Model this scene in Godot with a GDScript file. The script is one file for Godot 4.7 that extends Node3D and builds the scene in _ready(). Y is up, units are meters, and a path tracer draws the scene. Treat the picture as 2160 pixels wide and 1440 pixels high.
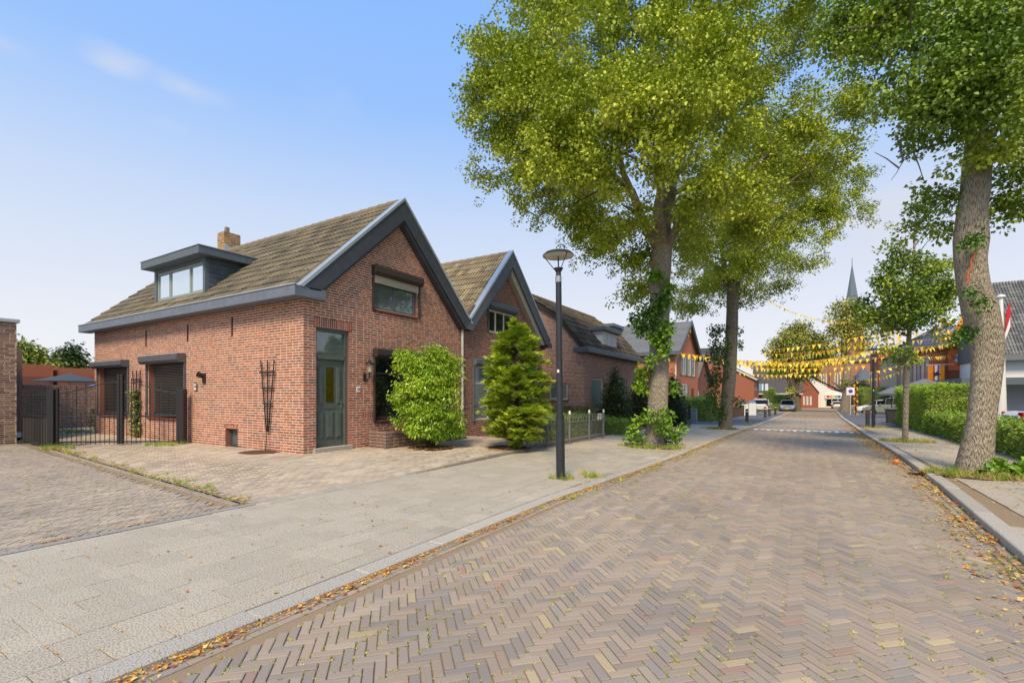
extends Node3D
# Street scene. X is across the street (right positive), S is metres along the street (world z = -S), y is up.
const FPX := 1012.0
const EYE := 1.32
const TURN := 0.54745
var rng := RandomNumberGenerator.new()
var taken := {}
var M := {}
var nz := FastNoiseLite.new()
var sprays := {}

class MB:
	var p := PackedVector3Array()
	var n := PackedVector3Array()
	var c := PackedColorArray()
	var i := PackedInt32Array()
	func quad(a: Vector3, b: Vector3, d: Vector3, e: Vector3, col: Color) -> void:
		var m := (b - a).cross(e - a)
		if m.length_squared() < 1e-16:
			m = (d - b).cross(e - b)
		m = m.normalized()
		var k := p.size()
		p.push_back(a); p.push_back(b); p.push_back(d); p.push_back(e)
		n.push_back(m); n.push_back(m); n.push_back(m); n.push_back(m)
		c.push_back(col); c.push_back(col); c.push_back(col); c.push_back(col)
		i.push_back(k); i.push_back(k + 2); i.push_back(k + 1)
		i.push_back(k); i.push_back(k + 3); i.push_back(k + 2)
	func tri(a: Vector3, b: Vector3, d: Vector3, col: Color) -> void:
		var m := (b - a).cross(d - a).normalized()
		var k := p.size()
		p.push_back(a); p.push_back(b); p.push_back(d)
		n.push_back(m); n.push_back(m); n.push_back(m)
		c.push_back(col); c.push_back(col); c.push_back(col)
		i.push_back(k); i.push_back(k + 2); i.push_back(k + 1)
	func box(t: Transform3D, a: Vector3, b: Vector3, col: Color, bev := 0.0) -> void:
		if bev > 0.0:
			return bbox(t, a, b, col, bev)
		var v: Array[Vector3] = []
		for k in 8:
			v.append(t * Vector3(b.x if k & 1 else a.x, b.y if k & 2 else a.y, b.z if k & 4 else a.z))
		quad(v[4], v[5], v[7], v[6], col)
		quad(v[1], v[0], v[2], v[3], col)
		quad(v[5], v[1], v[3], v[7], col)
		quad(v[0], v[4], v[6], v[2], col)
		quad(v[6], v[7], v[3], v[2], col)
		quad(v[0], v[1], v[5], v[4], col)
	func bbox(t: Transform3D, a: Vector3, b: Vector3, col: Color, w: float) -> void:
		w = minf(w, 0.45 * minf(b.x - a.x, minf(b.y - a.y, b.z - a.z)))
		var m := (a + b) * 0.5
		var h := (b - a) * 0.5
		# a chamfered box: for each corner three points
		var f := func(sx: int, sy: int, sz: int, ax: int) -> Vector3:
			var q := Vector3(h.x * sx, h.y * sy, h.z * sz)
			if ax != 0: q.x -= w * sx
			if ax != 1: q.y -= w * sy
			if ax != 2: q.z -= w * sz
			return t * (m + q)
		for s: int in [-1, 1]:
			var A := [f.call(s, -1, -1, 0), f.call(s, 1, -1, 0), f.call(s, 1, 1, 0), f.call(s, -1, 1, 0)]
			var B := [f.call(-1, s, -1, 1), f.call(-1, s, 1, 1), f.call(1, s, 1, 1), f.call(1, s, -1, 1)]
			var D := [f.call(-1, -1, s, 2), f.call(1, -1, s, 2), f.call(1, 1, s, 2), f.call(-1, 1, s, 2)]
			for Q: Array in [A, B, D]:
				if s > 0: quad(Q[0], Q[1], Q[2], Q[3], col)
				else: quad(Q[3], Q[2], Q[1], Q[0], col)
		for s: int in [-1, 1]:
			for r: int in [-1, 1]:
				_q(f.call(s, r, -1, 0), f.call(s, r, 1, 0), f.call(s, r, 1, 1), f.call(s, r, -1, 1), col, t * m)
				_q(f.call(-1, s, r, 1), f.call(1, s, r, 1), f.call(1, s, r, 2), f.call(-1, s, r, 2), col, t * m)
				_q(f.call(s, -1, r, 0), f.call(s, 1, r, 0), f.call(s, 1, r, 2), f.call(s, -1, r, 2), col, t * m)
		for k in 8:
			var sx := 1 if k & 1 else -1
			var sy := 1 if k & 2 else -1
			var sz := 1 if k & 4 else -1
			var a0: Vector3 = f.call(sx, sy, sz, 0)
			var a1: Vector3 = f.call(sx, sy, sz, 1)
			var a2: Vector3 = f.call(sx, sy, sz, 2)
			if (a1 - a0).cross(a2 - a0).dot(a0 - t * m) > 0.0: tri(a0, a1, a2, col)
			else: tri(a0, a2, a1, col)
	func _q(a: Vector3, b: Vector3, d: Vector3, e: Vector3, col: Color, mid: Vector3) -> void:
		if (b - a).cross(e - a).dot((a + d) * 0.5 - mid) > 0.0: quad(a, b, d, e, col)
		else: quad(e, d, b, a, col)
	# polygon (counter-clockwise in local xy) extruded from z0 to z1
	func prism(t: Transform3D, poly: PackedVector2Array, z0: float, z1: float, col: Color) -> void:
		var idx := Geometry2D.triangulate_polygon(poly)
		for k in range(0, idx.size(), 3):
			var a := poly[idx[k]]
			var b := poly[idx[k + 1]]
			var d := poly[idx[k + 2]]
			if (b - a).cross(d - a) < 0.0:
				var e := b
				b = d
				d = e
			tri(t * Vector3(a.x, a.y, z1), t * Vector3(b.x, b.y, z1), t * Vector3(d.x, d.y, z1), col)
			tri(t * Vector3(a.x, a.y, z0), t * Vector3(d.x, d.y, z0), t * Vector3(b.x, b.y, z0), col)
		for k in poly.size():
			var a := poly[k]
			var b := poly[(k + 1) % poly.size()]
			quad(t * Vector3(a.x, a.y, z0), t * Vector3(b.x, b.y, z0), t * Vector3(b.x, b.y, z1), t * Vector3(a.x, a.y, z1), col)
	# smooth tube along points; wob adds lumpy bark
	func tube(pts: Array, rad: Array, sides: int, col: Color, wob := 0.0, noise: FastNoiseLite = null, caps := true) -> void:
		var start := p.size()
		var up := Vector3.UP
		for k in pts.size():
			var d: Vector3 = (pts[mini(k + 1, pts.size() - 1)] - pts[maxi(k - 1, 0)]).normalized()
			var x := d.cross(Vector3.RIGHT if absf(d.x) < 0.8 else Vector3.BACK).normalized()
			var y := d.cross(x)
			for s in sides + 1:
				var a := TAU * s / sides
				var o := x * cos(a) + y * sin(a)
				var r: float = rad[k]
				if wob > 0.0 and noise:
					var q: Vector3 = pts[k] + o * r
					r *= 1.0 + wob * noise.get_noise_3d(q.x * 3.0, q.y * 0.9, q.z * 3.0) + wob * 0.5 * noise.get_noise_3d(q.x * 11.0, q.y * 2.0, q.z * 11.0)
				p.push_back(pts[k] + o * r)
				n.push_back(o)
				c.push_back(col)
		for k in pts.size() - 1:
			for s in sides:
				var a := start + k * (sides + 1) + s
				var b := a + 1
				var d := a + sides + 1
				var e := d + 1
				i.push_back(a); i.push_back(d); i.push_back(b)
				i.push_back(b); i.push_back(d); i.push_back(e)
		if caps:
			for end: int in [0, pts.size() - 1]:
				var m: Vector3 = pts[end]
				var nd: Vector3 = (pts[end] - pts[1 if end == 0 else end - 1]).normalized()
				for s in sides:
					var a := p[start + end * (sides + 1) + s]
					var b := p[start + end * (sides + 1) + s + 1]
					if (a - m).cross(b - m).dot(nd) > 0.0: tri(m, a, b, col)
					else: tri(m, b, a, col)
	# lathe about local y: prof holds (radius, height) from bottom to top
	func lathe(t: Transform3D, prof: PackedVector2Array, sides: int, col: Color) -> void:
		for k in prof.size() - 1:
			var q := prof[k]
			var r := prof[k + 1]
			var e := r - q
			var nn := Vector2(e.y, -e.x).normalized()
			var k0 := p.size()
			for s in sides + 1:
				var a := TAU * s / sides
				var o := Vector3(cos(a), 0, sin(a))
				var m := (t.basis * Vector3(o.x * nn.x, nn.y, o.z * nn.x)).normalized()
				p.push_back(t * Vector3(o.x * q.x, q.y, o.z * q.x)); n.push_back(m); c.push_back(col)
				p.push_back(t * Vector3(o.x * r.x, r.y, o.z * r.x)); n.push_back(m); c.push_back(col)
			for s in sides:
				var b := k0 + s * 2
				i.push_back(b); i.push_back(b + 2); i.push_back(b + 1)
				i.push_back(b + 2); i.push_back(b + 3); i.push_back(b + 1)
	func mesh() -> ArrayMesh:
		var a := []
		a.resize(Mesh.ARRAY_MAX)
		a[Mesh.ARRAY_VERTEX] = p
		a[Mesh.ARRAY_NORMAL] = n
		a[Mesh.ARRAY_COLOR] = c
		a[Mesh.ARRAY_INDEX] = i
		var m := ArrayMesh.new()
		m.add_surface_from_arrays(Mesh.PRIMITIVE_TRIANGLES, a)
		return m

func W(x: float, y: float, s: float) -> Vector3:
	return Vector3(x, y, -s)

# a pixel of the photograph gives a direction; the depth (metres along the view) comes from what the thing stands on
func pix(u: float, v: float, depth: float) -> Vector3:
	var a := (u - 1080.0) / FPX
	return W((a * cos(TURN) - sin(TURN)) * depth, EYE + (832.0 - v) / FPX * depth, (a * sin(TURN) + cos(TURN)) * depth)

func gy(s: float) -> float:
	s = minf(s, 95.0)
	var t := s - 14.0
	return -0.14 - 0.0132 * (t if t > 4.0 else (0.0 if t < -4.0 else (t + 4.0) * (t + 4.0) / 16.0))

func lerp_tab(tab: Array, s: float) -> float:
	for k in tab.size() - 1:
		if s < tab[k + 1][0] or k == tab.size() - 2:
			return lerpf(tab[k][1], tab[k + 1][1], clampf((s - tab[k][0]) / (tab[k + 1][0] - tab[k][0]), 0.0, 1.0))
	return 0.0

const KL := [[-8.0, -3.06], [6.0, -2.96], [9.4, -2.7], [12.6, -2.53], [24.0, -2.34], [30.0, -2.1], [64.0, -1.5], [100.0, -1.0], [140.0, 2.0]]
const KR := [[-8.0, 1.2], [5.8, 1.62], [9.9, 1.8], [14.3, 1.9], [22.6, 1.97], [35.0, 2.26], [46.0, 2.5], [100.0, 4.5], [140.0, 8.0]]
func kl(s: float) -> float: return lerp_tab(KL, s)
func kr(s: float) -> float: return lerp_tab(KR, s)

# sRGB 0..255 -> linear vertex colour
func C(r: float, g: float, b: float) -> Color:
	return Color(r / 255.0, g / 255.0, b / 255.0).srgb_to_linear()

func vary(col: Color, amount: float) -> Color:
	var k := 1.0 + rng.randf_range(-amount, amount)
	return Color(clampf(col.r * k * (1.0 + rng.randf_range(-amount, amount) * 0.25), 0, 1), clampf(col.g * k, 0, 1), clampf(col.b * k * (1.0 + rng.randf_range(-amount, amount) * 0.25), 0, 1))

func pick(a: Array) -> Variant:
	return a[rng.randi() % a.size()]

func frame(o: Vector3, face: String) -> Transform3D:
	match face:
		"east": return Transform3D(Basis(Vector3(0, 0, -1), Vector3.UP, Vector3(1, 0, 0)), o)
		"west": return Transform3D(Basis(Vector3(0, 0, 1), Vector3.UP, Vector3(-1, 0, 0)), o)
		"far": return Transform3D(Basis(Vector3(-1, 0, 0), Vector3.UP, Vector3(0, 0, -1)), o)
	return Transform3D(Basis.IDENTITY, o)

func numbered(called: String) -> String:
	var k: int = taken.get(called, 0)
	taken[called] = k + 1
	return called if k == 0 else "%s_%03d" % [called, k]

func tag(o: Node, label: String, category: String, group := "", kind := "") -> void:
	if label: o.set_meta("label", label)
	if category: o.set_meta("category", category)
	if group: o.set_meta("group", group)
	if kind: o.set_meta("kind", kind)

func thing(called: String, label: String, category: String, at := Vector3.ZERO, group := "") -> Node3D:
	var o := Node3D.new()
	o.name = numbered(called)
	o.position = at
	add_child(o)
	tag(o, label, category, group)
	return o

# a mesh built in world coordinates, hung under its thing
func part(mb: MB, called: String, m: Material, parent: Node, kind := "", local := false) -> MeshInstance3D:
	var o := MeshInstance3D.new()
	o.name = called
	o.mesh = mb.mesh()
	o.material_override = m
	if parent != self and not local and parent.get_parent() == self and parent is Node3D and not parent is MeshInstance3D:
		o.position = -parent.position
	if parent == self:
		o.name = numbered(called)
		add_child(o)
	else:
		parent.add_child(o, true)
	if kind: o.set_meta("kind", kind)
	return o

func copy(o: Node3D, at: Vector3, turn := 0.0, label := "") -> Node3D:
	var d: Node3D = o.duplicate()
	var base := String(o.name)
	if base.length() > 4 and base[base.length() - 4] == "_": base = base.substr(0, base.length() - 4)
	d.name = numbered(base)
	add_child(d)
	d.position = at
	d.rotation.y = turn
	if label: d.set_meta("label", label)
	return d

func noise_tex(freq: float, lo: Color, hi: Color, size := 512, octaves := 4, mid := -1.0, midc := Color.WHITE, as_normal := false, bump := 4.0, type := FastNoiseLite.TYPE_SIMPLEX_SMOOTH) -> NoiseTexture2D:
	var t := NoiseTexture2D.new()
	var f := FastNoiseLite.new()
	f.seed = int(freq * 1000.0) + octaves
	f.noise_type = type
	f.frequency = freq
	f.fractal_octaves = octaves
	t.noise = f
	t.width = size
	t.height = size
	t.seamless = true
	if as_normal:
		t.as_normal_map = true
		t.bump_strength = bump
	else:
		var g := Gradient.new()
		g.set_color(0, lo)
		g.set_color(1, hi)
		if mid > 0.0: g.add_point(mid, midc)
		t.color_ramp = g
	return t

# col is an sRGB colour; vertex colours multiply it
func mat(called: String, col: Color, rough: float, metal := 0.0, tex: Texture2D = null, scale := 1.0, normal: Texture2D = null, nscale := 1.0, vcol := true) -> StandardMaterial3D:
	var m := StandardMaterial3D.new()
	m.resource_name = called
	m.albedo_color = col
	m.roughness = rough
	m.metallic = metal
	m.vertex_color_use_as_albedo = vcol
	if tex or normal:
		m.uv1_triplanar = true
		m.uv1_world_triplanar = true
		m.uv1_scale = Vector3.ONE * scale
		m.uv1_triplanar_sharpness = 6.0
	if tex: m.albedo_texture = tex
	if normal:
		m.normal_enabled = true
		m.normal_texture = normal
		m.normal_scale = nscale
	M[called] = m
	return m

func grey(v: float) -> Color: return Color(v, v, v)
func rgb(r: float, g: float, b: float) -> Color: return Color(r / 255.0, g / 255.0, b / 255.0)

func make_materials() -> void:
	var fine := noise_tex(0.09, grey(0.88), grey(1.0), 512, 5)
	var speck := noise_tex(0.075, grey(0.34), grey(1.0), 1024, 3, 0.5, grey(0.93))
	var blotch := noise_tex(0.012, grey(0.86), grey(1.0), 512, 5)
	var bumpf := noise_tex(0.12, grey(0), grey(1), 512, 4, -1, Color.WHITE, true, 5.0)
	var bumps := noise_tex(0.3, grey(0), grey(1), 512, 3, -1, Color.WHITE, true, 6.0)
	var lichen := noise_tex(0.03, rgb(190, 184, 174), rgb(255, 214, 110), 1024, 6, 0.62, rgb(252, 248, 236))
	mat("brick", grey(1), 0.9, 0, fine, 2.2, bumpf, 0.5)
	mat("mortar", rgb(240, 218, 194), 0.95, 0, fine, 3.0, bumpf, 0.4)
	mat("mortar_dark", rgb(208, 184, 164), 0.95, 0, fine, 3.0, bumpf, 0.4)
	mat("paver", grey(1), 0.85, 0, fine, 2.5, bumpf, 0.4)
	mat("slab", grey(1), 0.92, 0, speck, 0.9, bumps, 0.3)
	mat("kerb", rgb(210, 204, 192), 0.9, 0, speck, 1.0, bumps, 0.3)
	mat("sand", rgb(168, 146, 118), 1.0, 0, fine, 1.3, bumps, 0.6)
	mat("soil", rgb(112, 84, 62), 1.0, 0, speck, 1.2, bumps, 1.0)
	mat("far_paving", rgb(165, 152, 145), 0.9, 0, blotch, 0.35, bumpf, 0.3)
	mat("asphalt", rgb(132, 132, 134), 0.95, 0, speck, 0.9, bumps, 0.3)
	mat("meadow", rgb(96, 112, 52), 1.0, 0, blotch, 0.3)
	mat("roof_tile", grey(1), 0.95, 0, lichen, 0.55, bumps, 0.5)
	mat("roof_far", grey(1), 0.9, 0, blotch, 0.7)
	mat("wall_far", grey(1), 0.95, 0, fine, 0.9)
	mat("anthracite", rgb(98, 110, 120), 0.55, 0, blotch, 0.6)
	mat("anthracite_dark", rgb(72, 78, 88), 0.5, 0, blotch, 0.6)
	mat("gutter_blue", rgb(112, 122, 138), 0.5, 0, blotch, 0.6)
	mat("shutter_grey", rgb(96, 98, 104), 0.45, 0, blotch, 0.8)
	mat("marking", rgb(244, 243, 238), 0.7)
	mat("trim_metal", rgb(190, 200, 206), 0.4, 0.6)
	mat("door_green", rgb(92, 104, 100), 0.45, 0, blotch, 0.8)
	mat("brown_metal", rgb(66, 58, 55), 0.5, 0, blotch, 0.8)
	mat("window_grey", rgb(140, 152, 150), 0.5)
	mat("white_paint", rgb(228, 228, 222), 0.5, 0, blotch, 0.7)
	mat("beige_paint", rgb(196, 186, 172), 0.6, 0, blotch, 0.7)
	mat("iron", rgb(44, 44, 46), 0.45, 0.1, blotch, 1.5)
	mat("lamp_grey", rgb(50, 56, 62), 0.42, 0.1, blotch, 1.2)
	mat("steel", rgb(190, 190, 188), 0.3, 0.9)
	mat("plain", grey(1), 0.7)
	mat("gloss", grey(1), 0.25)
	mat("cloth", grey(1), 0.9)
	M.cloth.backlight = Color(0.5, 0.5, 0.5)
	mat("rubber", rgb(34, 34, 35), 0.8)
	mat("wood_grey", rgb(150, 140, 128), 0.9, 0, blotch, 1.5)
	var g := mat("glass_dark", rgb(30, 34, 34), 0.03)
	g.metallic_specular = 1.0
	g = mat("glass_sky", rgb(232, 240, 244), 0.03, 0.9)
	g = mat("glass_mid", rgb(112, 124, 124), 0.04, 0.35)
	g.metallic_specular = 1.0
	g = mat("glass_lamp", rgb(214, 206, 190), 0.2)
	g.transparency = BaseMaterial3D.TRANSPARENCY_ALPHA
	g.albedo_color.a = 0.35
	mat("stain_glass", rgb(110, 100, 32), 0.15, 0, noise_tex(0.05, rgb(60, 60, 30), rgb(255, 240, 120), 256, 3), 4.0)
	mat("curtain", rgb(120, 140, 128), 0.8)
	var bark := noise_tex(0.05, grey(0.3), grey(1.0), 512, 6, 0.48, grey(0.82))
	var barkn := noise_tex(0.06, grey(0), grey(1), 512, 5, -1, Color.WHITE, true, 14.0)
	var b := mat("bark", rgb(208, 197, 176), 0.95, 0, bark, 1.0, barkn, 1.2)
	b.uv1_scale = Vector3(2.4, 0.26, 2.4)
	b = mat("bark_dark", rgb(92, 82, 70), 0.95, 0, bark, 1.0, barkn, 1.0)
	b.uv1_scale = Vector3(2.0, 0.5, 2.0)
	for l: Array in [["leaf", 0.5, 0.85], ["leaf_gloss", 0.28, 0.6], ["needle", 0.6, 0.6]]:
		var m := mat(l[0], grey(1), l[1])
		m.backlight = Color(l[2], l[2], l[2] * 0.55)
		m.cull_mode = BaseMaterial3D.CULL_DISABLED
	mat("litter", grey(1), 0.85)
	M.litter.backlight = Color(0.3, 0.3, 0.2)

func make_light() -> void:
	var cam := Camera3D.new()
	cam.name = "camera"
	cam.position = Vector3(0, EYE, 0)
	cam.rotation.y = TURN
	cam.near = 0.1
	cam.far = 900.0
	cam.projection = Camera3D.PROJECTION_FRUSTUM
	cam.size = 2.0 * (720.0 / FPX) * cam.near
	cam.frustum_offset = Vector2(0, 112.0 / FPX * cam.near)
	add_child(cam)
	cam.current = true
	var env := Environment.new()
	env.background_mode = Environment.BG_SKY
	env.tonemap_mode = Environment.TONE_MAPPER_LINEAR
	env.tonemap_exposure = 2.65
	env.sdfgi_enabled = true
	env.ssao_enabled = true
	env.ssil_enabled = true
	var sky := Sky.new()
	var pm := PanoramaSkyMaterial.new()
	pm.panorama = sky_picture()
	sky.sky_material = pm
	env.sky = sky
	env.background_energy_multiplier = 0.375
	var we := WorldEnvironment.new()
	we.name = "air"
	we.environment = env
	add_child(we)
	var sun := DirectionalLight3D.new()
	sun.name = "sun"
	sun.light_color = Color(1.0, 0.91, 0.76)
	sun.light_energy = 0.52
	sun.light_angular_distance = 18.0
	sun.shadow_enabled = true
	add_child(sun)
	sun.look_at_from_position(Vector3(2.6, 8.6, 7.4), Vector3.ZERO, Vector3.UP)

# clear air paling towards the horizon with thin cloud scraps all round
func sky_picture() -> ImageTexture:
	var w := 1536
	var h := 768
	var im := Image.create(w, h, false, Image.FORMAT_RGBAF)
	var f := FastNoiseLite.new()
	f.seed = 5
	f.frequency = 1.6
	f.fractal_octaves = 5
	var f2 := FastNoiseLite.new()
	f2.seed = 9
	f2.frequency = 3.2
	f2.fractal_octaves = 5
	var tab := [[0.0, C(246, 246, 249)], [0.08, C(240, 242, 248)], [0.2, C(224, 232, 248)], [0.33, C(202, 220, 249)], [0.5, C(156, 197, 254)], [0.62, C(144, 190, 255)], [1.0, C(124, 176, 248)]]
	var scraps := [[Vector2(-0.69, 0.49), Vector2(0.075, 0.026), 0.6], [Vector2(-0.6, 0.485), Vector2(0.08, 0.026), 0.5], [Vector2(0.66, 0.26), Vector2(0.13, 0.085), 0.95], [Vector2(-0.62, 0.43), Vector2(0.05, 0.014), 0.3], [Vector2(-0.83, 0.465), Vector2(0.07, 0.018), 0.35]]
	for y in h:
		var el := (0.5 - (y + 0.5) / h) * PI
		var s := sin(el)
		var base: Color = tab[0][1]
		for z in tab.size() - 1:
			if s >= tab[z][0]: base = (tab[z][1] as Color).lerp(tab[z + 1][1], clampf((s - tab[z][0]) / (tab[z + 1][0] - tab[z][0]), 0.0, 1.0))
		for x in w:
			var col := base
			if s > -0.05:
				# the left edge of a panorama looks along -z
				var az := (x + 0.5) / w * TAU
				var d := Vector3(sin(az) * cos(el), s * 2.4, -cos(az) * cos(el))
				var q := f.get_noise_3dv(d) * 0.5 + 0.5
				var k := clampf((q - 0.6) * 3.0, 0.0, 1.0) * 0.3
				var rel := Vector2(wrapf(az + TURN, -PI, PI), el)
				var e := f2.get_noise_3dv(d * 1.6)
				for c: Array in scraps:
					var v: Vector2 = (rel - c[0]) / c[1]
					k = maxf(k, clampf(1.0 - v.length() + e * 0.9, 0.0, 1.0) * c[2])
				col = base.lerp(Color(0.74, 0.76, 0.84), k * 0.9)
			im.set_pixel(x, y, Color(col.r, col.g, col.b, 1.0))
	return ImageTexture.create_from_image(im)

# ---------------------------------------------------------------- leaves
func spray(key: String, count: int, radius: float, leaf: float, wide: float, flat := 0.6, pale := 0.0, pale_col := Color.WHITE) -> ArrayMesh:
	if sprays.has(key): return sprays[key]
	var mb := MB.new()
	for k in count:
		var d := Vector3(rng.randfn(), rng.randfn() * flat, rng.randfn()).normalized() * radius * pow(rng.randf(), 0.45)
		var dir := (d.normalized() + Vector3(rng.randfn(), rng.randfn() - 0.7, rng.randfn()) * 0.55).normalized()
		var side := dir.cross(Vector3(rng.randfn() * 0.5, 1, rng.randfn() * 0.5)).normalized()
		var up := side.cross(dir)
		var l := leaf * rng.randf_range(0.7, 1.2)
		var w := l * wide * 0.5
		var col := Color.WHITE * rng.randf_range(0.72, 1.15)
		col.a = 1.0
		if rng.randf() < pale: col = pale_col
		var a := d
		var b := d + dir * l * 0.42 + side * w + up * w * 0.3
		var t := d + dir * l - up * l * 0.12
		var e := d + dir * l * 0.42 - side * w + up * w * 0.3
		mb.tri(a, b, t, col)
		mb.tri(a, t, e, col)
	sprays[key] = mb.mesh()
	return sprays[key]

# lobes: [centre, radii]; each lobe carries tufts near its skin, each tuft a handful of leaf sprays
func foliage(parent: Node, called: String, lobes: Array, mesh: ArrayMesh, m: Material, per_m2: float, cols: Array, gap := -0.15, shell := 0.38, tuft := 0.0, each := 7) -> MultiMeshInstance3D:
	var tr: Array[Transform3D] = []
	var cc: Array[Color] = []
	for L: Array in lobes:
		var r: Vector3 = L[1]
		var area := 12.6 * pow((pow(r.x * r.y, 1.6) + pow(r.x * r.z, 1.6) + pow(r.y * r.z, 1.6)) / 3.0, 1.0 / 1.6)
		var cnt := int(area * per_m2 / (each if tuft > 0.0 else 1)) + 3
		for k in cnt:
			var d := Vector3(rng.randfn(), rng.randfn(), rng.randfn()).normalized()
			var o: Vector3 = L[0] + d * r * pow(rng.randf(), shell) * (1.0 + 0.22 * nz.get_noise_3dv((L[0] + d * 2.0) * 4.0))
			if nz.get_noise_3dv(o * 4.5) < gap: continue
			var tone := clampf(0.5 + 0.8 * nz.get_noise_3dv(o * 6.0 + Vector3(31, 7, 3)) + rng.randf_range(-0.22, 0.22), 0.0, 1.0)
			var out := (d + Vector3(0, 0.25, 0)).normalized()
			for e in (each if tuft > 0.0 else 1):
				var q := o
				if tuft > 0.0:
					var v := Vector3(rng.randfn(), rng.randfn() * 0.5, rng.randfn()) * tuft * 0.55
					q = o + v - Vector3(0, v.length() * v.length() * 0.35 / tuft, 0) + out * rng.randf_range(-0.3, 0.5) * tuft
				var b := Basis.from_euler(Vector3(rng.randf_range(-0.6, 0.6), rng.randf() * TAU, rng.randf_range(-0.6, 0.6))).scaled(Vector3.ONE * rng.randf_range(0.75, 1.25))
				tr.append(Transform3D(b, q))
				var f := clampf(tone + rng.randf_range(-0.12, 0.12), 0.0, 1.0) * (cols.size() - 1)
				var z := mini(int(f), cols.size() - 2)
				cc.append(vary((cols[z] as Color).lerp(cols[z + 1], f - z), 0.1))
	return scatter(parent, called, mesh, m, tr, cc)

func scatter(parent: Node, called: String, mesh: ArrayMesh, m: Material, tr: Array[Transform3D], cc: Array[Color]) -> MultiMeshInstance3D:
	var mm := MultiMesh.new()
	mm.transform_format = MultiMesh.TRANSFORM_3D
	mm.use_colors = true
	mm.mesh = mesh
	mm.instance_count = tr.size()
	for k in tr.size():
		mm.set_instance_transform(k, tr[k])
		mm.set_instance_color(k, cc[k])
	var o := MultiMeshInstance3D.new()
	o.multimesh = mm
	o.material_override = m
	o.set_meta("kind", "stuff")
	if parent == self:
		o.name = numbered(called)
		add_child(o)
	else:
		o.name = called
		if parent.get_parent() == self and not parent is MeshInstance3D: o.position = -parent.position
		parent.add_child(o, true)
	return o

func pl(list: Array, depth: float, stretch := 1.15) -> Array:
	var out := []
	for l: Array in list:
		var r: float = l[2] * (depth + l[3]) / FPX
		# off the middle of a wide view round things are drawn wider than they are
		var off: float = (l[0] - 1080.0) / FPX
		var k := 1.0 / sqrt(1.0 + off * off)
		out.append([pix(l[0], l[1], depth + l[3]), Vector3(r * k, r * (l[4] if l.size() > 4 else 0.85), r * k) * stretch])
	return out

# ---------------------------------------------------------------- ground
var road_stones := []
var alley_stones := []
func sheet(called: String, m: Material, s0: float, s1: float, step: float, xl: Callable, xr: Callable, off: Callable, col: Color, label := "") -> MeshInstance3D:
	var mb := MB.new()
	var s := s0
	while s < s1 - 0.001:
		var e := minf(s + step, s1)
		var a: float = xl.call(s)
		var b: float = xr.call(s)
		var c: float = xl.call(e)
		var d: float = xr.call(e)
		mb.quad(W(a, off.call(a, s), s), W(b, off.call(b, s), s), W(d, off.call(d, e), e), W(c, off.call(c, e), e), col)
		s = e
	var o := part(mb, called, m, self)
	tag(o, label, "", "", "structure")
	return o

# one paving stone: a top with worn edges, its sides going down into the joint
func stone(mb: MB, t: Transform3D, l: float, w: float, bev: float, deep: float, col: Color) -> void:
	var a := l * 0.5
	var b := w * 0.5
	var A := [t * Vector3(-a + bev, 0, b - bev), t * Vector3(a - bev, 0, b - bev), t * Vector3(a - bev, 0, -b + bev), t * Vector3(-a + bev, 0, -b + bev)]
	var B := [t * Vector3(-a, -bev, b), t * Vector3(a, -bev, b), t * Vector3(a, -bev, -b), t * Vector3(-a, -bev, -b)]
	mb.quad(A[0], A[1], A[2], A[3], col)
	var dn := t.basis.y * -deep
	for k in 4:
		var j := (k + 1) % 4
		mb.quad(B[k], B[j], A[j], A[k], col)
		mb.quad(B[k] + dn, B[j] + dn, B[j], B[k], col)

# stones: [distance, transform, length, width, palette index]; the nearest whole ones become parts of their own, the rest one mesh
func lay(parent: MeshInstance3D, called: String, stones: Array, m: Material, pal: Array, l: float, w: float, bev: float, deep: float, singles: int, rest: String) -> void:
	stones.sort_custom(func(a: Array, b: Array) -> bool: return a[0] < b[0])
	var shared := []
	for c: Color in pal:
		var sm := MB.new()
		stone(sm, Transform3D.IDENTITY, l, w, bev, deep, c)
		var mesh := sm.mesh()
		mesh.surface_set_material(0, m)
		shared.append(mesh)
	var mb := MB.new()
	var made := 0
	for s: Array in stones:
		if made < singles and s[2] == l:
			var o := MeshInstance3D.new()
			o.name = called if made == 0 else "%s_%03d" % [called, made]
			o.mesh = shared[s[4]]
			o.transform = s[1]
			parent.add_child(o)
			made += 1
		else:
			var at: Vector3 = s[1].origin
			var worn := 1.0 + 0.2 * nz.get_noise_2d(at.x * 5.0, at.z * 3.0) + 0.12 * nz.get_noise_2d(at.x * 30.0, at.z * 22.0)
			stone(mb, s[1], s[2], s[3], bev, deep, vary((pal[s[4]] as Color) * worn, 0.06))
	if mb.p.size(): part(mb, rest, m, parent, "stuff")

func slope_basis(s: float, turn: float) -> Basis:
	var d := atan2(gy(s + 0.5) - gy(s - 0.5), 1.0)
	return Basis(Vector3.RIGHT, d) * Basis(Vector3.UP, turn)

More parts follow.
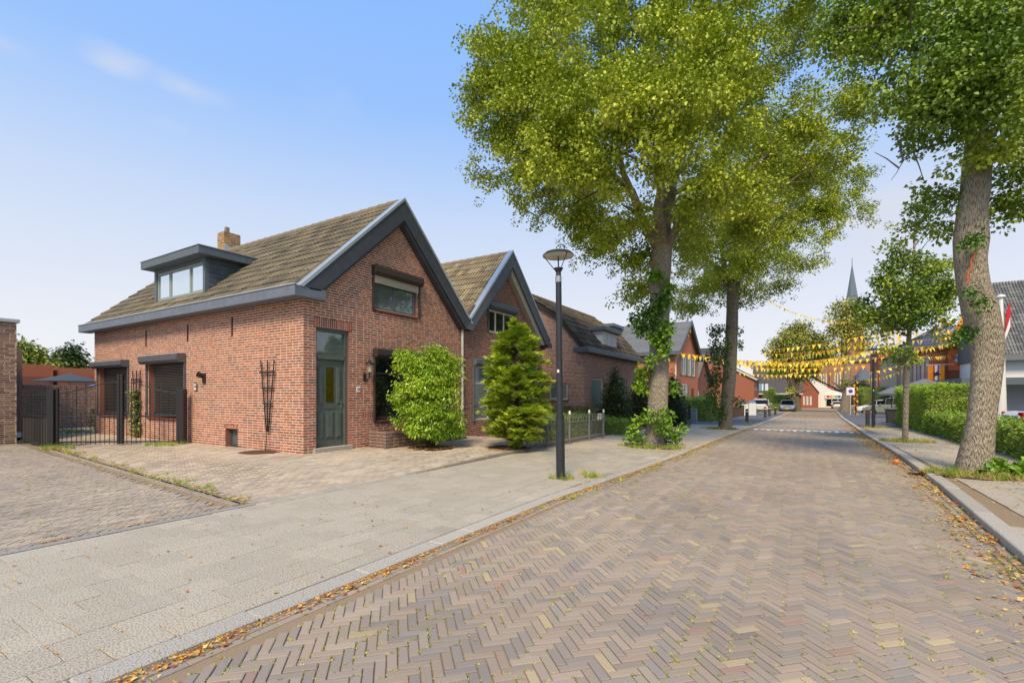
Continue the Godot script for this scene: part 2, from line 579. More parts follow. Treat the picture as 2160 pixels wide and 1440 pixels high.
func herring(cx: float, cs: float, s0: float, s1: float, inside: Callable, height: Callable, L: float, Wd: float, npal: int, odd: int) -> Array:
	var out := []
	var r2 := sqrt(0.5)
	var reach := 0.0
	reach = (s1 - s0) + 16.0
	var ni := int(reach / Wd)
	var nj := int(reach / L)
	for j in range(-nj, nj + 1):
		for i in range(-ni, ni + 1):
			for v in 2:
				var p := i * Wd + j * L
				var q := i * Wd - j * L
				var mp: float = p + (L * 0.5 if v == 0 else Wd * 0.5)
				var mq: float = q + (Wd * 0.5 if v == 0 else Wd + L * 0.5)
				var x := cx + (mp - mq) * r2
				var s := cs + (mp + mq) * r2
				if s < s0 or s > s1 or not inside.call(x, s): continue
				var turn := PI / 4 if v == 0 else -PI / 4
				var y: float = height.call(x, s)
				var k := rng.randi() % npal
				if rng.randf() < 0.86: k = k % odd
				if nz.get_noise_2d(x * 16.0, s * 10.0) > 0.25 and rng.randf() < 0.5: k = 5
				var tr := Transform3D(slope_basis(s, turn + rng.randf_range(-0.018, 0.018)) * Basis.from_euler(Vector3(rng.randf_range(-0.012, 0.012), 0, rng.randf_range(-0.009, 0.009))), W(x, y + rng.randf_range(-0.0025, 0.002), s))
				out.append([Vector2(x, s).length_squared(), tr, 0.169, 0.0535, k])
	return out

func yard_y(x: float, s: float) -> float:
	# level at the house, down to the pavement along its street edge
	var t := clampf((-x - 6.1) / 3.0, 0.0, 1.0)
	var lowy := gy(s) + 0.03 + clampf((s - 5.0) / 5.0, 0.0, 1.0) * 0.06
	# it runs down flush into the alley along its other edge
	var e := clampf((s - alley_edge(x)) / 1.8, 0.0, 1.0)
	return lerpf(gy(s) + 0.024, lerpf(lowy, -0.005, t * (2.0 - t)), e * e * (3.0 - 2.0 * e))

func alley_edge(x: float) -> float:
	return 3.55 + (-x - 5.96) * 0.0875

func build_ground() -> void:
	var plain := sheet("ground", M.meadow, -60.0, 420.0, 20.0, func(_s): return -320.0, func(_s): return 320.0, func(_x, s): return gy(s) - 0.35, Color.WHITE, "grassy ground stretching away under the whole street")
	plain.set_meta("category", "ground")
	# ---- road
	var road := sheet("road", M.sand, -6.0, 140.0, 1.0, func(s): return kl(s), func(s): return kr(s), func(_x, s): return gy(s) - (0.011 if s < 46.0 else 0.0), Color.WHITE, "brick paved road in herringbone bond running to the church")
	road.set_meta("category", "road")
	var pal := [C(172, 159, 141), C(175, 160, 142), C(164, 153, 138), C(170, 160, 139), C(177, 160, 140), C(160, 152, 141), C(179, 164, 143), C(194, 179, 142), C(178, 151, 134), C(154, 146, 137)]
	for k in pal.size(): pal[k] = (pal[k] as Color) * Color(1.0, 0.98, 1.0)
	var inside := func(x: float, s: float) -> bool: return x > kl(s) + 0.2 and x < kr(s) - 0.2
	var st := herring(-0.6, 4.0, -1.5, 46.0, inside, func(_x, s): return gy(s), 0.176, 0.0605, pal.size(), 7)
	# gutter courses along both kerbs
	var s := -3.0
	while s < 46.0:
		for e: Array in [[0, 0.05], [0, 0.122], [1, 0.05], [1, 0.122]]:
			var off: float = e[1] + rng.randf_range(-0.004, 0.004)
			var sh := 0.1 if int(e[1] * 20) % 2 else 0.0
			var x := kl(s + sh) + off if e[0] == 0 else kr(s + sh) - off
			var turn := atan2(kl(s + 1) - kl(s), 1.0) if e[0] == 0 else atan2(kr(s + 1) - kr(s), 1.0)
			st.append([x * x + (s + sh) * (s + sh), Transform3D(slope_basis(s, PI / 2 - turn), W(x, gy(s) + rng.randf_range(-0.004, 0.0), s + sh)), 0.169, 0.0535, rng.randi() % 7])
		s += 0.176
	# only whole herringbone stones (length 0.169) may be single parts
	for q: Array in st:
		if q[1].origin.z > -1.0: q[0] += 400.0
	road_stones = st
	lay(road, "paver", st, M.paver, pal, 0.169, 0.0535, 0.0035, 0.012, 300, "pavers")
	# white shark-tooth line of the raised crossing
	var mk := MB.new()
	for k in 1:
		for z in 40:
			var t0 := z / 40.0
			var t1 := (z + 1) / 40.0
			var xa := lerpf(-2.05, 1.86, t0)
			var xb := lerpf(-2.05, 1.86, t1)
			mk.quad(W(xa, gy(24.9) + 0.009, 24.9), W(xb, gy(24.9) + 0.009, 24.9), W(xb, gy(25.15) + 0.009, 25.15), W(xa, gy(25.15) + 0.009, 25.15), Color.WHITE)
		for z in 16:
			var x0 := -1.95 + z * 0.255
			var ln := 0.9 if z % 2 == 0 else 0.45
			mk.quad(W(x0, gy(24.9 - ln) + 0.0095, 24.9 - ln), W(x0 + 0.14, gy(24.9 - ln) + 0.0095, 24.9 - ln), W(x0 + 0.14, gy(24.9) + 0.0095, 24.9), W(x0, gy(24.9) + 0.0095, 24.9), Color.WHITE)
	var mko := part(mk, "road_marking", M.marking, self)
	tag(mko, "white toothed line painted across the road at the raised crossing", "marking", "", "structure")
	# ---- kerbs, each stone a part
	for side in 2:
		var kb := MB.new()
		s = -6.0
		while s < 140.0:
			var e := s + 2.0
			var a0 := kl(s) if side == 0 else kr(s)
			var a1 := kl(e) if side == 0 else kr(e)
			var d := -0.19 if side == 0 else 0.19
			kb.quad(W(minf(a0, a0 + d), gy(s) - 0.02, s), W(maxf(a0, a0 + d), gy(s) - 0.02, s), W(maxf(a1, a1 + d), gy(e) - 0.02, e), W(minf(a1, a1 + d), gy(e) - 0.02, e), Color.WHITE)
			s = e
		var ko := part(kb, "kerb", M.sand, self)
		tag(ko, "low grey concrete kerb along the house side of the road" if side == 0 else "raised grey concrete kerb along the hedge side of the road", "kerb", "", "structure")
		var top := 0.022 if side == 0 else 0.075
		var k := 0
		s = -5.0
		while s < 95.0:
			var ln := 0.9 if k % 7 != 3 else 0.5
			var xm := kl(s + ln / 2) - 0.1 if side == 0 else kr(s + ln / 2) + 0.1
			var turn := atan2((kl(s + ln) - kl(s)) if side == 0 else (kr(s + ln) - kr(s)), ln)
			var t := Transform3D(slope_basis(s + ln / 2, -turn), W(xm, gy(s + ln / 2) + rng.randf_range(-0.004, 0.004), s + ln / 2))
			var one := MB.new()
			var g := rng.randf_range(0.86, 1.0)
			one.box(t, Vector3(-0.09, -0.1, -ln / 2 + 0.002), Vector3(0.09, top, ln / 2 - 0.002), Color(g, g, g * 0.98), 0.01)
			var o := part(one, "kerb_stone" if k == 0 else "kerb_stone_%03d" % k, M.kerb, ko)
			k += 1
			s += ln
	# ---- left pavement of square concrete slabs
	var lp := sheet("pavement", M.sand, -6.0, 140.0, 1.0, func(z): return -6.1 if z < 40.0 else -4.6, func(z): return kl(z) - 0.18, func(_x, z): return gy(z) + (0.012 if z < 40.0 else 0.02), Color.WHITE, "grey slab pavement in front of the brick houses")
	lp.set_meta("category", "pavement")
	var gp := [C(188, 180, 165), C(185, 177, 162), C(190, 182, 167), C(183, 175, 161), C(191, 183, 168), C(184, 175, 160)]
	for q in gp.size(): gp[q] = (gp[q] as Color) * Color(1.2, 1.19, 1.14)
	var sl := []
	s = -4.0
	var row := 0
	var rx := -6.1 + 0.15
	while rx < -2.3:
		s = -4.0 + (0.15 if row % 2 else 0.0)
		while s < 40.0:
			if rx + 0.15 < kl(s) - 0.17:
				sl.append([rx * rx + s * s + (300.0 if s < 0.3 else 0.0), Transform3D(slope_basis(s, 0) * Basis.from_euler(Vector3(rng.randf_range(-0.006, 0.006), rng.randf_range(-0.006, 0.006), rng.randf_range(-0.006, 0.006))), W(rx, gy(s) + 0.026 + rng.randf_range(-0.002, 0.002), s)), 0.296, 0.296, rng.randi() % gp.size()])
			elif rx - 0.13 < kl(s) - 0.19:
				var cut := kl(s) - 0.195 - (rx - 0.147)
				if cut > 0.03: sl.append([rx * rx + s * s, Transform3D(slope_basis(s, 0), W(rx - 0.147 + cut / 2, gy(s) + 0.025, s)), cut, 0.294, rng.randi() % gp.size()])
			s += 0.3
		rx += 0.3
		row += 1
	lay(lp, "slab", sl, M.slab, gp, 0.296, 0.296, 0.0025, 0.02, 300, "slabs")
	# ---- right pavement
	var rp := sheet("pavement", M.sand, -6.0, 140.0, 1.0, func(z): return kr(z) + 0.18, func(z): return 4.25 if z < 60.0 else 12.0, func(_x, z): return gy(z) + 0.05, Color.WHITE, "grey slab pavement strewn with leaves beside the clipped hedge")
	rp.set_meta("category", "pavement")
	sl = []
	rx = 4.1
	row = 0
	while rx > 1.3:
		s = 2.0 + (0.15 if row % 2 else 0.0)
		while s < 40.0:
			if rx - 0.15 > kr(s) + 0.17: sl.append([rx * rx + s * s, Transform3D(slope_basis(s, 0) * Basis.from_euler(Vector3(rng.randf_range(-0.01, 0.01), 0, rng.randf_range(-0.01, 0.01))), W(rx, gy(s) + 0.066 + rng.randf_range(-0.003, 0.003), s)), 0.296, 0.296, rng.randi() % gp.size()])
			s += 0.3
		rx -= 0.3
		row += 1
	var gp2 := []
	for q: Color in gp: gp2.append(q)
	lay(rp, "slab", sl, M.slab, gp2, 0.296, 0.296, 0.0025, 0.02, 300, "slabs")
	# ---- forecourt of pale clinkers
	var yd := MB.new()
	for a in 34:
		for b in 34:
			var x0 := -6.1 - a * 0.46
			var x1 := x0 - 0.46
			var q := []
			for c: Array in [[x0, b], [x0, b + 1], [x1, b + 1], [x1, b]]:
				var lo := alley_edge(c[0])
				var z := lerpf(lo, 12.4, c[1] / 34.0)
				q.append(W(c[0], yard_y(c[0], z) - 0.012, z))
			yd.quad(q[0], q[1], q[2], q[3], Color.WHITE)
	var yo := part(yd, "forecourt", M.sand, self)
	tag(yo, "pale beige clinker paving between the front door and the pavement", "paving", "", "structure")
	var yp := [C(200, 186, 164), C(190, 176, 154), C(206, 192, 170), C(184, 170, 152), C(196, 178, 154), C(178, 166, 150)]
	for q in yp.size(): yp[q] = (yp[q] as Color) * 1.06
	st = []
	var x := -6.14
	row = 0
	while x > -21.5:
		s = alley_edge(x) + 0.16 + (0.105 if row % 2 else 0.0)
		while s < 12.4:
			if (x > -9.5 or s < 6.6) and not (s > 9.9 and x > -6.4) and Vector2(x + 8.0, s - 9.2).length() > 0.55 and Vector2(x + 6.35, s - 10.5).length() > 0.75:
				var y := yard_y(x, s)
				var ry := atan2(yard_y(x - 0.05, s) - yard_y(x + 0.05, s), 0.1)
				st.append([x * x + s * s, Transform3D(Basis(Vector3.BACK, -ry) * Basis(Vector3.UP, PI / 2 + rng.randf_range(-0.02, 0.02)), W(x, y + rng.randf_range(-0.002, 0.002), s)), 0.203, 0.098, rng.randi() % yp.size()])
			s += 0.208
		x -= 0.104
		row += 1
	lay(yo, "clinker", st, M.paver, yp, 0.203, 0.098, 0.004, 0.012, 300, "clinkers")
	# pale edging slabs where the forecourt meets the pavement, and its raised kerb further on
	var ed := MB.new()
	s = 3.7
	var k2 := 0
	while s < 6.3:
		var y := gy(s) + 0.036
		var one := MB.new()
		one.box(Transform3D(Basis.IDENTITY, W(-6.06, y, s + 0.2)), Vector3(-0.1, -0.06, -0.196), Vector3(0.1, 0.0, 0.196), vary(Color(0.86, 0.83, 0.78), 0.06), 0.006)
		part(one, "edging_slab" if k2 == 0 else "edging_slab_%03d" % k2, M.kerb, yo)
		k2 += 1
		s += 0.4
	s = 6.3
	while s < 11.3:
		var y := gy(s) + 0.04 + clampf((s - 6.3) / 2.5, 0.0, 1.0) * 0.06
		var one := MB.new()
		one.box(Transform3D(Basis.IDENTITY, W(-6.06, y, s + 0.25)), Vector3(-0.05, -0.12, -0.246), Vector3(0.05, 0.0, 0.246), vary(Color(0.6, 0.57, 0.52), 0.06), 0.008)
		part(one, "edging_slab_%03d" % k2, M.kerb, yo)
		k2 += 1
		s += 0.5
	# ---- alley of purple herringbone clinkers
	var ay := func(_x: float, z: float) -> float: return gy(z) + 0.02
	var al := sheet("alley", M.sand, -5.0, 7.0, 0.5, func(_z): return -26.0, func(z): return minf(-6.2, -6.2 - maxf(0.0, z - 3.55) * 11.4), func(px, z): return ay.call(px, z) - 0.012, Color.WHITE, "alley of purple herringbone clinkers beside the forecourt")
	al.set_meta("category", "alley")
	var ap := [C(176, 163, 146), C(168, 156, 140), C(182, 168, 148), C(172, 162, 143), C(162, 152, 138), C(186, 172, 152), C(178, 160, 142)]
	for q in ap.size(): ap[q] = (ap[q] as Color) * 1.0
	var ain := func(px: float, z: float) -> bool: return px < -6.35 and px > -24.0 and z < alley_edge(px) - 0.3
	st = herring(-10.0, 2.0, -4.0, 5.4, ain, ay, 0.176, 0.0605, ap.size(), 5)
	alley_stones = st
	lay(al, "clinker", st, M.paver, ap, 0.169, 0.0535, 0.0035, 0.012, 300, "clinkers")
	# grey band stones: along the pavement and along the forecourt
	s = -4.0
	k2 = 0
	while s < 3.4:
		var one := MB.new()
		one.box(Transform3D(Basis.IDENTITY, W(-6.2, gy(s) + 0.028, s + 0.5)), Vector3(-0.05, -0.08, -0.495), Vector3(0.05, 0.0, 0.495), vary(Color(0.66, 0.7, 0.74), 0.05), 0.006)
		part(one, "band_stone" if k2 == 0 else "band_stone_%03d" % k2, M.kerb, al)
		k2 += 1
		s += 1.0
	x = -6.3
	while x > -17.0:
		var one := MB.new()
		var z := alley_edge(x - 0.5)
		one.box(Transform3D(Basis(Vector3.UP, -0.0873), W(x - 0.5, -0.105, z - 0.12)), Vector3(-0.495, -0.08, -0.04), Vector3(0.495, 0.0, 0.04), vary(Color(0.66, 0.66, 0.64), 0.06), 0.006)
		part(one, "band_stone_%03d" % k2, M.kerb, al)
		k2 += 1
		x -= 1.0
	# ---- far paving, side gardens
	sheet("garden_path", M.slab, 11.3, 30.0, 1.0, func(z): return -9.4, func(z): return -6.1, func(_x, z): return gy(z) + 0.06, C(150, 138, 124), "light paved front gardens behind the iron fence")
	sheet("lawn", M.soil, 2.0, 60.0, 2.0, func(z): return 4.25, func(z): return 30.0, func(_x, z): return gy(z) + 0.05, C(210, 205, 180), "bare ground of the gardens behind the clipped hedge")
	sheet("crossing", M.asphalt, 27.5, 60.0, 1.0, func(z): return -4.6 if z > 40 else -6.1, func(z): return kl(z) - 0.2, func(_x, z): return gy(z) + 0.034, C(225, 228, 235), "smooth grey driveway apron beside the bollards")
	sheet("car_park", M.asphalt, 29.5, 100.0, 1.0, func(z): return kr(z) + 0.2, func(z): return 26.0, func(_x, z): return gy(z) + 0.09, C(225, 228, 235), "grey side street and car park past the hedge")
	sheet("side_yard", M.slab, 4.6, 12.0, 0.5, func(_z): return -40.0, func(_z): return -21.2, func(_x, _z): return -0.03, C(205, 195, 175), "pale concrete yard behind the iron gate")

# ---------------------------------------------------------------- brickwork and roofs
func span_at(poly: PackedVector2Array, y: float) -> Vector2:
	var lo := 1e9
	var hi := -1e9
	for k in poly.size():
		var a := poly[k]
		var b := poly[(k + 1) % poly.size()]
		if (a.y <= y and b.y > y) or (b.y <= y and a.y > y):
			var x := a.x + (b.x - a.x) * (y - a.y) / (b.y - a.y)
			lo = minf(lo, x)
			hi = maxf(hi, x)
	return Vector2(lo, hi)

# outline in wall coordinates (along, up); holes [u0, u1, y0, y1]; returns the wall part
func brick_wall(parent: Node, called: String, t: Transform3D, poly: PackedVector2Array, holes: Array, pal: Array, mortar: Material, singles: int, course := 0.06, full := 0.21, low := -0.3, soldier: Array = [], algae := false) -> MeshInstance3D:
	var mo := MB.new()
	var mb := MB.new()
	var ymax := -1e9
	for q in poly: ymax = maxf(ymax, q.y)
	var list := []
	var k := 0
	var y := low
	while y < ymax:
		var mid := y + course * 0.5
		var sp := span_at(poly, mid)
		if sp.y > sp.x:
			var runs := [[sp.x, sp.y]]
			for h: Array in holes + soldier:
				if mid > h[2] and mid < h[3]:
					var nr := []
					for r: Array in runs:
						if h[1] <= r[0] or h[0] >= r[1]: nr.append(r); continue
						if h[0] > r[0]: nr.append([r[0], h[0]])
						if h[1] < r[1]: nr.append([h[1], r[1]])
					runs = nr
			var u := sp.x - rng.randf() * full
			if k % 2: u = sp.x - full * 0.5
			elif true: u = sp.x
			var cuts := []
			while u < sp.y:
				var ln := full if rng.randf() > 0.16 else full * 0.476
				cuts.append([u, u + ln])
				u += ln + 0.015
			for r: Array in runs:
				mo.quad(t * Vector3(r[0], y, -0.0035), t * Vector3(r[1], y, -0.0035), t * Vector3(r[1], y + course, -0.0035), t * Vector3(r[0], y + course, -0.0035), Color.WHITE)
				for c: Array in cuts:
					var a := maxf(c[0], r[0])
					var b := minf(c[1], r[1])
					if b - a < 0.03: continue
					var whole := b - a > full - 0.001
					var ci := rng.randi() % pal.size()
					var m := t * Vector3((a + b) * 0.5, mid, 0)
					list.append([m.distance_squared_to(Vector3(0, EYE, 0)), Vector3((a + b) * 0.5, mid, rng.randf_range(-0.002, 0.0015)), b - a, whole, ci])
		y += course
		k += 1
	for h: Array in soldier:
		var u: float = h[0]
		mo.quad(t * Vector3(h[0], h[2], -0.0035), t * Vector3(h[1], h[2], -0.0035), t * Vector3(h[1], h[3], -0.0035), t * Vector3(h[0], h[3], -0.0035), Color.WHITE)
		while u + 0.05 < h[1] + 0.02:
			mb_brick(mb, t, Vector3(u + 0.025, (h[2] + h[3]) * 0.5, 0.0), 0.05, h[3] - h[2] - 0.008, vary(pal[rng.randi() % pal.size()], 0.1))
			u += 0.06
	var wall := part(mo, called, mortar, parent)
	list.sort_custom(func(p, q): return p[0] < q[0])
	var shared := []
	for c: Color in pal:
		var sm := MB.new()
		mb_brick(sm, Transform3D.IDENTITY, Vector3.ZERO, full, course - 0.016, c)
		var ms := sm.mesh()
		ms.surface_set_material(0, M.brick)
		shared.append(ms)
	var made := 0
	for e: Array in list:
		if made < singles and e[3] and not (algae and e[1].y < 0.3 and e[1].x < 0.4):
			var o := MeshInstance3D.new()
			o.name = "brick" if made == 0 else "brick_%03d" % made
			o.mesh = shared[e[4]]
			o.transform = t * Transform3D(Basis(Vector3.BACK, rng.randf_range(-0.006, 0.006)), e[1])
			wall.add_child(o)
			made += 1
		else:
			var bp: Vector3 = t * (e[1] as Vector3)
			var bc := vary((pal[e[4]] as Color) * (1.0 + 0.16 * nz.get_noise_3dv(bp * 8.0)), 0.1)
			if rng.randf() < 0.03: bc = bc * 0.7
			# green algae on the lowest courses of the corner
			if algae and e[1].y < 0.1 + 0.12 * nz.get_noise_2d(e[1].x * 40.0, 3.0) and e[1].x < 0.34: bc = bc.lerp(C(158, 142, 92), rng.randf_range(0.4, 0.9))
			mb_brick(mb, t, e[1], e[2], course - 0.016, bc)
	part(mb, "bricks", M.brick, wall, "stuff")
	return wall

func mb_brick(mb: MB, t: Transform3D, m: Vector3, l: float, h: float, col: Color) -> void:
	var a := l * 0.5
	var b := h * 0.5
	var e := 0.0025
	var A := [t * (m + Vector3(-a + e, -b + e, 0)), t * (m + Vector3(a - e, -b + e, 0)), t * (m + Vector3(a - e, b - e, 0)), t * (m + Vector3(-a + e, b - e, 0))]
	var B := [t * (m + Vector3(-a, -b, -0.006)), t * (m + Vector3(a, -b, -0.006)), t * (m + Vector3(a, b, -0.006)), t * (m + Vector3(-a, b, -0.006))]
	mb.quad(A[0], A[1], A[2], A[3], col)
	for k in 4:
		var j := (k + 1) % 4
		mb.quad(B[k], B[j], A[j], A[k], col)

# one interlocking concrete tile, x across, z down the slope, y out of the roof
func tile_mesh(mb: MB, t: Transform3D, w: float, l: float, col: Color) -> void:
	var xs := [0.0, 0.06, 0.13, 0.38, 0.45, 0.55, 0.62, 0.87, 0.94, 1.0]
	var hs := [-0.02, -0.015, 0.055, 0.055, -0.01, -0.01, 0.055, 0.055, -0.015, -0.02]
	for k in 9:
		var a: float = (xs[k] - 0.5) * w * 0.985
		var b: float = (xs[k + 1] - 0.5) * w * 0.985
		var p := t * Vector3(a, hs[k] - 0.012, -l * 0.55)
		var q := t * Vector3(b, hs[k + 1] - 0.012, -l * 0.55)
		var r := t * Vector3(b, hs[k + 1] + 0.022, l * 0.5)
		var s := t * Vector3(a, hs[k] + 0.022, l * 0.5)
		mb.quad(s, r, q, p, col)
		var dn := t.basis.y * -0.032
		mb.quad(s + dn, r + dn, r, s, col)

# a tiled slope: a, b eave ends (left, right seen from outside), c, d ridge ends above b and a
func tile_slope(roof: MeshInstance3D, a: Vector3, b: Vector3, c: Vector3, d: Vector3, rows: int, cols: int, pal: Array, singles: int, skip: Callable, m: Material = null) -> void:
	if m == null: m = M.roof_tile
	var ex := (b - a) / cols
	var ez := (a - d) / rows
	var bx := ex.normalized()
	var bz := ez.normalized()
	var by := bz.cross(bx).normalized()
	var w := ex.length()
	var l := ez.length()
	var list := []
	for r in rows:
		for k in cols:
			var p := a + ex * (k + 0.5) - ez * (r + 0.5)
			if skip.call(p): continue
			list.append([p.distance_squared_to(Vector3(0, EYE, 0)), Transform3D(Basis(bx, by, bz) * Basis.from_euler(Vector3(rng.randf_range(-0.012, 0.012), rng.randf_range(-0.012, 0.012), rng.randf_range(-0.015, 0.015))), p + by * rng.randf_range(-0.004, 0.006)), rng.randi() % pal.size()])
	list.sort_custom(func(p, q): return p[0] < q[0])
	var shared := []
	for col: Color in pal:
		var sm := MB.new()
		tile_mesh(sm, Transform3D.IDENTITY, w, l, col)
		var ms := sm.mesh()
		ms.surface_set_material(0, m)
		shared.append(ms)
	var mb := MB.new()
	for e in list.size():
		if e < singles:
			var o := MeshInstance3D.new()
			var at := roof.get_child_count()
			o.name = "roof_tile" if at == 0 else "roof_tile_%03d" % at
			o.mesh = shared[list[e][2]]
			o.transform = list[e][1]
			roof.add_child(o)
		else:
			tile_mesh(mb, list[e][1], w, l, vary(pal[list[e][2]], 0.06))
	if mb.p.size(): part(mb, "roof_tiles", m, roof, "stuff")

func ridge_caps(roof: MeshInstance3D, a: Vector3, b: Vector3, col: Color, r := 0.11, ln := 0.36) -> void:
	var n := int(a.distance_to(b) / ln)
	var d := (b - a) / n
	for k in n:
		var mb := MB.new()
		var p := a + d * k
		mb.tube([p - d * 0.02, p + d * 0.5, p + d * 1.06], [r * 1.08, r * 0.98, r * 0.92], 10, vary(col, 0.08))
		part(mb, "ridge_tile" if k == 0 else "ridge_tile_%03d" % k, M.roof_tile, roof)

# window: frame with mullions set back in the wall; u, y in wall coordinates
func window(parent: Node, t: Transform3D, u0: float, u1: float, y0: float, y1: float, back: float, fm: Material, fw: float, mull: Array, glass: Material, trans: Array = [], called := "window", blind := 0) -> MeshInstance3D:
	var mb := MB.new()
	var z0 := -back - 0.06
	var z1 := -back
	mb.box(t, Vector3(u0, y0, z0), Vector3(u0 + fw, y1, z1), Color.WHITE, 0.006)
	mb.box(t, Vector3(u1 - fw, y0, z0), Vector3(u1, y1, z1), Color.WHITE, 0.006)
	mb.box(t, Vector3(u0 + fw, y0, z0), Vector3(u1 - fw, y0 + fw, z1 - 0.002), Color.WHITE, 0.006)
	mb.box(t, Vector3(u0 + fw, y1 - fw, z0), Vector3(u1 - fw, y1, z1 - 0.002), Color.WHITE, 0.006)
	for q: float in mull:
		var x := lerpf(u0, u1, q)
		mb.box(t, Vector3(x - fw * 0.5, y0 + fw, z0), Vector3(x + fw * 0.5, y1 - fw, z1 - 0.003), Color.WHITE, 0.005)
	for q: float in trans:
		var y := lerpf(y0, y1, q)
		mb.box(t, Vector3(u0 + fw, y - fw * 0.4, z0), Vector3(u1 - fw, y + fw * 0.4, z1 - 0.004), Color.WHITE, 0.005)
	var o := part(mb, called, fm, parent)
	var edges := [0.0] + mull + [1.0]
	for k in edges.size() - 1:
		var g := MB.new()
		var tilt := rng.randf_range(-0.003, 0.003)
		g.box(t, Vector3(lerpf(u0, u1, edges[k]) + fw * 0.4, y0 + fw * 0.9, z0 + 0.012 + tilt), Vector3(lerpf(u0, u1, edges[k + 1]) - fw * 0.4, y1 - fw * 0.9, z0 + 0.03 + tilt), Color.WHITE)
		part(g, "pane", glass, o)
	if blind > 0:
		for k in blind:
			var sm := MB.new()
			var y := lerpf(y0 + fw, y1 - fw, (k + 0.5) / blind)
			sm.box(t * Transform3D(Basis(Vector3.RIGHT, 0.7), Vector3(0, y, z0 + 0.046)), Vector3(u0 + fw, -0.012, -0.001), Vector3(u1 - fw, 0.012, 0.001), Color(0.2, 0.19, 0.17) if fm != M.white_paint else Color(0.8, 0.82, 0.8))
			part(sm, "slat" if k == 0 else "slat_%03d" % k, M.plain, o)
	return o

# the four sides of an opening
func reveal(parent: Node, t: Transform3D, h: Array, deep: float, m: Material, col := Color.WHITE, called := "reveal") -> void:
	var mb := MB.new()
	var a := t * Vector3(h[0], h[2], 0)
	var b := t * Vector3(h[1], h[2], 0)
	var c := t * Vector3(h[1], h[3], 0)
	var d := t * Vector3(h[0], h[3], 0)
	var z := t.basis.z * -deep
	mb.quad(a, a + z, d + z, d, col)
	mb.quad(b + z, b, c, c + z, col)
	mb.quad(d, d + z, c + z, c, col)
	mb.quad(a + z, a, b, b + z, col)
	part(mb, called, m, parent)

# roller shutter box with guide rails
func shutter(parent: Node, t: Transform3D, u0: float, u1: float, y0: float, y1: float, out: float, sill: float, m: Material, curtain := 0.0) -> void:
	var mb := MB.new()
	var h := y1 - y0
	var pr := PackedVector2Array([Vector2(0, 0), Vector2(out * 0.72, 0), Vector2(out, h * 0.28), Vector2(out, h * 0.86), Vector2(out * 0.9, h), Vector2(0, h)])
	# profile lies in (z, y); turn it so that it runs along u
	var tt := t * Transform3D(Basis(Vector3(0, 0, 1), Vector3(0, 1, 0), Vector3(-1, 0, 0)), Vector3(u0, y0, 0))
	mb.prism(tt, pr, -(u1 - u0), 0.0, Color.WHITE)
	var o := part(mb, "shutter_box", m, parent)
	var g := MB.new()
	g.box(t, Vector3(u0 + 0.01, sill, 0), Vector3(u0 + 0.065, y0, 0.05), Color.WHITE, 0.006)
	part(g, "guide_rail", m, o)
	g = MB.new()
	g.box(t, Vector3(u1 - 0.065, sill, 0), Vector3(u1 - 0.01, y0, 0.05), Color.WHITE, 0.006)
	part(g, "guide_rail", m, o)
	if curtain > 0.0:
		var n := int(curtain / 0.04)
		for k in n:
			var s := MB.new()
			s.box(t, Vector3(u0 + 0.066, y0 - (k + 1) * 0.04 + 0.003, 0.012), Vector3(u1 - 0.066, y0 - k * 0.04, 0.03), C(200, 190, 172), 0.006)
			part(s, "shutter_slat" if k == 0 else "shutter_slat_%03d" % k, M.plain, o)

# a board whose profile polygon lies in the wall plane, from z0 to z1
func board(parent: Node, called: String, t: Transform3D, pts: Array, z0: float, z1: float, m: Material) -> MeshInstance3D:
	var mb := MB.new()
	mb.prism(t, PackedVector2Array(pts), z0, z1, Color.WHITE)
	return part(mb, called, m, parent)

func dist_skip(_p: Vector3) -> bool: return false

